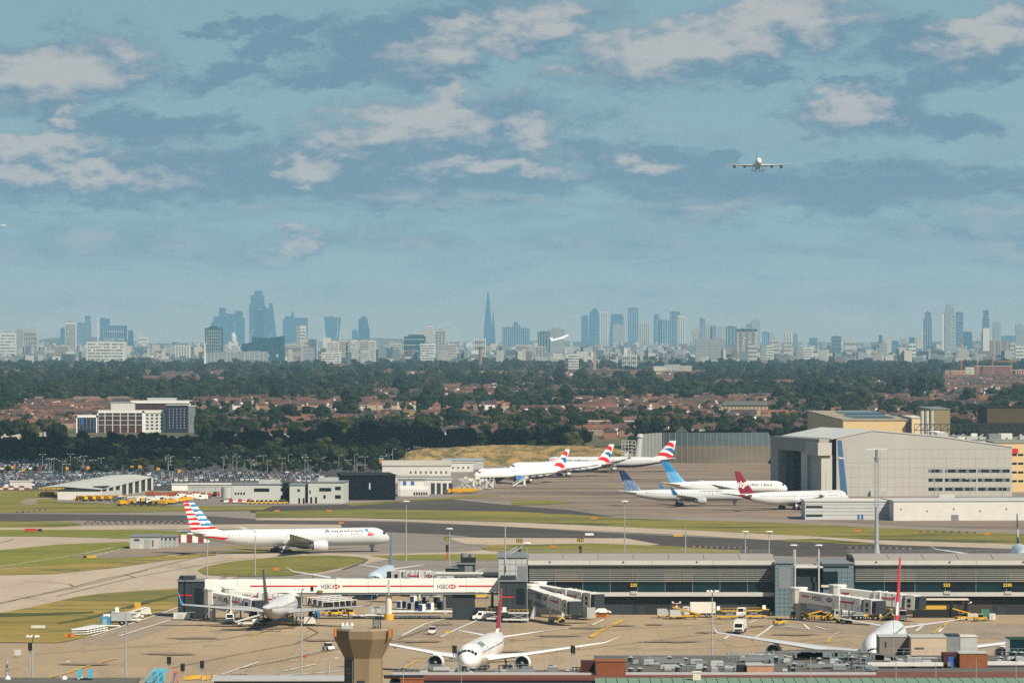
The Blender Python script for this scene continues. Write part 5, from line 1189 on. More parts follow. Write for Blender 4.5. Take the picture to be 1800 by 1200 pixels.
# arched grey roof over the right part
mb = MB(); Yq = 846; xs0, xs1 = X(1324, Yq), X(1560, Yq); n = 16
top = [(xs0+(xs1-xs0)*i/n, RZ+.2+.8*sin(pi*i/n)+(.8 if i > 8 else 0)*0) for i in range(n+1)]
for (xa_, za_), (xb_, zb_) in zip(top, top[1:]):
    mb.add([(xa_, Yq, za_), (xb_, Yq, zb_), (xb_, Yq+14, zb_), (xa_, Yq+14, za_), (xa_, Yq, RZ), (xb_, Yq, RZ)], [(0, 1, 2, 3), (4, 5, 1, 0)])
rv = thing('vault_roof', 'low arched grey roof in front of the double-deck airliner wing', 'roof', (xs0, Yq, 0)); mb.build('shell', ROOFD, rv, world=(xs0, Yq, 0))
mb = MB(); rd = random.Random(2)
for i in range(26): q = rd.uniform(0, xs1-xs0); zt_ = RZ+.3+.8*sin(pi*q/(xs1-xs0)); mb.box(q, q+rd.uniform(.5, 2), -.3, .3, zt_-.6, zt_+rd.uniform(.1, .45))
mb.build('roof_fittings', MGREY, rv, stuff=True)
# left low roofs
r_ = building('near_roof', 'low dark roof with white domes at the bottom left corner', 'roof', -40, 236, 0, 1197.5, 9, DGREY, ROOFD, Y=745)
for p_ in (10, 110, 138): Yd = 748; o_ = MB().tube((X(p_, Yd)-r_.location.x, 6, r_['h']), (X(p_, Yd)-r_.location.x, 6, r_['h']+.5), .5, .25, n=12).build('dome', WHITE, r_)
r_ = thing('satellite_rig', 'cyan rooftop rig of two striped boxes at the bottom left', 'roof rig', (X(150, 749), 749, Z(1197.5, 745)))
for q in (-.9, .8): MB().box(q-.3, q+.3, -.3, .3, .3, 1.7).build('box', CYAN, r_); MB().beam((q, 0, 0), (q, 0, .4), .1).build('leg', STEEL, r_)
MB().box(-.8, 1.1, -.3, .3, 0, .3).build('base', BLACK, r_)

r_ = building('near_roof', 'thin grey roof edge with wire railing at the bottom, left of the concrete tower', 'roof', 376, 606, 0, 1192, 8, ROOFD, LGREY, Y=800)
for j in (.55, 1.1): MB().beam((0, 6, r_['h']+j), (r_['w'], 6, r_['h']+j), .05).build('rail', STEEL, r_)
for i in range(26): q = r_['w']*i/25; MB().tube((q, 6, r_['h']), (q+.2, 6, r_['h']+1.2+(i % 3)*.5), .035, n=5).build('post', STEEL, r_)
# ================================================================== vehicles and ramp equipment
PROTO = {}
def place(key, builder, px_, py_, yaw, label, cat, group=None, z=.3, Y=None):
    Y = Y or GY(py_); loc = (X(px_, Y), Y, z)
    sc_ = {'high_loader:y': .72, 'plough_truck:y': .78, 'plough_truck:o': .7, 'high_loader:w': .85}.get(key, 1)
    if key in PROTO: r = clone(PROTO[key], loc, yaw, label, group); r['category'] = cat; return r
    r = thing(key.split(':')[0], label, cat, loc, yaw, group); r.scale = (sc_,)*3; builder(r); PROTO[key] = r; return r
def wheels(r, xs, y, rad=.38, w=.25):
    for x in xs:
        for s in (1, -1):
            mb = MB(); mb.tube((x, s*y-w/2, rad), (x, s*y+w/2, rad), rad, n=10); mb.tube((x, s*y-w/2-.01, rad), (x, s*y+w/2+.01, rad), rad*.5, n=6, m=1); mb.build('wheel', [BLACK, STEEL], r)
def car_shell(L=4.4, W=1.8, h0=.95, h1=1.5):
    mb = MB(); a = L/2
    prof = [(-a, .35), (-a, h0*.9), (-a*.9, h0), (-a*.62, h1), (a*.25, h1), (a*.52, h0+.04), (a*.95, h0*.78), (a, .55), (a, .3)]
    mb.v = []; n = len(prof)
    def wd(z): return W/2*(1 if z < h0+.1 else .80)
    mb.add([(x, -wd(z), z) for x, z in prof]+[(x, wd(z), z) for x, z in prof], [tuple(range(n)), tuple(reversed(range(n, 2*n)))]+[(i, i+n, (i+1) % n+n, (i+1) % n) for i in range(n)])
    return mb
def car_glass(L=4.4, W=1.8, h0=.95, h1=1.5):
    mb = MB(); a = L/2; w = W/2*.82
    mb.add([(a*.54, -w, h0+.06), (a*.54, w, h0+.06), (a*.28, w*.95, h1-.03), (a*.28, -w*.95, h1-.03)], [(0, 1, 2, 3)])
    mb.add([(-a*.88, -w, h0+.03), (-a*.88, w, h0+.03), (-a*.645, w*.95, h1-.03), (-a*.645, -w*.95, h1-.03)], [(3, 2, 1, 0)])
    for s in (1, -1):
        y = s*(W/2*.86); y2 = s*(W/2*.815)
        q = [(a*.42, y, h0+.08), (-a*.72, y, h0+.08), (-a*.58, y2, h1-.06), (a*.2, y2, h1-.06)]
        mb.add(q, [(0, 1, 2, 3) if s > 0 else (3, 2, 1, 0)])
    return mb
def b_car(m):
    def f(r):
        car_shell().build('body', m, r); car_glass().build('windows', GLASS, r, stuff=True); wheels(r, (1.35, -1.35), .82, .33, .2)
    return f
def b_van(m, L=5.6, W=2.0, h=2.4):
    def f(r):
        a = L/2; mb = MB(); mb.slab([(-a, .4), (a, .4), (a, 1.15), (a-.9, 1.35), (a-1.6, h), (-a, h)], -W/2, W/2); mb.build('body', m, r)
        mb = MB(); mb.add([(a-.92, -W/2+.15, 1.42), (a-.92, W/2-.15, 1.42), (a-1.52, W/2-.2, h-.15), (a-1.52, -W/2+.2, h-.15)], [(0, 1, 2, 3)]); mb.xf(Matrix.Translation((.03, 0, .02))); mb.build('windscreen', GLASS, r)
        for s in (1, -1): MB().box(a-2.5, a-1.5, s*W/2-.02, s*W/2+.02, 1.35, h-.35).build('side_window', GLASS, r)
        wheels(r, (a-1.0, -a+1.1), W/2-.1, .38)
    return f
def b_truck(cabm, boxm, L=8.5, hb=3.6, W=2.5, lowbox=1.0):
    def f(r):
        a = L/2; mb = MB(); mb.slab([(a-2.0, .6), (a, .6), (a, 1.5), (a-.25, 2.7), (a-2.0, 2.8)], -W/2+.05, W/2-.05); mb.build('cab', cabm, r)
        MB().add([(a+.02, -W/2+.25, 1.55), (a+.02, W/2-.25, 1.55), (a-.2, W/2-.3, 2.55), (a-.2, -W/2+.3, 2.55)], [(0, 1, 2, 3)]).build('windscreen', GLASS, r)
        for s in (1, -1): MB().box(a-1.5, a-.5, s*(W/2-.06), s*(W/2-.02), 1.6, 2.4).build('side_window', GLASS, r)
        MB().box(a-.0, a+.08, -W/2+.3, W/2-.3, .65, 1.15).build('grille', DGREY, r)
        MB().box(-a, a-2.2, -W/2, W/2, lowbox, hb).build('cargo_box', boxm, r); MB().box(-a, a-.2, -.5, .5, .55, lowbox-.002).build('chassis', BLACK, r)
        wheels(r, (a-1.1, -a+1.2, -a+2.4), W/2-.2, .5, .3)
    return f
def b_tug(m):
    def f(r):
        MB().box(-1.6, 1.7, -.85, .85, .35, 1.0).build('body', m, r); MB().box(-.7, .5, -.75, .75, 1.0, 1.75).build('cab', GLASS, r); MB().box(-.8, .6, -.82, .82, 1.753, 1.85).build('roof', m, r); wheels(r, (1.0, -1.0), .78, .35)
    return f
def b_dolly(m, cargo=None):
    def f(r):
        MB().box(-1.7, 1.7, -1.2, 1.2, .45, .62).build('deck', m, r); wheels(r, (1.1, -1.1), .9, .25, .15); MB().beam((1.7, 0, .45), (2.6, 0, .35), .1).build('drawbar', DGREY, r)
        if cargo: 
            mb = MB(); mb.slab([(-1.5, .63), (1.5, .63), (1.5, 1.5), (1.1, 2.25), (-1.5, 2.25)], -1.1, 1.1); mb.build('container', cargo, r)
            MB().box(-1.52, -1.48, -.9, .9, .8, 2.0).build('curtain', BLUEP, r)
    return f
def b_cart(r):
    MB().box(-1.6, 1.6, -.85, .85, .4, .6).build('deck', DGREY, r); MB().box(-1.6, 1.6, -.9, .9, 2.0, 2.12).build('roof', WHITE, r)
    for x in (-1.6, 1.5): MB().box(x, x+.1, -.88, .88, .6, 2.0).build('end_panel', WHITE, r)
    for i in range(3): MB().box(-1.3+i*.95, -.75+i*.95, -.9, -.86, .7, 1.98).build('curtain', BLACK, r)
    MB().box(-1.5, 1.5, -.5, .6, .6, 1.2).build('load', mat('mixed_luggage', (.14, .09, .07), .8, .6, 2.5), r); wheels(r, (1.0, -1.0), .75, .25, .15)
def b_uld(m, c):
    def f(r):
        mb = MB(); mb.slab([(-.95, .1), (.95, .1), (.95, 2.2), (-.95, 2.2)], -1.0, 1.0); mb.build('shell', m, r); MB().box(-.95, .1, -1.04, -1.0, .3, 2.1).build('door', c, r); MB().box(-1.1, 1.1, -1.1, 1.1, 0, .1).build('base', STEEL, r)
    return f
def b_belt(m):
    def f(r):
        MB().box(-3.0, 3.0, -.9, .9, .45, .95).build('body', m, r); MB().beam((-3.6, .1, .9), (3.9, .1, 2.9), .9, .25).build('belt', BLACK, r)
        for s in (1, -1): MB().beam((-3.6, .1+s*.55, 1.05), (3.9, .1+s*.55, 3.05), .08, .3).build('rail', m, r)
        MB().beam((1.6, .1, .9), (2.4, .1, 2.5), .3).build('strut', STEEL, r); MB().box(.9, 2.0, -.95, -.2, .95, 1.8).build('cab', WHITE, r); wheels(r, (2.0, -2.0), .8, .4)
    return f
def b_loader(m):
    def f(r):
        MB().box(-4.5, 3.5, -1.5, 1.5, .5, 1.0).build('chassis', m, r); MB().box(-4.5, 1.8, -1.5, 1.5, 2.6, 2.9).build('platform', m, r); MB().box(2.1, 4.6, -1.5, 1.5, 3.0, 3.25).build('bridge', m, r)
        for s in (1, -1):
            MB().beam((-3.8, s*1.2, 1.0), (1.2, s*1.2, 2.6), .2).build('scissor_arm', STEEL, r); MB().beam((-3.8, s*1.2, 2.6), (1.2, s*1.2, 1.0), .2).build('scissor_arm', STEEL, r)
        MB().box(2.4, 3.6, .5, 1.4, 3.25, 4.6).build('cab', WHITE, r)
        mb = MB()
        for s in (1, -1):
            for i in range(5): mb.tube((-4.4+i*1.5, s*1.45, 2.9), (-4.4+i*1.5, s*1.45, 3.8), .04, n=4)
            mb.beam((-4.4, s*1.45, 3.8), (1.7, s*1.45, 3.8), .06)
        mb.build('guard_rail', YEL, r); wheels(r, (2.5, -2.5), 1.3, .5)
    return f
def b_stairs(m):
    def f(r):
        n = 14
        for i in range(n): MB().box(-3.5+i*.45, -3.5+(i+1)*.45, -.8, .8, .5+i*.26, .62+i*.26).build('tread', STEEL, r)
        for s in (1, -1):
            mb = MB(); mb.beam((-3.5, s*.9, .4), (2.8, s*.9, 4.1), .12, .5); mb.beam((-3.5, s*.9, 1.6), (2.8, s*.9, 5.2), .1); mb.build('side_face', m, r)
        MB().box(2.8, 4.4, -.95, .95, 4.0, 4.15).build('landing', m, r); MB().box(2.0, 3.0, -.8, .8, .5, 4.0).build('mast', m, r)
        for s in (1, -1): MB().box(2.8, 4.4, s*.95-.04, s*.95+.04, 4.15, 5.3).build('landing_side', m, r)
        MB().box(-3.0, 3.2, -.9, .9, .35, .55).build('chassis', m, r); wheels(r, (2.2, -2.2), .85, .35)
    return f
def b_tanker(m):
    def f(r):
        b_truck(m, m, 9, 1.3, 2.4)(r)
        mb = MB(); mb.tube((-4.3, 0, 2.1), (2.0, 0, 2.1), 1.15, n=14); mb.build('tank', m, r)
    return f
def b_plough(m):
    def f(r):
        a = 4.6; mb = MB(); mb.slab([(a-2.2, .7), (a, .7), (a, 1.6), (a-.3, 2.9), (a-2.2, 3.0)], -1.2, 1.2); mb.build('cab', m, r)
        MB().box(a-1.6, a-.6, -1.24, -1.2, 1.8, 2.6).build('side_window', GLASS, r); MB().box(a-.05, a+.03, -1, 1, 1.7, 2.6).build('windscreen', GLASS, r)
        mb = MB(); mb.slab([(-a, 1.0), (a-2.5, 1.0), (a-2.5, 2.2), (a-3.3, 3.1), (-a, 2.7)], -1.2, 1.2); mb.build('hopper', m, r)
        mb = MB(); mb.slab([(a+1.0, .2), (a+1.3, .2), (a+1.9, 1.5), (a+1.6, 1.5)], -1.8, 1.8); mb.build('plough_blade', m, r); MB().beam((a, 0, .8), (a+1.2, 0, .8), .3).build('plough_arm', BLACK, r)
        MB().box(-a, a, -.5, .5, .6, .99).build('chassis', BLACK, r); wheels(r, (a-1.2, -a+1.2, -a+2.5), 1.0, .55, .35)
    return f
def b_pallet(r):
    MB().box(-1.6, 1.6, -1.25, 1.25, .12, .30).build('deck', WHITE, r)
    for s in (-1.2, 0, 1.2): MB().box(s-.1, s+.1, -1.2, 1.2, 0, .12).build('foot', DGREY, r)
def b_bollard(r):
    for i in range(4): MB().tube((0, 0, i*.3), (0, 0, i*.3+.299), .16, n=8).build('band', YEL if i % 2 else BLACK, r)
def b_block(m):
    def f(r): mb = MB(); mb.slab([(-.5, 0), (.5, 0), (.42, .5), (-.42, .5)], -.25, .25); mb.build('body', m, r)
    return f
def b_barrier(m):
    def f(r): mb = MB(); mb.slab([(-.9, 0), (.9, 0), (.75, .8), (-.75, .8)], -.2, .2); mb.build('body', m, r)
    return f
def b_box(a, b, c, m, m2, nm='lid'):
    def f(r): MB().box(-a, a, -b, b, .1, c).build('body', m, r); MB().box(-a*.96, a*.96, -b*.96, b*.96, c, c+.08).build(nm, m2, r); MB().box(-a*.6, a*.2, -b-.03, -b, .3, c*.8).build('door', m2, r)
    return f
BOXW = mat('truck_box_white', (.72, .69, .62), .5, .05, .3)
# --- apron right
place('box_truck:a', b_truck(OFFW, BOXW, 9, 3.9), 1228, 1085, 180, 'white box truck parked against the pier under the dark panels', 'truck')
place('box_truck:b', b_truck(WHITE, OFFW, 9.5, 3.3), 1301, 1113, -98, 'white lorry driving towards the camera on the open apron', 'truck')
place('van:w', b_van(WHITE), 1303, 1085, -100, 'white van behind the lorry on the apron', 'van')
place('car:black', b_car(BLACK), 1346, 1082, 0, 'black people carrier in the shadow of the pier by the teal block', 'car')
place('car:white', b_car(WHITE), 1060, 1080, 0, 'white estate car behind the orange barriers below the jet bridges', 'car')
place('car:white', b_car(WHITE), 822, 1060, 5, 'white car parked under the bridge beside the black support block', 'car')
place('tug:y', b_tug(YEL), 1370, 1099, 20, 'yellow tow tractor alone on the apron right of the driving lorry', 'tug')
place('belt_loader:y', b_belt(YEL), 1208, 1088, 170, 'yellow belt loader left of the white box truck', 'belt loader')
place('cargo_dolly:y', b_dolly(YEL, LGREY), 1165, 1086, 0, 'grey cargo container on yellow dolly before the pier wall', 'dolly')
place('cargo_dolly:y', b_dolly(YEL, LGREY), 1186, 1088, 8, 'grey cargo container on yellow dolly beside the yellow loader', 'dolly')
place('high_loader:y', b_loader(YEL), 1276, 1088, 185, 'yellow high loader between the white box truck and the van', 'high loader')
place('cargo_box:w', b_box(1.6, 1.2, 2.3, OFFW, LGREY), 1199, 1087, 0, 'white ventilated crate beside the yellow belt loader', 'crate')
place('high_loader:y', b_loader(YEL), 1330, 1087, 10, 'yellow high loader in front of the black car', 'high loader')
for i, (p, q) in enumerate(((1440, 1089), (1452, 1090), (1466, 1090), (1395, 1088), (1407, 1089), (1560, 1090), (1700, 1091), (1690, 1091))):
    place('tug:y' if i % 2 else 'belt_loader:y', b_tug(YEL), p, q, 30*i, 'yellow ramp %s below the right jet bridges' % ('tractor' if i % 2 else 'belt loader'), 'ramp vehicle', 'yellow ramp vehicles below the right jet bridges')
place('plough_truck:a', b_plough(YEL), 1512, 1089, 175, 'yellow service lorry left of the white pickups under the jet bridge', 'truck'); place('plough_truck:a', b_plough(YEL), 1538, 1089, 185, 'yellow service lorry beside the tall red fin', 'truck')
place('tanker:s', b_tanker(STEEL), 1490, 1090, 200, 'silver tanker lorry under the right jet bridge', 'tanker')
place('van:w', b_van(WHITE), 1587, 1090, -95, 'white van right of the tall red fin', 'van'); place('car:white', b_car(WHITE), 1564, 1089, -90, 'white pickup left of the tall red fin', 'car')
rt = thing('baggage_canopy', 'dark open storage rack with pale roof below the right pier section', 'rack', (X(1640, 1275), 1275, 0))
for q in (-5, 5, 9): MB().box(q-.3, q+.3, -2, 2, 0, 4.8).build('post', BLACK, rt)
MB().box(-5.5, 9.5, -2.2, 2.2, 4.8, 5.1).build('roof', CREAM, rt); MB().box(-4.6, 8.6, -1.5, 1.8, .2, 2.2).build('lower_rack', BLACK, rt); MB().box(-3.5, 3.5, -1, 1, 2.25, 3.3).build('load', YEL, rt)
place('green_tank', b_box(1.1, 1.0, 2.6, GREENP, GREENP), 1731, 1090, 0, 'dark green square tank beside the yellow equipment', 'tank')
for p, l in ((1706, 'left'), (1713, 'middle'), (1744, 'right')): place('cargo_box:c', b_box(.8, .8, 1.7, OFFW, LGREY), p, 1091, 0, 'small white cabinet by the green tank, %s of three' % l, 'cabinet')
place('tug:y', b_tug(YEL), 1724, 1092.5, 0, 'yellow tractor in front of the green tank', 'tug')
RWCH = mat('chevron_red', (.5, .05, .04), .5, .05)
for p, l in ((1189, 'behind the grey containers'), (1700, 'behind the white cabinets')):
    Y = GY(1085); rt = thing('stop_sign_post', 'red and white striped sign post with twin lamps '+l, 'sign', (X(p, Y), Y, .3))
    for i in range(6): MB().tube((0, 0, i*.6), (0, 0, i*.6+.598), .28, n=8).build('band', REDP if i % 2 else WHITE, rt)
    MB().beam((-1, 0, 3.6), (1, 0, 3.6), .15).build('arm', OFFW, rt)
    for s in (1, -1): MB().box(s-.25, s+.25, -.15, .15, 3.65, 4.1).build('lamp', OFFW, rt)
for i in range(7): place('bollard', b_bollard, 1422+i*9.7, 1091.5, 0, 'yellow and black bollard in the row under the right jet bridge', 'bollard', 'bollards under the right jet bridge')
for i in range(4): place('road_barrier:o', b_barrier(ORG), 1049+i*5.2, 1086, 0, 'orange barrier in front of the white estate car', 'barrier', 'orange barriers by the white car')
def person(px_, py_, label, coat, yaw=0, lean=0):
    Y = GY(py_); r = thing('person', label, 'person', (X(px_, Y), Y, .3), yaw)
    mb = MB()
    def ring(cx_, cy_, z, rx, ry): return [(cx_+rx*cos(2*pi*i/10), cy_+ry*sin(2*pi*i/10), z) for i in range(10)]
    for s in (1, -1): mb.rings([ring(s*.10, s*.06, 0.02, .07, .12), ring(s*.10, s*.05, .1, .06, .07), ring(s*.10, 0, .48, .075, .08), ring(s*.09, 0, .92, .10, .11)])
    mb.rings([ring(0, 0, .86, .18, .13), ring(0, 0, 1.1, .15, .11), ring(0, 0, 1.38, .21, .13), ring(0, 0, 1.5, .10, .08), ring(0, 0, 1.56, .06, .06), ring(0, .01, 1.62, .085, .095), ring(0, .01, 1.72, .09, .10), ring(0, 0, 1.80, .04, .05)])
    for s in (1, -1): mb.rings([ring(s*.24, 0, 1.42, .06, .06), ring(s*.28, .02, 1.12, .05, .05), ring(s*.29, .10, .84, .035, .04), ring(s*.29, .12, .76, .03, .02)])
    mb.build('body', mat('work_clothes', (.03, .035, .05), .8, .1, 2), r, smooth=True)
    mb = MB(); mb.rings([ring(0, 0, .88, .20, .15), ring(0, 0, 1.1, .175, .135), ring(0, 0, 1.36, .235, .15), ring(0, 0, 1.48, .12, .10)]); 
    for s in (1, -1): mb.rings([ring(s*.24, 0, 1.45, .075, .075), ring(s*.28, .02, 1.12, .065, .065), ring(s*.285, .08, .95, .055, .055)])
    mb.build('jacket', coat, r, smooth=True)
    mb = MB(); mb.rings([ring(0, .02, 1.60, .086, .098), ring(0, .02, 1.70, .088, .098), ring(0, .02, 1.74, .08, .09)]); mb.build('head', mat('skin', (.42, .24, .16), .6, .03), r, smooth=True)
    return r
HV = mat('hivis_orange', (.85, .16, .03), .6, .05); HVY = mat('hivis_yellow', (.55, .75, .04), .6, .05)
person(1082, 1078.5, 'person in orange high-visibility jacket by the pier wall, left of a pair', HV); person(1086, 1078.8, 'person in orange high-visibility jacket by the pier wall, right of a pair', HV, 40)
person(371, 1086.5, 'person in yellow high-visibility jacket beside the left stair tower', HVY, 20); person(374, 1087.2, 'second person in yellow jacket near the left jet bridge column', HVY, 100)
# --- left stand
place('van:w', b_van(WHITE, 6, 2.2, 2.9), 405, 1096, -92, 'white van facing the camera beside the black-finned airliner', 'van')
place('belt_loader:w', b_belt(OFFW), 437, 1101, 12, 'white belt loader pointing up at the tail of the black-finned airliner', 'belt loader')
place('high_loader:y', b_loader(YEL), 512, 1099, 165, 'yellow high loader beside the fuselage of the black-finned airliner', 'high loader')
place('cargo_dolly:w', b_dolly(OFFW, OFFW), 545, 1100, 0, 'white cargo container on dolly below the blue engine', 'dolly')
for i in range(4):
    for j in range(5): place('baggage_cart', b_cart, 549+j*10.2+i*9, 1064-i*-2.6-j*.9, 14, 'white roofed baggage cart in the rows behind the right wing of the left-stand airliner', 'baggage cart', 'baggage carts behind the left stand')
for i in range(4): place('tug:y', b_tug(YEL), 575+i*13, 1082+(i % 2), 40*i, 'yellow equipment tractor on the apron before the baggage carts', 'tug', 'yellow tractors by the baggage carts')
for i in range(7): place('pallet_platform', b_pallet, 614+i*9.5, 1083+((i*3) % 4)*.7, 0, 'white flat pallet platform in the loose line left of the bridge column', 'pallet platform', 'pallet platforms on the apron')
for i in range(8): place('pallet_platform', b_pallet, 703+i*8.6, 1085.5+(i % 2)*.7, 0, 'white flat pallet platform in the line below the blue-fronted containers', 'pallet platform', 'pallet platforms on the apron below the containers')
place('cargo_box:m', b_box(1.6, 1.2, 1.9, STEEL, LGREY), 658, 1080, 0, 'pale metal crate left of the bridge column', 'crate'); place('cargo_box:m', b_box(1.6, 1.2, 1.9, STEEL, LGREY), 668, 1080, 0, 'pale metal crate nearest the bridge column', 'crate')
k_ = 0
for (p, q) in ((704, 1071), (713, 1071), (727, 1062), (735, 1071), (748, 1063), (757, 1074), (768, 1063), (775, 1072), (788, 1063), (795, 1067), (722, 1074), (742, 1077)):
    place('freight_container:%d' % (k_ % 3), b_uld((OFFW, STEEL, WHITE)[k_ % 3], (A_NAVY, NAVYB, A_NAVY)[k_ % 3]), p, q, 0, 'silver freight container with dark blue front on the apron below the bridge', 'container', 'freight containers below the bridge'); k_ += 1
for i in range(14): place('pallet_platform', b_pallet, 690+(i % 7)*17, 1076+(i//7)*1.5, 4, 'white flat pallet platform under the freight containers', 'pallet platform', 'pallet platforms under the freight containers')
place('tug:w', b_tug(WHITE), 577, 1144, -60, 'small white and yellow tug left of the concrete tower', 'tug'); place('tug:w', b_tug(WHITE), 760, 1115, -95, 'small white tug on the apron right of the concrete tower', 'tug')
place('high_loader:w', b_loader(OFFW), 880, 1092, 5, 'white high loader in front of the right stair tower', 'high loader'); place('van:w', b_van(WHITE), 849, 1091, 180, 'white van at the left end of the white high loader', 'van')
place('high_loader:w', b_loader(OFFW), 904, 1094, 175, 'second white high loader, before the right stair tower foot', 'high loader')
place('belt_loader:y', b_belt(YEL), 845, 1052, 15, 'yellow belt loader under the right end of the long bridge', 'belt loader'); place('van:b', b_van(mat('van_pale_blue', (.35, .48, .55), .4, .05)), 862, 1046, 10, 'pale blue van under the right end of the long bridge', 'van')
for p, q, l in ((800, 1054, 'behind the freight containers'), (755, 1050, 'under the bridge right of the column'), (735, 1051, 'under the silver airliner')): place('tug:d', b_tug(DGREY), p, q, 30, 'dark tractor '+l, 'tug')
for i in range(5): place('bollard', b_bollard, 322+i*9, 1089, 0, 'yellow and black bollard at the foot of the left stair tower', 'bollard', 'bollards by the left stair tower')
place('cargo_box:t', b_box(2.2, 1.2, 1.7, OFFW, LGREY), 320, 1089.5, 0, 'white tilted container before the left stair tower', 'container'); place('cargo_box:g', b_box(1.3, 1.2, 1.7, MGREY, LGREY), 333, 1089, 0, 'grey crate before the left stair tower', 'crate')
place('blast_screen', b_box(4.4, .3, 3.6, LGREY, MGREY, 'cap'), 1018, 1088, 0, 'plain grey screen wall below the jet bridge cabs', 'screen')
place('bollard', b_bollard, 1002, 1089, 0, 'yellow and black bollard left of the plain grey screen wall', 'bollard')
# --- left grass edge
k_ = 0
for i in range(7):
    for j in range(2):
        for z in range(3):
            place('pallet_platform', b_pallet, 136+i*5.6+(j*8), 1116.5-i*1.15-j*.3, 12, 'white pallet in the stacked block on the grass edge at the left', 'pallet', 'pallets stacked on the left grass edge', z=.3+z*.55); k_ += 1
place('cargo_box:navy', b_box(1.3, 1.2, 2.2, A_USB, STEEL), 185, 1100, 8, 'dark blue tank trailer at the head of the equipment row on the left', 'tanker')
place('box_truck:c', b_truck(WHITE, STEEL, 7.5, 3.0), 204, 1099, 195, 'white and grey lorry next to the dark blue tank trailer', 'truck')
place('high_loader:w', b_loader(OFFW), 222, 1094, 190, 'white high loader in the equipment row on the left grass edge', 'high loader')
place('pallet_platform', b_pallet, 200, 1102, 10, 'white pallet before the white and grey lorry', 'pallet')
place('belt_loader:w', b_belt(OFFW), 232, 1089, 20, 'white belt loader beside the orange post on the left grass edge', 'belt loader')
place('orange_lift', b_box(.8, 1.0, 4.2, YEL, YEL), 242, 1088, 0, 'tall orange-yellow lift frame in the equipment row on the left', 'lift')
place('cargo_dolly:w', b_dolly(OFFW, STEEL), 255, 1083, 10, 'silver container at the far end of the left equipment row', 'dolly')
place('road_barrier:o', b_barrier(ORG), 119, 1121, 0, 'orange marker block at the left of the stacked pallets', 'barrier'); place('road_barrier:o', b_barrier(ORG), 125, 1121, 0, 'orange marker block nearest the stacked pallets', 'barrier')
# --- bottom
place('stairs_truck:c', b_stairs(CYAN), 266, 1203, 60, 'cyan blue passenger stairs at the bottom left, left one', 'stairs').scale = (.6,)*3; place('stairs_truck:c', b_stairs(CYAN), 278, 1203, 62, 'cyan blue passenger stairs at the bottom left, right one', 'stairs').scale = (.6,)*3
place('stairs_truck:r', b_stairs(mat('pink_lattice', (.45, .20, .16), .7, .1)), 306, 1203, 80, 'pinkish lattice stair frame right of the cyan stairs', 'stairs').scale = (.6,)*3
for p, q, l in ((297, 1160, 'behind the cyan stairs'), (321, 1172, 'right of the pink lattice stairs'), (355, 1167, 'left of the yellow-black barriers'), (53, 1136, 'at the far left lamp post'), (797, 1140, 'at the nose of the airliner with slim red fin'), (801, 1141, 'beside its twin at the slim-finned airliner'), (1005, 1140, 'left one right of the near wing'), (1009, 1141, 'right one right of the near wing')):
    Y = 1010 if p not in (797, 801) else 1000; rt = thing('docking_display', 'black display on grey pole '+l, 'display', (X(p, Y), Y, 0)); h = Z(q, Y); hw_ = .26 if p in (1005, 1009, 797, 801) else .45
    MB().box(-hw_, hw_, -.2, .2, h-.8, h+.8).build('screen', BLACK, rt); MB().tube((0, .3, 0), (0, .3, h+.7), .12, n=6).build('pole', STEEL, rt)
for i in range(6): place('road_barrier:y', b_barrier(YEL), 330+i*9, 1196-(i % 3), 20*i, 'yellow striped barrier at the bottom, right of the pink stairs', 'barrier', 'yellow barriers at the bottom left')
# --- far left: plough lorries and ramp fleet
for i in range(6): place('plough_truck:y', b_plough(mat('plough_yellow', (.62, .33, .015), .5, .08, 1)), 144+i*13, 881-i*.3, 128+i*7, 'orange-yellow snow plough lorry in the row before the curved-roof shed', 'plough lorry', 'snow plough lorries before the shed')
for i in range(9): place('box_truck:d', b_truck(WHITE, OFFW, 6.5, 2.9), 208+i*12, 883+(i % 3)*1.4, 118+i*17, 'white service lorry in the fleet right of the plough lorries', 'truck', 'white lorries right of the ploughs')
for i in range(8): place('plough_truck:y', b_plough(YEL), 216+i*16, 889-(i % 4)*2.1, 60+25*i, 'yellow service vehicle among the white lorries', 'service vehicle', 'yellow vehicles among the white lorries')
for i in range(10): place('plough_truck:o', b_plough(mat('deep_orange', (.30, .075, .02), .6, .1, 1)), 268+i*12.5, 872.5+(i % 3)*1.4, 12*i, 'deep orange road machine parked behind the white lorries', 'road machine', 'orange road machines behind the lorries')
for i in range(5): place('tug:d', b_tug(DGREY), 232+i*11, 889, 25*i, 'dark tractor in front of the white lorries', 'tug', 'dark tractors before the white lorries')
for i in range(4): place('van:w', b_van(WHITE), 316+i*13, 877+(i % 2)*2, 185, 'white van parked left of the grey offices', 'van', 'white vans left of the offices')
for i in range(9): place('tug:y', b_tug(YEL), 436+i*8, 886.5, 90*i, 'yellow tractor in front of the grey office blocks', 'tug', 'yellow tractors before the offices')
for i in range(7): place('car:r' if i % 2 else 'car:white', b_car((WHITE, REDP)[i % 2]), 398+i*8, 884.5-(i % 2), 85, 'car in the short row left of the grey offices', 'car', 'cars left of the offices')
for i in range(4): place('plough_truck:y', b_plough(YEL), 800+i*9, 868-(i % 2), 180, 'yellow machine right of the garage doors', 'machine', 'yellow machines right of the garage')
place('plough_truck:y', b_plough(YEL), 82, 873.5, 180, 'lone yellow lorry on the loop road left of the shed', 'truck')
for i in range(15): place('plough_truck:y' if i % 3 == 0 else 'road_barrier:y2', b_barrier(YEL), 68+i*3, 860.5, 0, 'yellow block in the line before the left car park', 'barrier', 'yellow blocks before the left car park') if i % 3 else None
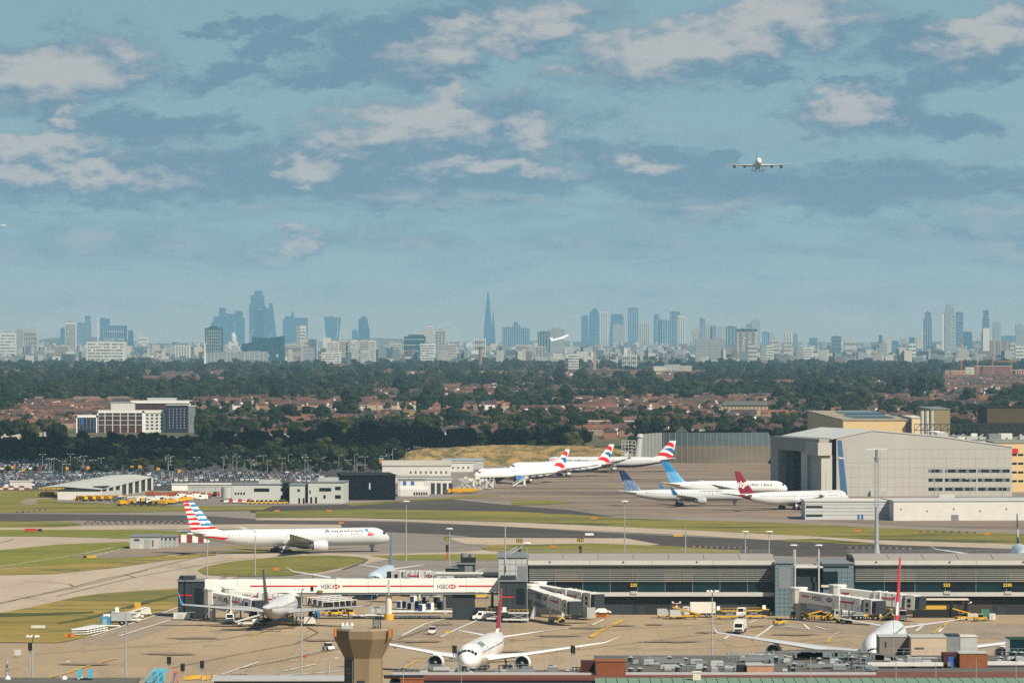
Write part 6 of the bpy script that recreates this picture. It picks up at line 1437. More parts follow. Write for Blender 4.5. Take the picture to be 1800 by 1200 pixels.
for i in range(6): place('stairs_truck:w', b_stairs(OFFW), 822+i*9, 860-(i % 2)*3, 160+i*20, 'pale ramp stairs beside the nearest ribbon-tailed airliner', 'stairs', 'pale stairs by the ribbon-tailed airliners')
for i in range(5): place('cargo_box:m', b_box(1.6, 1.2, 1.9, STEEL, LGREY), 808+i*9, 862, 0, 'pale crate beside the nearest ribbon-tailed airliner', 'crate', 'crates by the ribbon-tailed airliners')
place('stairs_truck:w', b_stairs(OFFW), 913, 856, 10, 'pale stairs below the middle of the nearest ribbon-tailed airliner', 'stairs')
for i in range(3): place('van:w', b_van(WHITE), 852+i*14, 812, 0, 'white van at the foot of the grassy mound', 'van', 'white vans at the mound')
place('plough_truck:y', b_plough(YEL), 932, 813, 0, 'yellow lorry at the foot of the grassy mound', 'truck')
for i, c in enumerate((YEL, ORG, REDP, REDP, DGREY, ORG)): place('tug:h%d' % i, b_tug(c), 1722+i*12, 910, 40*i, ('yellow', 'orange', 'red', 'bright red', 'dark', 'pale orange')[i]+' ramp vehicle parked below the long white shed wall', 'ramp vehicle')
# --- rows of low markers
def markers(p0, q0, p1, q1, n, label, group):
    for i in range(n):
        t_ = i/(n-1); place('road_block:'+('w' if i % 2 else 'r'), b_block(MGREY if i % 2 else mat('faded_red_plastic', (.13, .035, .03), .7, .1)), p0+(p1-p0)*t_, q0+(q1-q0)*t_, 0, label, 'barrier', group)
markers(150, 922, 330, 921, 34, 'low red or white block in the double line across the far taxiway', 'blocks across the far taxiway'); markers(155, 919, 325, 918, 30, 'low red or white block in the second line across the far taxiway', 'second line of blocks on the far taxiway')
markers(1215, 963, 1312, 965, 20, 'low red or white block behind the pier roof', 'blocks behind the pier'); markers(1488, 964, 1600, 966, 20, 'low red or white block behind the right pier roof', 'blocks behind the right pier'); markers(1618, 936, 1720, 938, 16, 'low white or red block on the grass before the white shed wall', 'blocks on the grass by the white shed')
markers(30, 902, 85, 897, 12, 'low white block on the far left asphalt', 'blocks on the far left asphalt'); markers(590, 880, 700, 874, 26, 'small red or white block along the foot of the black building', 'blocks along the black building')
# --- signs
def board(p, q, w_px, h_px, m, label, txt=None, tm=None, z=.3, side=None):
    Y = GY(q); s = Y/F; w, h = w_px*s/2, h_px*s; r = thing('taxiway_sign', label, 'sign', (X(p, Y), Y, z)); MB().box(-w, w, 0, .25, .25, .25+h).build('board', m, r)
    for x in (-w*.7, w*.7): MB().beam((x, .12, 0), (x, .12, .25), .1).build('leg', DGREY, r)
    if txt: flat_text(txt, -w*.85, w*.85, .25+h*.2, .25+h*.8, -.02, tm, r)
    if side: MB().box(-w-1.2, -w-.05, 0, .25, .25, .25+h).build('end_board', side, r)
board(161, 983, 17, 4, YEL, 'yellow direction board on the lawn left of the equipment building', side=BLACK); board(54, 935.5, 21, 4.5, REDP, 'long red board at the far left lawn edge', side=None); board(70, 935.5, 8, 4, BLACK, 'black board right of the long red board')
board(1036, 943, 15, 4, WHITE, 'white board on the dark taxiway in the middle'); board(1192, 945, 16, 3.5, YEL, 'yellow board on the dark taxiway right of the middle')
for p, q in ((579, 901), (600, 922), (487, 901)): board(p, q, 9, 3, ORG, {579: 'orange board on the green strip above the striped-tail airliner', 487: 'orange board on the green strip right of the striped tail', 600: 'orange board just above the striped-tail airliner fuselage'}[p])
for p, q in ((972, 964), (1044, 914), (1508, 936), (1736, 942)): board(p, q, 12, 3, ORG, {972: 'orange board behind the left pier roof', 1044: 'orange board on the green strip in the middle', 1508: 'orange board on the green strip below the lattice mast', 1736: 'orange board on the grass at the right'}[p])
board(486, 1005, 10, 5, ORG, 'orange board at the right tip of the grass island'); board(67, 1107, 25, 5, OFFW, 'white board with black centre on the dry grass at bottom left'); board(534, 1159, 10, 3, REDP, 'small red board on the apron left of the concrete tower'); board(787, 1116, 9, 4, YEL, 'small yellow box on the apron beside the white tug')
board(31, 1155, 12, 10, mat('pale_wire', (.5, .5, .48), .6, .1), 'pale cage panel at the bottom left apron')
for p, q, t_ in ((786, 985, '236'), (913, 985, '235'), (1020, 985, '234')):
    Y = GY(q); rt = thing('stand_sign', 'yellow stand number sign on a pole '+{'236': 'behind the link building', '235': 'at the pier gable', '234': 'behind the slatted pier roof'}[t_], 'sign', (X(p, Y), Y, .3)); top = Z({786: 945, 913: 948, 1020: 947}[p], Y)
    MB().tube((0, 0, 0), (0, 0, top-5), .25, n=6).build('pole', REDP, rt); MB().box(-.5, .5, -.2, .2, top-5, top-2.6).build('display', BLACK, rt); sb = MB().box(-1.1, 1.1, -.1, .1, top-1.2, top).build('board', BLACK, rt); flat_text(t_, -.95, .95, top-1.05, top-.15, -.12, SIGNY, sb)
# ================================================================== lamp masts
def mast(p, base, top, label, kind='disc', r=.16, Y=None, m=None, group=None, lean=0):
    Y = Y or GY(base); h = Z(top, Y); rt = thing('lamp_mast', label, 'lamp mast', (X(p, Y), Y, .1), 0, group)
    MB().tube((0, 0, 0), (lean, 0, h-.3), r*1.5, r*.7, n=8).build('pole', m or STEEL, rt)
    if kind == 'disc': MB().tube((lean, 0, h-.3), (lean, 0, h), 1.3, .9, n=12).build('lamp_head', OFFW, rt)
    elif kind == 'ring':
        MB().tube((0, 0, h-.6), (0, 0, h-.3), .5, n=10).build('head_ring', DGREY, rt)
        for i in range(7):
            a = 2*pi*i/7; mb = MB(); mb.beam((0, 0, h-.45), (1.0*cos(a), 1.0*sin(a), h-.45), .07); mb.build('arm', STEEL, rt); mb = MB(); mb.tube((1.2*cos(a), 1.2*sin(a), h-.55), (1.2*cos(a), 1.2*sin(a), h-.2), .42, .30, n=8); mb.build('lamp', OFFW, rt)
    elif kind == 'arm': MB().beam((0, 0, h), (1.6, 0, h+.15), .12).build('arm', STEEL, rt); MB().box(1.3, 2.2, -.15, .15, h, h+.18).build('lamp', OFFW, rt)
    elif kind == 'tee': MB().beam((-1.6, 0, h), (1.6, 0, h), .12).build('arm', STEEL, rt); MB().box(-1.9, -1.2, -.2, .2, h-.05, h+.2).build('lamp', OFFW, rt); MB().box(1.2, 1.9, -.2, .2, h-.05, h+.2).build('lamp', OFFW, rt)
    else: MB().tube((lean, 0, h-.3), (lean, 0, h+1), .05, n=5).build('tip', STEEL, rt)
    return rt
for a in ((714, 987, 880, 'slim tall mast with disc head right of the striped-tail airliner nose', 'disc'), (1098, 990, 880, 'slim tall mast with disc head in front of the dark-globe-tailed airliner', 'disc', .16, 1500),
    (790, 996, 928, 'slim mast with disc head behind the link building', 'disc'), (364.5, 1088, 940, 'slim mast in front of the left stair tower', 'disc'), (448.5, 1012, 931, 'slim mast behind the left end of the long bridge', 'disc'),
    (221, 1200, 1076, 'slim bare mast rising from the bottom left apron', 'tip'), (57, 1203, 1115, 'floodlight mast with lamp ring at the far left bottom', 'ring', .15), (1252, 1164, 1036, 'floodlight mast with lamp ring in the middle of the right apron', 'ring', .15),
    (530, 1194, 1033, 'floodlight mast with lamp ring in front of the black-finned airliner', 'ring', .15), (926, 1092, 953, 'white slim mast before the pier gable', 'disc', .14), (1310, 990, 933, 'mast with disc head behind the pier, left of a close pair', 'disc', .18, 1500),
    (1352, 990, 933, 'mast with disc head behind the pier, right of a close pair', 'disc', .18, 1500), (1395, 990, 957, 'short mast with disc head behind the dark recess block, left', 'disc', .18, 1440), (1439, 990, 957, 'short mast with disc head behind the dark recess block, right', 'disc', .18, 1440),
    (1205, 990, 929, 'leaning bare pale pole behind the pier roof', 'tip', .2, 1400), (888, 1015, 924, 'antenna mast rising from the right stair tower', 'tip', .22, 1262), (106, 1200, 1163, 'curved-top lamp post at the bottom left', 'arm', .14),
    (12, 1200, 1157, 'thick short grey post at the bottom left corner', 'tip', .28), (811, 1200, 1118, 'thin aerial pole in front of the slim red-finned airliner', 'tip', .05, 760), (350, 1200, 1145, 'thin aerial at the bottom left by the barriers', 'tip', .05, 900), (578, 1190, 1157, 'grey pole with side arm left of the concrete tower', 'arm', .2),
    (709, 1200, 1157, 'thin aerial right of the concrete tower', 'tip', .05, 760), (1571, 1200, 1100, 'thin pole in front of the taupe block', 'tip', .06, 830), (1643, 870, 810, 'slim lamp mast before the hangar windows', 'tee', .12, 2200), (1706, 905, 842, 'orange-topped slim mast before the white shed wall', 'tee', .12, 1960), *[(p_, 1204, 1166+(p_ % 5), 'slim white pole standing on the green roof strip, '+n_+' of five', 'tip', .07, 770) for p_, n_ in ((1425, 'first'), (1575, 'second'), (1645, 'third'), (1716, 'fourth'), (1786, 'last'))], (1762, 890, 818, 'slim mast at the right end of the hangar wall', 'tee', .12, 2150), (1452, 870, 828, 'slim mast before the hangar doors', 'arm', .12, 2200)):
    mast(*a)
r_ = mast(1543, 978, 800, 'tall', 'none', .6, Y=1600); 
for c in list(r_.children): bpy.data.objects.remove(c)
bpy.data.objects.remove(r_)
Y = 1600; h = Z(795, Y); rt = thing('radar_mast', 'tall lattice surveillance mast with flat antenna on top before the hangar', 'radar mast', (X(1541, Y), Y, 0)); zl = Z(890, Y)
MB().tube((0, 0, 0), (0, 0, Z(957, Y)), 1.55, .75, n=12).build('tapered_base', STEEL, rt); MB().tube((0, 0, Z(957, Y)), (0, 0, zl), .75, .62, n=12).build('shaft', STEEL, rt)
mb = MB(); w0, w1 = .55, .55; zt = Z(805, Y)
for sx_, sy_ in ((1, 1), (1, -1), (-1, 1), (-1, -1)): mb.tube((sx_*w0, sy_*w0, zl), (sx_*w1, sy_*w1, zt), .12, n=5)
nn = 11
for i in range(nn):
    z0, z1 = zl+(zt-zl)*i/nn, zl+(zt-zl)*(i+1)/nn; s = 1 if i % 2 else -1
    for y in (-w0, w0): mb.beam((-s*w0, y, z0), (s*w0, y, z1), .10); mb.beam((-w0, y, z1), (w0, y, z1), .08)
    for x in (-w0, w0): mb.beam((x, -s*w0, z0), (x, s*w0, z1), .10)
mb.build('lattice', STEEL, rt); MB().tube((0, 0, zt-1.5), (0, 0, zt+.2), .5, 1.1, n=10).build('collar', STEEL, rt); MB().tube((0, 0, zt+.2), (0, 0, h+1), .5, n=8).build('turning_gear', MGREY, rt); MB().box(-3.7, 3.7, -.25, .25, h+1.0, h+1.35).build('antenna', OFFW, rt)
MB().beam((.6, 0, zt), (4.2, 0, zt-.6), .1).build('stay', STEEL, rt)
for i in range(30):
    p = random.uniform(270, 700); q = random.uniform(824, 834); mast(p, q, q-random.uniform(20, 30), 'slim lamp post among the car park rows', random.choice(('arm', 'tee')), .1, group='lamp posts in the car park')
for i in range(14):
    p = random.uniform(0, 240); q = random.uniform(822, 840); mast(p, q, q-random.uniform(20, 28), 'slim lamp post in the left car park', 'tee', .1, group='lamp posts in the left car park')
for p in (649, 671, 690, 714): mast(p, 838, 789+(p % 3), 'tall hooked street lamp against the dark trees', 'arm', .14, Y=2750, group='street lamps before the dark trees')
for i, (p, q) in enumerate(((118, 828), (155, 827), (232, 826), (246, 825), (278, 829), (315, 833), (41, 831), (22, 826))):
    Y = GY(q+6); rt = thing('direction_sign', 'yellow row sign on posts in the car park', 'sign', (X(p, Y), Y, .1), 0, 'yellow row signs in the car park'); MB().tube((0, 0, 0), (0, 0, 3), .08, n=5).build('post', DGREY, rt); MB().box(-.9, .9, -.05, .05, 2.6, 4.2).build('board', mat('sign_amber', (.55, .30, .02), .5, .1), rt)
# fence along the car park
Y = 2410; rt = thing('mesh_fence', 'long see-through mesh fence with pale posts before the car park', 'fence', (X(275, Y), Y, 0)); w_ = X(660, Y)-X(275, Y)
for i in range(45): MB().tube((w_*i/44, 0, 0), (w_*i/44, 0, 3.0), .07, n=4).build('post', OFFW, rt)
for z in (1.0, 2.0, 2.9): MB().beam((0, 0, z), (w_, 0, z), .05).build('rail', STEEL, rt)
# ================================================================== car park
PAINT = ramp_mat('car_paints', [(.62, .62, .60), (.08, .09, .10), (.30, .32, .34), (.015, .016, .02), (.65, .65, .64), (.05, .09, .18), (.20, .22, .24), (.55, .56, .57), (.02, .03, .06), (.25, .03, .03), (.10, .12, .13), (.66, .66, .65)], .35, var=.03, coat=.5)
PAINTI = ramp_mat('car_paints_massed', [(.62, .62, .60), (.08, .09, .10), (.30, .32, .34), (.015, .016, .02), (.65, .65, .64), (.05, .09, .18), (.20, .22, .24), (.55, .56, .57), (.02, .03, .06), (.25, .03, .03)], .35, island=True, var=.03, coat=.5)
rd = random.Random(21); spots = []
def lot(p0, p1, q0, q1, ang):
    (xa, ya), (xb, yb) = G(p0, (q0+q1)/2), G(p1, (q0+q1)/2); Y0, Y1 = GY(q1), GY(q0); x0, x1 = xa, xb
    c, s = cos(R(ang)), sin(R(ang)); cx_, cy_ = (x0+x1)/2, (Y0+Y1)/2
    for i in range(-60, 60):
        for j in range(-34, 34):
            lx_, ly_ = i*2.65, j*5.2+(4.6 if j % 2 else 0)
            x, y = cx_+lx_*c-ly_*s, cy_+lx_*s+ly_*c; p = CX+x*F/y; q = HY+H*F/y
            if p0 <= p <= p1 and q0 <= q <= q1 and rd.random() < .9 and mnoise.noise(Vector((x/16, y/22, 4))) > -.22: spots.append((y, x, ang+90+rd.uniform(-2, 2)+(180 if rd.random() < .5 else 0)))
lot(-10, 300, 831, 855, 14); lot(285, 560, 831, 847, 4); lot(-10, 90, 810, 826, 5); lot(480, 600, 838, 846, 4)
spots = [s_ for s_ in spots if not (108 < CX+s_[1]*F/s_[0] < 285 and s_[0] < 2500 and CX+s_[1]*F/s_[0] > 100 and s_[0] < 2190+150*(CX+s_[1]*F/s_[0]-100)/170)]
spots.sort(); first = None
cpm = car_shell(); cgm = car_glass()
for i, (y, x, a) in enumerate(spots[:290]):
    if first is None:
        first = thing('parked_car', 'car parked in the packed rows of the far left car park', 'car', (x, y, .1), a, 'cars packed in the far left car park'); cpm.build('body', PAINT, first); cgm.build('windows', GLASS, first, stuff=True)
    else: clone(first, (x, y, .1), a)
mb = MB(); gb = MB(); base, gbase = car_shell(), car_glass()
for (y, x, a) in spots[290:]:
    M_ = Matrix.Translation((x, y, .1)) @ Matrix.Rotation(R(a), 4, 'Z')
    mb.add([M_ @ Vector(v) for v in base.v], base.f); gb.add([M_ @ Vector(v) for v in gbase.v], gbase.f)
o = mb.build('parked_cars_mass', PAINTI, stuff=True); tag(o, 'mass of parked cars filling the back of the far car park', 'cars'); gb.build('car_windows_mass', GLASS, o, stuff=True)
# ================================================================== trees
LEAF = ramp_mat('foliage', [(.0080, .0173, .0080), (.0159, .0279, .0093), (.0053, .0119, .0073), (.0239, .0345, .0106), (.0106, .0213, .0113), (.0066, .0139, .0073), (.0384, .0411, .0106), (.0133, .0225, .0099)], .9, var=.6, vs=.35, spec=.15)
BARK = mat('bark', (.06, .045, .035), .9, .2, 1)
def tree_meshes(seed):
    rd = random.Random(seed); bm = bmesh.new(); hgt = 14.0; n = rd.randint(11, 15)
    cl_ = [(0, 0, 8.6, 3.6)]
    for i in range(n):
        a = 2*pi*i/n*1.6+rd.random(); rr = rd.uniform(1.5, 4.3); z = rd.uniform(4.6, 11.8); rr *= 1-.055*abs(z-7); cl_.append((rr*cos(a), rr*sin(a), z, rd.uniform(1.7, 3.0)))
    for (x, y, z, r) in cl_:
        ret = bmesh.ops.create_icosphere(bm, subdivisions=2, radius=1); 
        for v in ret['verts']:
            d = v.co.normalized(); k_ = 1+.28*mnoise.noise(d*2.3+Vector((x, y, z)))+.26*mnoise.noise(d*5.5+Vector((z, x, y)))
            v.co = Vector((x, y, z))+Vector((d.x*r*k_, d.y*r*k_, d.z*r*k_*.82))
    crown_pts = [v.co.copy() for v in bm.verts]
    for i in range(420):                                              # loose leaf sprays break the outline
        p = rd.choice(crown_pts); n_ = Vector((rd.uniform(-1, 1), rd.uniform(-1, 1), rd.uniform(-.6, 1))).normalized(); s = rd.uniform(.25, .6); c = p+(p-Vector((0, 0, 7.5))).normalized()*rd.uniform(-.1, .55)
        a = n_.orthogonal().normalized(); b = n_.cross(a); vs = [bm.verts.new(c+a*s+b*s*.2), bm.verts.new(c-a*s*.2+b*s), bm.verts.new(c-a*s-b*s*.6)]; bm.faces.new(vs)
    me = bpy.data.meshes.new('crown'); bm.to_mesh(me); bm.free(); me.materials.append(LEAF)
    mb = MB(); mb.tube((0, 0, 0), (0, 0, 6.5), .45, .28, n=7)
    for i in range(4): a = i*1.7+rd.random(); mb.tube((0, 0, 4+.5*i), (2.6*cos(a), 2.6*sin(a), 8.4), .2, .08, n=5)
    return me, mb.mesh('trunk', BARK)
TM = [tree_meshes(s) for s in range(6)]
poplar = bpy.data.meshes.new('crown')
rd = random.Random(77)
pts = []                                     # (Y, X, height scale, variant)
def ppx(x, y): return CX+x*F/y
def scatter(n, Y0, Y1, fn, s0=.8, s1=1.3, p0=-60, p1=1860, uni=False):
    for _ in range(n):
        y = sqrt(rd.uniform(Y0*Y0, Y1*Y1)); p = rd.uniform(p0, p1); x = X(p, y)
        if fn is None or fn(p, y, x): pts.append((y, x, rd.uniform(s0, s1), rd.randrange(6)))
def belt(p0, p1, Y0, Y1, n, s0, s1):
    for i in range(n): y = rd.uniform(Y0, Y1); p = p0+(p1-p0)*(i+rd.random())/n; pts.append((y, X(p, y), rd.uniform(s0, s1), rd.randrange(6)))
belt(90, 690, 2590, 2830, 130, .28, .55); belt(-20, 290, 2585, 2650, 24, .16, .28); belt(-40, 720, 2840, 2900, 95, .40, .75); belt(520, 700, 2700, 2830, 26, .6, 1.0); belt(-40, 700, 2900, 3010, 70, .7, 1.0); belt(-40, 360, 3010, 3200, 28, .7, 1.0); belt(360, 760, 3010, 3200, 34, .9, 1.25); belt(560, 760, 3080, 3300, 14, 1.3, 1.6)
belt(700, 1120, 2960, 3200, 60, .8, 1.25); belt(1110, 1400, 3050, 3300, 34, .8, 1.05); belt(880, 1130, 3200, 3500, 24, .8, 1.3)
belt(-40, 460, 3260, 3600, 46, .9, 1.3); belt(1400, 1840, 3100, 3500, 46, .8, 1.3); belt(330, 620, 3900, 4200, 20, .9, 1.4)
def clump(p, y, x): return mnoise.noise(Vector((x/340, y/520, 1.3))) > -.10 and not (337 < p < 905 and 4520 < y < 4800)
def clump2(p, y, x): return mnoise.noise(Vector((x/200, y/420, 7.7)))+.18*(p > 1150)-.1*(y < 5000) > .02 and not (330 < p < 905 and 4500 < y < 4820)
scatter(1500, 3500, 4600, clump2, .6, 1.15); scatter(5200, 4600, 6300, clump2, .65, 1.2); scatter(8000, 3500, 7000, None, .28, .75)
scatter(3600, 6100, 7800, lambda p, y, x: mnoise.noise(Vector((x/300, y/600, 2))) > -.12+.14*(p < 1300), .7, 1.4)
scatter(10000, 7600, 12300, lambda p, y, x: mnoise.noise(Vector((x/260, y/700, 6))) > -.22+.1*(y < 9500), .5, 1.1); scatter(500, 4600, 11000, None, 1.4, 1.9); scatter(8000, 12300, 21000, lambda p, y, x: mnoise.noise(Vector((x/500, y/1400, 4))) > .0, .6, 1.2)
pts = [p for p in pts if not (120 < ppx(p[1], p[0]) < 345 and 3230 < p[0] < 3800) and not (338 < ppx(p[1], p[0]) < 900 and 4180 < p[0] < 4800 and p[2] > .42) and not any(a < ppx(p[1], p[0]) < b and c < p[0] < d and p[2] > e for a, b, c, d, e in ((1655, 1860, 5600, 8320, .45), (1140, 1225, 7200, 9050, .5), (985, 1130, 7900, 9650, .55), (775, 870, 5200, 6350, .35), (35, 240, 4200, 5180, .4), (1025, 1125, 3060, 3740, .7), (1030, 1200, 4300, 5280, .6), (1262, 1355, 3900, 4480, .5), (290, 340, 8000, 9200, .5), (1120, 1170, 7800, 8480, .4), (1030, 1100, 6800, 7680, .5))) and not (1440 < ppx(p[1], p[0]) < 1700 and p[0] < 2900)]
pts.sort(); kinds = ('broad dark green tree', 'rounded mid green tree')
def make_tree(y, x, s, v, label, group):
    r = thing('tree', label, 'tree', (x, y, 0), rd.uniform(0, 360), group); r.scale = (s*rd.uniform(.95, 1.25), s*rd.uniform(.95, 1.25), s)
    for nm, me in (('crown', TM[v][0]), ('trunk', TM[v][1])): o = bpy.data.objects.new(nm, me); COL.objects.link(o); o.parent = r
    return r
NT_ = 290
for i, (y, x, s, v) in enumerate(pts[:NT_]):
    lab = ('broadleaf tree in the dark belt beyond the car park', 'trees in the belt beyond the car park') if ppx(x, y) < 700 else ('broadleaf tree in the dark belt behind the grassy mound and blast wall', 'trees in the belt behind the mound')
    make_tree(y, x, s, v, *lab)
me = bpy.data.meshes.new('woodland'); rest = pts[NT_:]; me.from_pydata([(x, y, 0) for y, x, s, v in rest], [], [])
for nm, typ, dat in (('sc', 'FLOAT', [s for *_, s, v in rest]), ('rz', 'FLOAT', [rd.uniform(0, 6.28) for _ in rest]), ('idx', 'INT', [v for *_, v in rest])):
    at = me.attributes.new(nm, typ, 'POINT'); at.data.foreach_set('value', dat)
wo_ = bpy.data.objects.new('woodland', me); COL.objects.link(wo_); tag(wo_, 'countless broadleaf trees among the houses out to the city', 'woodland', None, 'stuff')
ng = bpy.data.node_groups.new('woodland', 'GeometryNodeTree'); ng.interface.new_socket('Geometry', in_out='INPUT', socket_type='NodeSocketGeometry'); ng.interface.new_socket('Geometry', in_out='OUTPUT', socket_type='NodeSocketGeometry')
gi = ng.nodes.new('NodeGroupInput'); go = ng.nodes.new('NodeGroupOutput'); ip = ng.nodes.new('GeometryNodeInstanceOnPoints'); gx = ng.nodes.new('GeometryNodeGeometryToInstance'); lk = ng.links.new
crowns = {}
for o in COL.objects:
    if o.type == 'MESH' and o.data in [t_[0] for t_ in TM] and o.data.name not in crowns: crowns[o.data.name] = o
for t_ in reversed(TM):
    oi = ng.nodes.new('GeometryNodeObjectInfo'); oi.inputs['Object'].default_value = crowns[t_[0].name]; oi.inputs['As Instance'].default_value = False; oi.transform_space = 'ORIGINAL'; lk(oi.outputs['Geometry'], gx.inputs[0])
lk(gx.outputs[0], ip.inputs['Instance']); lk(gi.outputs[0], ip.inputs['Points']); ip.inputs['Pick Instance'].default_value = True
def attr(n, t_): a = ng.nodes.new('GeometryNodeInputNamedAttribute'); a.data_type = t_; a.inputs['Name'].default_value = n; return a.outputs[0]
lk(attr('idx', 'INT'), ip.inputs['Instance Index']); cx3 = ng.nodes.new('ShaderNodeCombineXYZ'); lk(attr('rz', 'FLOAT'), cx3.inputs[2]); e2 = ng.nodes.new('FunctionNodeEulerToRotation'); lk(cx3.outputs[0], e2.inputs[0]); lk(e2.outputs[0], ip.inputs['Rotation'])
c2 = ng.nodes.new('ShaderNodeCombineXYZ'); sc_s = attr('sc', 'FLOAT'); [lk(sc_s, c2.inputs[i]) for i in range(3)]; lk(c2.outputs[0], ip.inputs['Scale']); lk(ip.outputs[0], go.inputs[0])
md_ = wo_.modifiers.new('scatter', 'NODES'); md_.node_group = ng
# ================================================================== houses
ROOFS = [(.0771, .0385, .0279), (.1025, .0533, .0353), (.0541, .0353, .0279), (.1279, .0599, .0385), (.0476, .0385, .0353), (.0771, .0492, .0385), (.1599, .0705, .0426), (.0451, .0459, .0459), (.0894, .0435, .0320), (.0640, .0369, .0295)]
WALLS = [(.30, .17, .12), (.62, .58, .50), (.26, .13, .09), (.36, .22, .15), (.55, .50, .42), (.28, .14, .10), (.40, .30, .22), (.70, .68, .63)]
HR, HW = ramp_mat('house_roof', ROOFS, .85, var=.18), ramp_mat('house_wall', WALLS, .85, var=.1); HRI, HWI = ramp_mat('roofs_massed', ROOFS, .85, island=True, var=.18), ramp_mat('walls_massed', WALLS, .85, island=True, var=.1)
def house_bits(w, d, hw_, hr, hip=1.5):
    wl = MB(); wl.box(-w/2, w/2, -d/2, d/2, 0, hw_)
    rf = MB(); e = .4; rf.add([(-w/2-e, -d/2-e, hw_), (w/2+e, -d/2-e, hw_), (w/2+e, d/2+e, hw_), (-w/2-e, d/2+e, hw_), (-w/2+hip, 0, hr), (w/2-hip, 0, hr)], [(0, 1, 5, 4), (2, 3, 4, 5), (0, 4, 3), (1, 2, 5), (3, 2, 1, 0)])
    return wl, rf
VAR = [(10, 8, 5.2, 8.3, 3.0), (14, 8, 5.2, 8.4, 3), (18, 8, 5.4, 8.4, .3), (24, 8.5, 5.4, 8.6, .3), (9, 9, 5, 8.4, 3.6), (16, 9, 5.3, 8.2, 3)]
HP = []
def house_proto(k_, y, x, a):
    w, d, h0, h1, hip = VAR[k_]; r = thing('house', 'brown-roofed house in the suburb beyond the dark tree belt', 'house', (x, y, 0), a, 'houses of the suburb'); wl, rf = house_bits(w, d, h0, h1, hip)
    wl.build('wall', HW, r); ro = rf.build('roof', HR, r); ch = MB(); nc = max(1, int(w/9))
    for i in range(nc): xx = -w/2+w*(i+.5)/nc; ch.box(xx-.45, xx+.45, -.4, .4, h1-1.0, h1+.9)
    ch.build('chimney' if nc == 1 else 'chimneys', mat('chimney_brick', (.22, .11, .08), .9, .2), ro, stuff=nc > 1)
    wn = MB(); nw = max(2, int(w/3))
    for s in (1, -1):
        for i in range(nw):
            xx = -w/2+w*(i+.5)/nw
            for z in (1.0, 3.5): wn.box(xx-.7, xx+.7, s*(d/2+.02)-.04, s*(d/2+.02)+.04, z, z+1.3)
    wn.build('windows', mat('window_pale_frame', (.28, .30, .31), .4, .5, 1.2), r, stuff=True); return r
hs = []
for _ in range(2300):
    y = sqrt(rd.uniform(3420**2, 8800**2)); p = rd.uniform(-80, 1880); x = X(p, y)
    dn = mnoise.noise(Vector((x/380, y/500, 3.1)))
    if y > 6200 and rd.random() < (y-6200)/2600: continue
    if p > 1250 and rd.random() < .45: continue
    if dn < -.28: continue
    ang = 25*round(3*mnoise.noise(Vector((x/700, y/900, 9))))+rd.choice((0, 0, 90))*1; k_ = rd.choice((1, 2, 3, 2, 5, 0, 4)); ln = rd.randint(3, 9); w = VAR[k_][0]+rd.choice((1.5, 3, 5))
    for i in range(ln):
        for s in (0, 1):
            lx_, ly_ = (i-ln/2)*w, s*26; xx = x+lx_*cos(R(ang))-ly_*sin(R(ang)); yy = y+lx_*sin(R(ang))+ly_*cos(R(ang))
            if rd.random() < .9: hs.append((yy+rd.uniform(-1.5, 1.5), xx, ang+rd.uniform(-3, 3)+(90 if rd.random() < .12 else 0), k_ if rd.random() < .7 else rd.randrange(6)))
for _ in range(5200):
    y = sqrt(rd.uniform(5800**2, 12000**2)); p = rd.uniform(-80, 1880); hs.append((y, X(p, y), rd.uniform(-40, 40), rd.randrange(6)))
cell = {}; keep = []
for h_ in sorted(hs):
    y, x, a, k_ = h_; p = ppx(x, y); q = HY+H*F/y; r = VAR[k_][0]*.5+3
    if 90 < p < 365 and y < 3860: continue
    if 325 < p < 910 and 4280 < y < 4810: continue
    if y < 3400 or (p > 1400 and y < 3650): continue
    key = (int(x//12), int(y//12))
    if any((key[0]+i, key[1]+j) in cell for i in (-1, 0, 1) for j in (-1, 0, 1)): continue
    cell[key] = 1; keep.append(h_)
protos = {}
for y, x, a, k_ in keep[:290]:
    if k_ not in protos: protos[k_] = house_proto(k_, y, x, a)
    else: clone(protos[k_], (x, y, 0), a)
wl_m, rf_m, ch_m = MB(), MB(), MB()
for y, x, a, k_ in keep[290:]:
    w, d, h0, h1, hip = VAR[k_]; wl, rf = house_bits(w, d, h0*rd.uniform(.9, 1.15), h1*rd.uniform(1.0, 1.15), hip); M_ = Matrix.Translation((x, y, 0)) @ Matrix.Rotation(R(a), 4, 'Z')
    wl_m.add([M_ @ Vector(v) for v in wl.v], wl.f); rf_m.add([M_ @ Vector(v) for v in rf.v], rf.f)
    if y < 9000:
        for _ in range(rd.choice((0, 1, 1, 2))):
            gx_ = rd.uniform(-w/2+1.5, w/2-1.5); gw = rd.uniform(.8, 2.2); gt = h1*rd.uniform(.85, 1.02); s_ = d/2+.2
            wl_m.add([M_ @ Vector(v) for v in ((gx_-gw, -s_, 0), (gx_+gw, -s_, 0), (gx_+gw, -s_, gt-1.4), (gx_, -s_, gt), (gx_-gw, -s_, gt-1.4), (gx_-gw, 0, 0), (gx_+gw, 0, 0), (gx_+gw, 0, gt-1.4), (gx_, 0, gt), (gx_-gw, 0, gt-1.4))], [(0, 1, 2, 3, 4), (2, 7, 8, 3), (3, 8, 9, 4), (0, 4, 9, 5), (1, 6, 7, 2)])
    if y < 8500: ch_m.add([M_ @ Vector(v) for v in [(i, j, z) for z in (h1-1, h1+1) for i, j in ((-.5, -.4), (.5, -.4), (.5, .4), (-.5, .4))]], [(0, 1, 5, 4), (1, 2, 6, 5), (2, 3, 7, 6), (3, 0, 4, 7), (4, 5, 6, 7)])
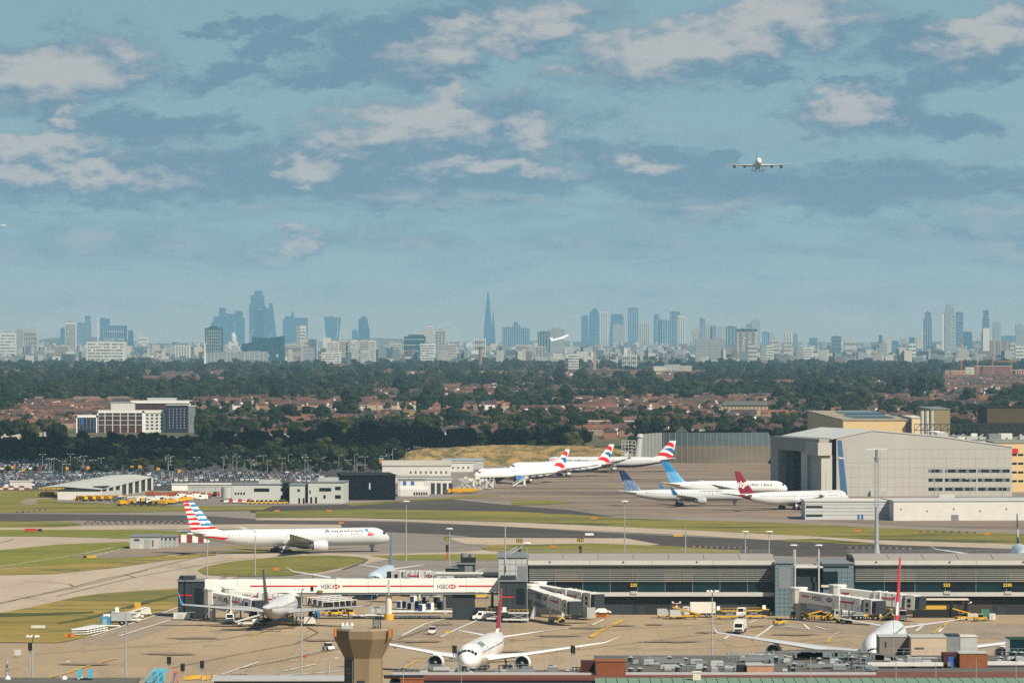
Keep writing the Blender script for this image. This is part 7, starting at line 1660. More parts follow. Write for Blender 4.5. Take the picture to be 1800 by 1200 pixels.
o = wl_m.build('suburb_houses', HWI, stuff=True); tag(o, 'packed suburban houses fading into the trees towards the city', 'houses'); rf_m.build('roofs', HRI, o, stuff=True); ch_m.build('chimneys', MATS['chimney_brick'], o, stuff=True)
# ================================================================== larger buildings of the suburb
DBL = mat('dark_blue_cladding', (.018, .027, .05), .5, .1, .1); MAROON = mat('maroon_cladding', (.07, .028, .022), .7, .1, .2)
def hotel_block(label, p0, p1, base, top, Yf, dep, m, nx, nz, wm, frame=True, fx=.5, fz=.45):
    r_ = building('hotel_block', label, 'hotel', p0, p1, 0, top, dep, m, OFFW, Y=Yf); w, h = r_['w'], r_['h']; zb = max(0, Z(base, Yf))
    if frame:
        for a, b, c, d in ((0, .9, 0, h-.5), (w-.9, w, 0, h-.5), (0, w, h-2.0, h-.5)): MB().box(a, b, -.5, .0, c, d).build('frame', WHITE, r_)
    panes(r_, 1.2, w-1.2, zb+.5, h-2.4, nx, nz, fx, fz, wm, single=False, y=-.1)
    return r_
YH = 3700
hotel_block('hotel wing with dark blue panel and white frame, lowest on the left', 134, 171, 755, 729, YH, 14, DBL, 5, 5, LGREY, fx=.2, fz=.3)
MB().box(3.6, 5.6, -.3, .02, 6, 13).build('blue_sign', BLUEP, [o for o in COL.objects if o.name.startswith('hotel_block')][-1])
r_ = hotel_block('white framed hotel block with maroon panels in the middle', 171, 252, 757, 721, YH+8, 18, MAROON, 9, 5, DGREY, fx=.5, fz=.4)
for i in range(1, 4): MB().box(0, r_['w'], -.3, .0, 3.6*i+2.2, 3.6*i+2.7).build('floor_band', LGREY, r_)
for i in range(1, 6): MB().box(r_['w']*i/6-.3, r_['w']*i/6+.3, -.34, -.01, 0, r_['h']-2.1).build('pier', OFFW, r_)
hotel_block('white hotel stair block with small windows left of the dark blue tower', 252, 291, 757, 721, YH+9, 18, OFFW, 4, 5, DBL, fx=.5, fz=.5)
hotel_block('dark blue hotel tower with rows of pale windows', 292, 330, 755, 711, YH+4, 20, DBL, 5, 8, LGREY, frame=False, fx=.25, fz=.3); hotel_block('grey flank of the dark blue hotel tower', 330.5, 341, 755, 713, YH+12, 18, MGREY, 1, 1, DGREY, frame=False, fx=.1)
r_ = hotel_block('upper rear hotel block with white roof edge and maroon windows', 229, 335, 730, 704, YH+60, 20, MAROON, 12, 4, DGREY, fx=.5); building('hotel_plant', 'pale penthouse box on the hotel roof', 'plant room', 195, 236, 0, 707, 14, OFFW, LGREY, Y=YH+50); building('hotel_plant', 'wide pale plant box above the rear hotel block', 'plant room', 259, 309, 0, 699.5, 12, LGREY, OFFW, Y=YH+75)
BRR = mat('brown_roof', (.17, .11, .08), .9, .12, .2)
def long_house(label, p0, p1, base, top, m, rm, nw, Yf=None, ridge=4, cat='building'):
    Yf = Yf or GY(base); r_ = building('long_building', label, cat, p0, p1, 0, top, 14, m, rm, Y=Yf); w, h = r_['w'], r_['h']; z0 = max(0, Z(base, Yf))
    if ridge: mb = MB(); mb.add([(-1, -1, h), (w+1, -1, h), (w+1, 15, h), (-1, 15, h), (4, 7, h+ridge), (w-4, 7, h+ridge)], [(0, 1, 5, 4), (2, 3, 4, 5), (0, 4, 3), (1, 2, 5)]); mb.build('pitched_roof', rm, r_)
    if nw: panes(r_, 1, w-1, max(z0, h-5.5), h-1, nw, 1 if h-z0 < 5 else 2, .4, .5, DGREY, single=False)
    return r_
long_house('cream long building with brown roof, left of three', 42, 93, 712, 703, CREAM, BRR, 10, 5200); long_house('cream long building with brown roof, middle of three', 124, 179, 712, 703, CREAM, BRR, 10, 5150); long_house('cream long building with brown roof, right of three', 183, 231, 712, 703, CREAM, BRR, 9, 5100)
long_house('long white windowed school building among the red roofs', 779, 866, 691, 681, OFFW, LGREY, 22, 6300, 0)
long_house('white fronted terrace facing the yellow field', 665, 800, 722, 717.5, OFFW, BRR, 26, 4860, 3); long_house('white flats with black upper storey by the field', 635, 665, 721, 713, OFFW, DGREY, 7, 4830, 0); long_house('slate hall with ribbed roof beyond the tree belt', 752, 803, 741, 735, MGREY, mat('slate_roof', (.13, .15, .17), .8, .1), 8, 4050, 4)
long_house('white shed roof peeping out of the left woods', 150, 175, 668, 661, OFFW, OFFW, 3, 8300, 3); long_house('pale hall among the woods at the left', 303, 316, 661, 655.5, WHITE, WHITE, 2, 9100, 0); long_house('row of white-balconied flats before the blast wall trees', 1033, 1118, 748, 739.5, mat('flats_brick', (.30, .15, .11), .8, .15), OFFW, 16, 3750, 0)
long_house('beige church hall with gables right of the middle', 1268, 1350, 725, 712, mat('beige_brick', (.40, .30, .18), .8, .1), mat('church_roof', (.10, .10, .09), .8, .1), 12, 4500, 4)
long_house('low brick flats with flat white eaves, left one in the middle distance', 1035, 1064, 712, 701, MATS['flats_brick'], OFFW, 8, 5300, 0); long_house('low brick flats with flat white eaves, middle one', 1122, 1160, 712, 702, MATS['flats_brick'], OFFW, 9, 5250, 0); long_house('low brick flats with flat white eaves, right one', 1172, 1192, 711, 702, MATS['flats_brick'], OFFW, 5, 5300, 0)
long_house('pale low warehouse roof between the trees in the middle', 1037, 1098, 676, 669, CREAM, CREAM, 0, 7700, 0); long_house('grey stone chapel roof left of the pale hospital block', 1130, 1165, 668, 659, LGREY, mat('pale_slate', (.28, .28, .26), .8, .1), 4, 8500, 5)
for p0, p1, q, y_, l, m in ((1149, 1170, 643, 9000, 'cream hospital block, left end of three', CREAM), (1168, 1196, 640, 9100, 'grey glass hospital block in the middle of three', LGREY), (1196, 1216, 642, 9000, 'beige hospital block, right end of three', mat('beige_concrete', (.46, .40, .31), .8, .05))): r_ = building('hospital_block', l, 'hospital', p0, p1, 0, q, 20, m, MGREY, Y=y_); panes(r_, .5, r_['w']-.5, 4, r_['h']-1, 9, 6, .5, .5, DGREY, single=False)
# brick development with tower cranes, far right
BRK = mat('dark_red_brick', (.20, .075, .05), .85, .1, .2)
r_ = building('brick_flats', 'dark red brick apartment block with balconies under the cranes', 'apartment block', 1714, 1778, 0, 643, 30, BRK, OFFW, Y=8300); panes(r_, 1, r_['w']-1, 3, r_['h']-1.5, 16, 7, .45, .5, mat('balcony_blue', (.10, .11, .13), .5, .3), single=False)
r_ = building('brick_flats', 'lower red brick apartment block at the right edge', 'apartment block', 1778.5, 1860, 0, 650, 30, BRK, OFFW, Y=8350); panes(r_, 1, r_['w']-1, 3, r_['h']-1.5, 18, 6, .4, .45, OFFW, single=False)
r_ = building('building_frame', 'unfinished orange-tan concrete frame block left of the brick flats', 'construction', 1662, 1696, 0, 651, 26, mat('raw_tan', (.50, .28, .16), .85, .2, .3), CREAM, Y=8250); panes(r_, 1, r_['w']-1, 3, r_['h']-1, 9, 5, .65, .6, DGREY, single=False)
r_ = building('building_frame', 'unfinished grey floors between the tan frame and the brick flats', 'construction', 1696.5, 1713.5, 0, 644, 26, MGREY, BRK, Y=8290); panes(r_, .5, r_['w']-.5, 3, r_['h']-1, 2, 7, .9, .5, CREAM, single=False)
def crane(p, base, top, jib, label, m, Y, jl=14, ja=0):
    h = Z(top, Y); rt = thing('tower_crane', label, 'crane', (X(p, Y), Y, 0)); mb = MB(); n = 16; w = .9
    for sx_, sy_ in ((1, 1), (1, -1), (-1, 1), (-1, -1)): mb.beam((sx_*w, sy_*w, 0), (sx_*w, sy_*w, h), .3)
    for i in range(n): mb.beam((-w, -w, h*i/n), (w, -w, h*(i+1)/n), .2)
    mb.build('mast', m, rt); zj = Z(jib, Y) if jib else h-1
    mb = MB(); ex = jl*cos(R(ja)); ez = jl*sin(R(ja)); mb.beam((ex*-.35, 0, zj), (ex, 0, zj+ez), .8, .9); mb.build('jib', m, rt); MB().box(-.9, .9, -1.2, .9, zj-2.6, zj-.4).build('cab', DGREY, rt); MB().box(ex*-.35-1.2, ex*-.35+1.2, -.9, .9, zj-2.4, zj-.6).build('counterweight', MGREY, rt)
    return rt
crane(1690, 668, 588, 597, 'orange tower crane with raised jib, leftmost over the brick flats', ORG, 8230, 6, 80); crane(1718.5, 668, 582, 600, 'pale orange tower crane, second from the left over the brick flats', mat('faded_orange', (.55, .30, .20), .7, .1), 8260, 5, 80)
crane(1745, 668, 621, 622, 'dark-topped orange tower crane, third over the brick flats', ORG, 8280, 5, 85); crane(1778, 668, 626, 635, 'yellow-orange crane with level jib reaching left', mat('amber_crane', (.60, .32, .06), .6, .1), 8270, -24, 0)
# ================================================================== city
CG = [mat('city_glass_a', (.02, .085, .15), .3, .2, .03, spec=.6), mat('city_glass_b', (.035, .13, .21), .35, .2, .03, spec=.6), mat('city_stone', (.41, .375, .31), .8, .12, .03), mat('city_pale', (.52, .51, .46), .8, .1, .03), mat('city_grey', (.22, .24, .25), .7, .15, .03), mat('city_teal', (.015, .07, .10), .3, .1, .03, spec=.6), mat('city_brown', (.24, .14, .10), .85, .1, .03)]
WB = mat('city_window_band', (.15, .16, .17), .4, .1, .05); WP = mat('city_pale_band', (.36, .38, .38), .6, .05, .05)
def city(p0, p1, top, Y, m, label, rows=0, cols=0, poly=None, name='city_tower', cat='skyscraper', roofm=None, steps=None):
    rt = thing(name, label, cat, (X((p0+p1)/2, Y), Y, 0)); w = X(p1, Y)-X(p0, Y); h = Z(top, Y); mt = CG[m]; d = max(18, w*.7)
    def lx_(p): return X(p, Y)-rt.location.x
    if poly: mb = MB(); mb.slab([(lx_(p), max(0, Z(q, Y))) for p, q in poly], 0, d); mb.build('wall', mt, rt)
    elif steps:
        for i, (a, b, q) in enumerate(steps): MB().box(lx_(a), lx_(b), .4*i, d-.4*i, 0, Z(q, Y)).build('wall', mt, rt)
    else: MB().box(-w/2, w/2, 0, d, 0, h).build('wall', mt, rt); MB().box(-w*.25, w*.2, d*.2, d*.7, h, h+min(6, h*.05)).build('roof_plant', CG[4], rt)
    if rows or cols:
        mb = MB(); wm = WB if m in (2, 3) else WP; w2 = w*.92
        if rows:
            zb = h*.12
            for j in range(rows): z = zb+(h*.96-zb)*(j+.3)/rows; [mb.box(-w2/2+w2*c_/13, -w2/2+w2*(c_+(.98 if rd.random() < .5 else .66))/13, -.6, .05, z, z+(h*.96-zb)/rows*(.40 if m in (2, 3) else .16)) for c_ in range(13) if rd.random() < .9]
        for i in range(cols): x = -w2/2+w2*(i+.3)/cols; mb.box(x, x+w2/cols*(.4 if m in (2, 3) else .2), -.62, .05, h*.1, h*.96)
        mb.build('window_rows', wm, rt, stuff=True)
    return rt
A = 26000
# the tall cluster, left
city(0, 27, 585, 15500, 3, 'cream slab with striped windows cut by the left edge', 7, 0, cat='block'); city(27, 41, 580, 17500, 4, 'blue-grey rounded tower second from the left edge', 0, 4); city(41, 67, 581.5, 16500, 2, 'cream block under a thin crane near the left edge', 5, 8)
crane(66, 600, 571, 576, 'thin crane over the cream block near the left edge', CREAM, 16400, 10, 50)
city(106, 115, 576, 23000, 1, 'narrow blue-grey tower left of the pale slab'); city(114, 133.5, 567, 17000, 3, 'pale slab tower with fine windows on the left', 14, 6); city(134, 148, 568, 24000, 1, 'blue-grey tower right of the pale slab', 0, 4); city(147.5, 159.5, 556, 24500, 1, 'stepped blue tower with cylindrical top', 0, 3, steps=[(147.5, 159.5, 566), (149, 158, 555)])
city(171, 173, 557, 22000, 3, 'very slim pale tower on the left'); city(176, 192, 558.5, 24000, 1, 'pair of joined blue towers above a wide slab', 0, 0, steps=[(176, 184, 558.5), (184, 192, 560)]); city(178, 221, 572.5, 21000, 0, 'wide blue slab block with sloped left end', 3, 10, poly=[(176, 640), (221, 640), (221, 572), (195, 572.5), (178, 578)]); city(225, 234, 581, 23000, 0, 'short dark blue tower standing alone on the left'); city(243, 260, 592, 22000, 3, 'low pale domed block in the left haze', 3, 0, cat='block')
city(95, 122, 608, 13200, 2, 'cream block with fine windows over the left woods', 6, 9, cat='block'); city(152, 219, 600.5, 13000, 3, 'long striped pale office block over the left woods', 6, 0, cat='office'); city(308, 334, 607, 13500, 3, 'white twin block with stepped roof over the woods', 0, 5, cat='block')
city(360, 391, 576, 11800, 5, 'dark teal tower with mesh pattern and saucer top', 10, 9); MB().box(-9, 9, 3, 18, Z(576, 11800), Z(573, 11800)).build('crown_neck', CG[0], [o for o in COL.objects if o.name.startswith('city_tower')][-1])
city(358, 425, 620, 11600, 4, 'long low grey-blue block with pale piers below the teal tower', 0, 9, cat='block'); city(425, 470, 618, 11700, 4, 'low grey block right of the pale-piered one', 3, 5, cat='block')
city(425, 499, 602, 11900, 5, 'bold deep teal office building with dark upper step', 1, 0, poly=[(425, 640), (499, 640), (499, 590), (472, 594), (443, 592), (443, 601), (425, 605)], cat='office')
city(371, 428, 547, 25500, 1, 'stepped cluster of hazy blue towers on the left', 0, 0, steps=[(371, 379, 566), (375, 386, 556), (385, 395, 541), (393, 416, 551.5), (413.5, 424.5, 546.5), (423, 428, 558)])
rt = city(402, 418, 600, 20000, 3, 'pale cathedral with large dome', 0, 0, name='cathedral', cat='cathedral'); Yd = 20000; mb = MB(); sx_ = Yd/F
mb.tube((0, 9, Z(600, Yd)), (0, 9, Z(592, Yd)), 5.2*sx_, n=20); rs = [[(5.0*sx_*cos(pi/2*j/6)*cos(2*pi*i/20), 9+5.0*sx_*cos(pi/2*j/6)*sin(2*pi*i/20), Z(592-6.5*sin(pi/2*j/6), Yd)) for i in range(20)] for j in range(6)]; mb.rings(rs); mb.tube((0, 9, Z(586, Yd)), (0, 9, Z(582, Yd)), 1.3*sx_, .4*sx_, n=8); mb.build('dome', CG[3], rt)
city(438, 464, 511, A, 1, 'tallest stepped blue tower of the left cluster', 0, 0, steps=[(438, 464, 533), (440.5, 464, 519), (447, 461, 511)]); city(448.5, 464, 544.5, 25000, 0, 'darker tower overlapping the tallest one'); city(463, 472, 539, 25500, 1, 'thin blue tower between the tallest and the wedge', poly=[(463, 600), (474, 600), (473, 545), (465, 537)])
city(471, 487, 532, A, 1, 'wedge-shaped glass tower leaning to the left', 0, 0, poly=[(472.5, 610), (488, 610), (478.5, 532.5), (472.5, 532.5)])
for p, q0, q1 in ((413, 556, 600), (440, 575, 600), (474, 577, 600)): crane(p, 610, q0+12, q0+16, 'pale construction crane before the blue cluster near column %d' % p if False else {413: 'pale crane before the stepped blue cluster', 440: 'pale crane left of the tallest blue tower', 474: 'pale crane before the glass wedge'}[p], CREAM, 21000, 30, 60)
city(497, 540, 556, A, 1, 'broad blue block with small pyramid peak', 0, 0, poly=[(497, 610), (540, 610), (540, 558.5), (517, 558), (514, 546), (511, 557), (503, 555), (497, 562)]); city(527, 538, 573, 15000, 3, 'slim pale tower in front of the broad blue block', 9, 0); city(520, 527.5, 574, 15100, 4, 'grey side tower beside the slim pale one', 5, 0)
rt = city(569, 598, 556, A, 1, 'top-heavy curved glass tower with pale outline', 0, 0, poly=[(573, 610), (594, 610), (596, 585), (599, 560), (596, 557), (586, 555.5), (570, 556), (569, 558), (571, 580)]); mb = MB()
for a, b in (((573, 600), (571, 580)), ((571, 580), (569, 558)), ((569, 558), (571, 556)), ((571, 556), (586, 555.5)), ((586, 555.5), (596, 557.5)), ((586, 556), (594, 561)), ((594, 561), (593, 585)), ((593, 585), (590, 600))): mb.beam((X(a[0], A)-rt.location.x, -1, Z(a[1], A)), (X(b[0], A)-rt.location.x, -1, Z(b[1], A)), 2.2)
mb.build('pale_edge', CG[3], rt)
city(619, 629, 580, 25000, 1, 'short blue tower left of the curved dark one'); city(630, 650, 556, 25500, 0, 'blue tower with curved right side and pale cap', 0, 0, poly=[(630, 610), (650, 610), (649.5, 580), (645, 560), (641, 556), (636, 557), (630, 562)])
city(499, 531, 605, 12500, 2, 'beige block with vertical piers right of the teal offices', 2, 8, cat='block'); city(530, 558, 598, 13000, 2, 'cream stepped block behind the beige one', 5, 0, cat='block'); city(542, 556, 597, 12700, 0, 'dark blue glass corner block', 0, 4, cat='block'); city(532, 552, 611, 12300, 4, 'grey-brown block in front of the cream step', 5, 0, cat='block')
for p0, p1, q, l, c_ in ((575, 596, 600, 'cream tower with plain side, first of the cream group', 3), (596, 611, 598, 'cream tower with dark side, second of the cream group', 2), (608, 616, 602, 'grey recessed tower face in the cream group', 4), (616, 630, 598, 'tall cream tower in the middle of the cream group', 3), (632, 649, 598, 'cream tower with balconies, fourth of the cream group', 2), (649, 660.5, 598.5, 'bright cream tower at the right end of the group', 3), (635, 650, 617, 'low pale block with blue glass centre below the cream towers', 3)): city(p0, p1, q, 12000 if q < 610 else 11700, c_, l, 10 if c_ != 4 else 6, 0, cat='block')
city(565, 599, 619, 11500, 3, 'low grey office with horizontal window bands', 5, 0, cat='office'); city(568, 582, 594, 14500, 3, 'small white block above the grey banded office', cat='block'); city(707, 748, 588, 13500, 5, 'dark teal stepped block left of the great wheel', 4, 0, steps=[(710, 748, 591), (718, 745, 588)], cat='block'); city(691, 706, 603, 13500, 2, 'pale grey flats left of the dark teal block', 6, 0, cat='block'); city(739, 765, 604, 12500, 3, 'cream office with blank dark side right of the teal block', 7, 0, cat='office')
city(738, 751, 583, 18000, 2, 'beige tower left of the great wheel'); city(749, 762, 572.5, 19000, 3, 'tall pale tower left of the great wheel', 12, 0); city(764, 784, 580, 17500, 2, 'pale tower with flat white cap in front of the great wheel', 8, 3); city(768, 790, 609, 13000, 4, 'grey banded block below the great wheel', 6, 0, cat='block'); city(790, 803, 604, 13500, 2, 'pale slim block below the great wheel', 6, 0, cat='block')
Yw = 21000; rt = thing('observation_wheel', 'great pale observation wheel in the haze', 'observation wheel', (X(785, Yw), Yw, 0)); mb = MB(); rw = 19*Yw/F; zc_ = Z(588, Yw); n = 40
mb_r = MB(); 
for i in range(n): a, b = 2*pi*i/n, 2*pi*(i+1)/n; mb_r.beam((rw*cos(a), 0, zc_+rw*sin(a)), (rw*cos(b), 0, zc_+rw*sin(b)), 2.6)
mb_r.build('rim', CG[3], rt); mb = MB()
for i in range(0, n, 2): a = 2*pi*i/n; mb.beam((0, 0, zc_), (rw*cos(a), 0, zc_+rw*sin(a)), .45)
mb.build('spokes', CG[3], rt, stuff=True)
for s in (1, -1): MB().beam((s*22, 12, 0), (0, 2, zc_), 2.2).build('leg', CG[3], rt)
for i in range(0, n, 2): a = 2*pi*(i+.5)/n; MB().box(rw*1.05*cos(a)-2, rw*1.05*cos(a)+2, -2, 2, zc_+rw*1.05*sin(a)-1.8, zc_+rw*1.05*sin(a)+1.8).build('capsule', CG[3], rt)
city(848, 867, 512, A, 1, 'very tall tapering glass spire tower', 0, 0, poly=[(848, 612), (867, 612), (861.5, 540), (859.5, 513), (858.5, 518), (857, 512), (855.5, 524), (852, 560)]); city(863, 871.5, 545, 25500, 1, 'lower tapering glass tower right of the spire', 0, 0, poly=[(862, 612), (872, 612), (869.5, 575), (867.5, 545), (865, 560)])
city(833, 854, 595, 15500, 3, 'pale block with dark windows before the spire tower', 3, 5, cat='block'); rt = thing('brick_tower', 'dark red brick water tower rising from the woods', 'tower', (X(844.5, 10500), 10500, 0)); MB().tube((0, 0, 0), (0, 0, Z(612, 10500)), 4.2, 4, n=10).build('shaft', CG[6], rt); MB().tube((0, 0, Z(612, 10500)), (0, 0, Z(610, 10500)), 5, n=10).build('head', CG[5], rt)
city(883, 905, 575.5, 21000, 1, 'grey-blue tower with pale roof edge', 0, 6); city(900, 915, 566, 24000, 0, 'blue tower with a domed top right of the spire', 0, 3, poly=[(901, 610), (915, 610), (915, 574), (911, 567), (905, 565.5), (901, 570)]); city(913, 931, 577, 23000, 1, 'broad blue tower right of the domed one', 0, 5); city(907, 931, 607, 13200, 2, 'beige block with many windows over the woods', 7, 9, cat='block'); city(941, 960, 609, 13200, 2, 'cream-grey block right of the many-windowed one', 6, 3, cat='block'); city(828, 845, 616, 13400, 3, 'low white block left of the water tower', 1, 0, cat='block')
city(945, 967, 583, 15500, 0, 'dark block with bright flat roof, left of two', 0, 4); city(963, 993, 579, 16000, 4, 'brown-grey block with bright roof behind the climbing airliner', 0, 7); city(999, 1017, 622, 9600, 3, 'white striped flats standing in the woods', 6, 0, cat='block')
for p in (978, 990): crane(p, 600, 553 if p == 978 else 565, 556 if p == 978 else 568, 'thin crane over the bright-roofed blocks, %s' % ('left' if p == 978 else 'right'), CREAM, 20000, 10, 75)
rt = thing('church', 'slender stone church spire rising from the woods', 'church', (X(1045.5, 9300), 9300, 0)); sx_ = 9300/F; MB().box(-2.4*sx_, 2.4*sx_, 0, 5*sx_, 0, Z(632, 9300)).build('tower', mat('sand_stone', (.30, .24, .17), .9, .1, .1), rt); MB().rings([[(2.6*sx_*cos(2*pi*(i+.5)/8), 2.5*sx_+2.6*sx_*sin(2*pi*(i+.5)/8), Z(632, 9300)) for i in range(8)], [(.1*cos(2*pi*(i+.5)/8), 2.5*sx_+.1*sin(2*pi*(i+.5)/8), Z(593, 9300)) for i in range(8)]]).build('spire', MATS['sand_stone'], rt); MB().box(-14, -2.6, 0, 14, 0, 9).build('nave', MATS['sand_stone'], rt)
city(1022, 1034, 555, A, 1, 'flat-topped hazy tower left of the pyramid-roofed one'); rt = city(1034, 1052, 548, A, 1, 'hazy tower with pyramid roof', 0, 0, poly=[(1034, 612), (1053, 612), (1053, 549), (1047.5, 541.5), (1044.5, 541), (1036, 550)]); city(1052, 1068, 547, 27000, 3, 'pale hazy tower right of the pyramid roof', 0, 5)
city(1071, 1097, 552, A, 1, 'broad-shouldered blue tower right of the pyramid roof', 0, 0, poly=[(1070, 612), (1098, 612), (1096, 556), (1092, 552), (1076, 552), (1074, 556)]); city(1077, 1098, 570.5, 25000, 4, 'blue block with pale outline in front of the shouldered tower', 0, 4); city(1104, 1122, 541, A, 1, 'tall plain blue tower in the middle of the right cluster', 0, 4); city(1123, 1143, 567, 25500, 2, 'pale tower with dark triangular top', 0, 5, poly=[(1124, 612), (1143, 612), (1143, 567), (1133, 576), (1123, 568)])
city(1149, 1163, 552, A, 1, 'hazy stepped tower left of a sloped one', 0, 0, steps=[(1149, 1163, 559), (1149.5, 1158, 552)]); city(1158, 1177, 563, A, 1, 'wide hazy tower with level roof', 0, 4); city(1178, 1195, 548, A, 0, 'tall dark blue tower at the right of the cluster', 0, 4); city(1191, 1204.5, 555, 25500, 3, 'pale tower leaning on the dark blue one', 0, 3)
for p0, p1, q, m_, l in ((1216, 1231, 579, 2, 'beige hazy block right of the cluster'), (1230, 1239, 560, 1, 'slim blue tower standing on the right'), (1240, 1252, 567.5, 2, 'pale slim tower right of the slim blue one'), (1248, 1259, 573, 1, 'blue block right of the pale slim tower'), (1262, 1274, 576, 4, 'purple-grey hazy block left of the teal slab'), (1276, 1295, 574, 5, 'teal slab tower right of the middle'), (1312, 1321, 570, 1, 'short blue tower behind the dark-capped block'), (1321, 1336, 564, 4, 'grey tower behind the dark-capped block, right'), (1340, 1352, 583, 1, 'hazy grey-blue tower, first after the capped block'), (1350, 1362, 587, 4, 'hazy grey tower, second after the capped block'), (1377, 1392, 583, 3, 'pale outlined tower on the right'), (1395, 1402, 587, 1, 'dark slim tower right of the pale outlined one')): city(p0, p1, q, 23500, m_, l, 0, 3)
city(1295, 1331, 579, 13500, 2, 'wide beige tower block with dark cap', 14, 3); MB().box(-30, 30, -.5, 19, Z(582, 13500), Z(578, 13500)).build('dark_cap', CG[5], [o for o in COL.objects if o.name.startswith('city_tower')][-1])
city(1222, 1247, 596, 12500, 4, 'striped grey flats with dark roof, left of a pair', 7, 0, cat='block'); city(1247.5, 1275, 596, 12700, 4, 'striped grey flats, right of a pair', 7, 0, cat='block'); city(1315, 1331, 607, 12300, 2, 'small beige block before the dark-capped tower', 4, 0, cat='block'); city(1337, 1347, 607, 12500, 4, 'grey slim block, left of two small ones', 0, 3, cat='block'); city(1346.5, 1360, 607, 12700, 3, 'pale grey block, right of two small ones', 6, 0, cat='block')
city(1355, 1371, 597, 16000, 2, 'cream flat-domed block on the right', 4, 0, cat='block'); city(1377, 1392, 598, 16000, 2, 'cream block right of the flat-domed one', 4, 0, cat='block'); city(1094, 1120, 624, 10000, 3, 'white gridded flats in the woods right of the spire', 3, 7, cat='block')
for p0, p1, q, m_, y_, l, rr_ in ((1412, 1428, 611, 3, 13500, 'cream pair of flats over the right woods', 5), (1400, 1411, 609, 4, 13600, 'grey flats left of the cream pair', 4), (1462, 1479, 591, 5, 20000, 'dark teal office on the right horizon', 4), (1485, 1505, 597.5, 2, 18000, 'beige hall block on the right horizon', 2), (1423, 1437, 594, 1, 22000, 'hazy blue block on the right horizon', 0), (1545, 1551, 589, 0, 21000, 'lone slim dark tower on the right', 0), (1545, 1559, 603, 4, 13500, 'grey-green flats in front of the lone slim tower', 4), (1555, 1567, 595, 2, 20000, 'beige-pink block right of the lone slim tower', 0), (1567, 1580, 599, 1, 20000, 'blue-grey block, low on the right horizon', 0), (1583, 1593, 596, 4, 20500, 'grey block left of the cream house tower', 0), (1598, 1608, 593, 0, 21000, 'dark block above the cream house tower', 0), (1597, 1610, 604, 3, 13300, 'cream squat tower over the right woods', 4), (1611, 1622, 594, 2, 21000, 'pale low block left of the tall blue tower', 0),
    (1655, 1662, 552, 3, 23000, 'pale slim tower left of the white lattice tower', 0), (1680.5, 1693, 549, 0, 23000, 'dark blue tower right of the white lattice tower', 12), (1694, 1709, 583, 0, 20000, 'low dark blue tower right of the tall trio', 0), (1728, 1739, 577, 3, 15000, 'bright cream tower before the slim dark one', 0), (1746, 1760, 567, 4, 21000, 'grey framed tower near the right edge', 8), (1786, 1801, 571, 4, 21000, 'grey tower with pale stripes at the right edge', 8), (1785, 1800, 608, 3, 13500, 'small cream tower low at the right edge', 4), (1762, 1785, 590, 1, 24000, 'low blue hump of flats near the right edge', 0), (1775, 1786, 603, 2, 13800, 'beige squat block left of the small cream tower', 4)): city(p0, p1, q, y_, m_, l, rr_, 0)
city(1624, 1638, 548, 21000, 0, 'tall cylindrical dark blue tower with pale edge on the right', 0, 3, steps=[(1624, 1638, 558), (1626, 1636.5, 549), (1630, 1632, 546)])
rt = city(1661, 1680, 536, 21500, 4, 'tall grey tower with white lattice face on the right', 26, 0, steps=[(1661, 1680, 552), (1663, 1677, 543), (1664, 1675, 536)]); mb = MB()
for j in range(10): z0, z1 = Z(610-7*j, 21500), Z(603-7*j, 21500); mb.beam((2, -1, z0), (20, -1, z0), 1.6)
for x in (2, 20): mb.beam((x, -1, 0), (x, -1, Z(552, 21500)), 2)
mb.build('white_lattice', CG[3], rt)
city(1726, 1738, 545, 22000, 0, 'slim dark tower stepping towards the top near the right', 14, 0, steps=[(1725, 1739, 585), (1727, 1739, 560), (1728.5, 1738, 545)])
for i in range(9): city(1735+i*5.6, 1740+i*5.6, 598+(i*7) % 5, 15500+(i % 3)*100, 6 if i % 2 else 4, 'brown brick housing tower in the long row near the right edge', 0, 0, cat='block')['group'] = 'brown housing towers near the right edge'
# masses of low city roofs and a hazy ridge
CI = ramp_mat('city_roofs_massed', [(.3060, .2975, .2720), (.1870, .2040, .2125), (.3400, .3315, .3060), (.0850, .1190, .1445), (.3740, .3400, .2890), (.1530, .1020, .0850), (.4420, .4250, .3910), (.0510, .0850, .1105), (.2380, .2550, .2550), (.1275, .1615, .1785)], .8, island=True, var=.1, vs=.03)
mb = MB()
for _ in range(7500):
    y = sqrt(rd.uniform(11500**2, 29000**2)); p = rd.uniform(-60, 1860); dn = mnoise.noise(Vector((p/120, y/3000, 5)))
    if dn < -.25 or (p > 1390 and rd.random() < .5) or (y < 12500 and rd.random() < .4): continue
    x = X(p, y); w, d, h = rd.uniform(6, 34), rd.uniform(8, 26), rd.uniform(8, 22)*(1 if rd.random() < .75 else 2.0); a = rd.choice((0, 0, .3, -.3)); c, s = cos(a), sin(a)
    pg = [(x+i*w/2*c-j*d/2*s, y+i*w/2*s+j*d/2*c) for i, j in ((-1, -1), (1, -1), (1, 1), (-1, 1))]; mb.prism(pg, 0, h)
o = mb.build('city_rooftops', CI, stuff=True); tag(o, 'mass of low pale city buildings along the horizon', 'city')
mb = MB(); nx = 90
for Yr, hs_, sd in ((28300, 70, 1),):
    vs = []
    for i in range(nx+1):
        p = -200+2200*i/nx; hgt = max(5, hs_*(.5+.9*mnoise.noise(Vector((p/260, sd, 0)))+.25*mnoise.noise(Vector((p/70, sd, 3)))))
        vs += [(X(p, Yr), Yr, 0), (X(p, Yr), Yr+400, hgt), (X(p, Yr), Yr+1000, 0)]
    mb.add(vs, [(i*3+j, (i+1)*3+j, (i+1)*3+j+1, i*3+j+1) for i in range(nx) for j in range(2)])
mb.build('hills', g_land)['kind'] = 'structure'
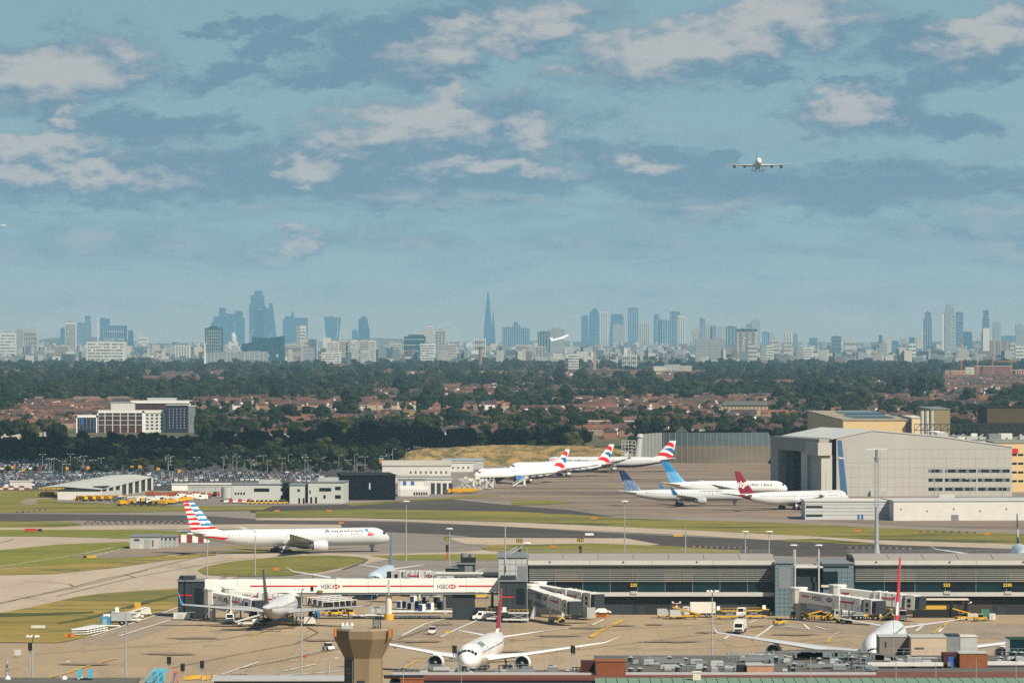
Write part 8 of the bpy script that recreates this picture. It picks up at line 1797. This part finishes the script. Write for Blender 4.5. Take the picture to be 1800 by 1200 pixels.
# thin cranes and masts standing over the city
for i, (p, q) in enumerate(((243, 567), (250, 574), (299, 574), (605, 571), (1300, 562), (1155, 556), (1236, 566), (1271, 568))): crane(p, 610, q+6, q+9, 'hairline pale crane in the haze over the city', CREAM, 21000, rd.choice((-24, 24)), rd.choice((30, 60)))['group'] = 'hairline cranes over the city'
rt = thing('wind_turbine', 'white wind turbine before the teal tower on the left', 'wind turbine', (X(360, 11200), 11200, 0)); zh = Z(602, 11200); MB().tube((0, 0, 0), (0, 0, zh), 2.2, 1.2, n=10).build('mast', WHITE, rt)
for k_ in range(3): a = R(100+120*k_); MB().beam((0, -1.5, zh), (9*cos(a), -1.5, zh+9*sin(a)), 1.1, .6).build('blade', WHITE, rt)
# ================================================================== clouds overhead (real bodies; their shade falls on the ground)
CLM = mat('cloud_white', (.8, .8, .8), 1.0, 0)
def cloud(cx_, cy_, rx, ry, seed, alt=1150):
    k_ = SUN/SUN.z; cx_ += k_.x*alt; cy_ += k_.y*alt; rdc = random.Random(seed); bm = bmesh.new()
    for i in range(26):
        a = rdc.uniform(0, 2*pi); q = sqrt(rdc.random()); x, y = cx_+rx*q*cos(a), cy_+ry*q*sin(a); r = rdc.uniform(.22, .42)*min(rx, ry)*(1.2-q*.5)
        ret = bmesh.ops.create_icosphere(bm, subdivisions=3, radius=1)
        for v in ret['verts']:
            d = v.co.normalized(); kk = 1+.3*mnoise.noise(d*2+Vector((x*.01, y*.01, 0)))+.16*mnoise.noise(d*6+Vector((y*.01, 0, x*.01))); v.co = Vector((x+d.x*r*1.5*kk, y+d.y*r*kk, alt+(d.z*r*.55*kk if d.z > 0 else d.z*r*.15)))
    me = bpy.data.meshes.new('cloud'); bm.to_mesh(me); bm.free(); me.materials.append(CLM); o = bpy.data.objects.new('cloud', me); COL.objects.link(o); o['kind'] = 'stuff'; return o
cloud(-400, 2950, 330, 190, 1); cloud(-150, 3080, 260, 150, 9); cloud(190, 3120, 300, 130, 5)
# ================================================================== tell members of small groups apart by their place in the row
_by = {}
for o in COL.objects:
    if o.parent is None and o.get('label') and not o.get('kind'): _by.setdefault(o['label'], []).append(o)
_ord = 'first second third fourth fifth sixth seventh eighth ninth tenth eleventh twelfth thirteenth fourteenth fifteenth sixteenth seventeenth eighteenth nineteenth twentieth'.split()
for lb, os_ in _by.items():
    if 1 < len(os_) <= 20 and len(lb.split()) <= 12:
        for i, o in enumerate(sorted(os_, key=lambda o: (o.location.x/o.location.y, o.location.y, o.location.z))): o['label'] = lb+', '+_ord[i]+' from left'
# ================================================================== haze
mb = MB(); mb.box(-9000, 9000, -150, 29900, -2, 460)
hm = bpy.data.materials.new('haze'); hm.use_nodes = True; k = NT(hm.node_tree); k.n.clear()
pv = k.node('ShaderNodeVolumePrincipled'); pv.inputs['Color'].default_value = (.44, .76, 1.0, 1); pv.inputs['Density'].default_value = 2.8e-5
pv.inputs['Anisotropy'].default_value = 0.0
ou = k.node('ShaderNodeOutputMaterial'); k.l.new(pv.outputs[0], ou.inputs['Volume'])
hz = mb.build('haze', hm); hz['kind'] = 'stuff'
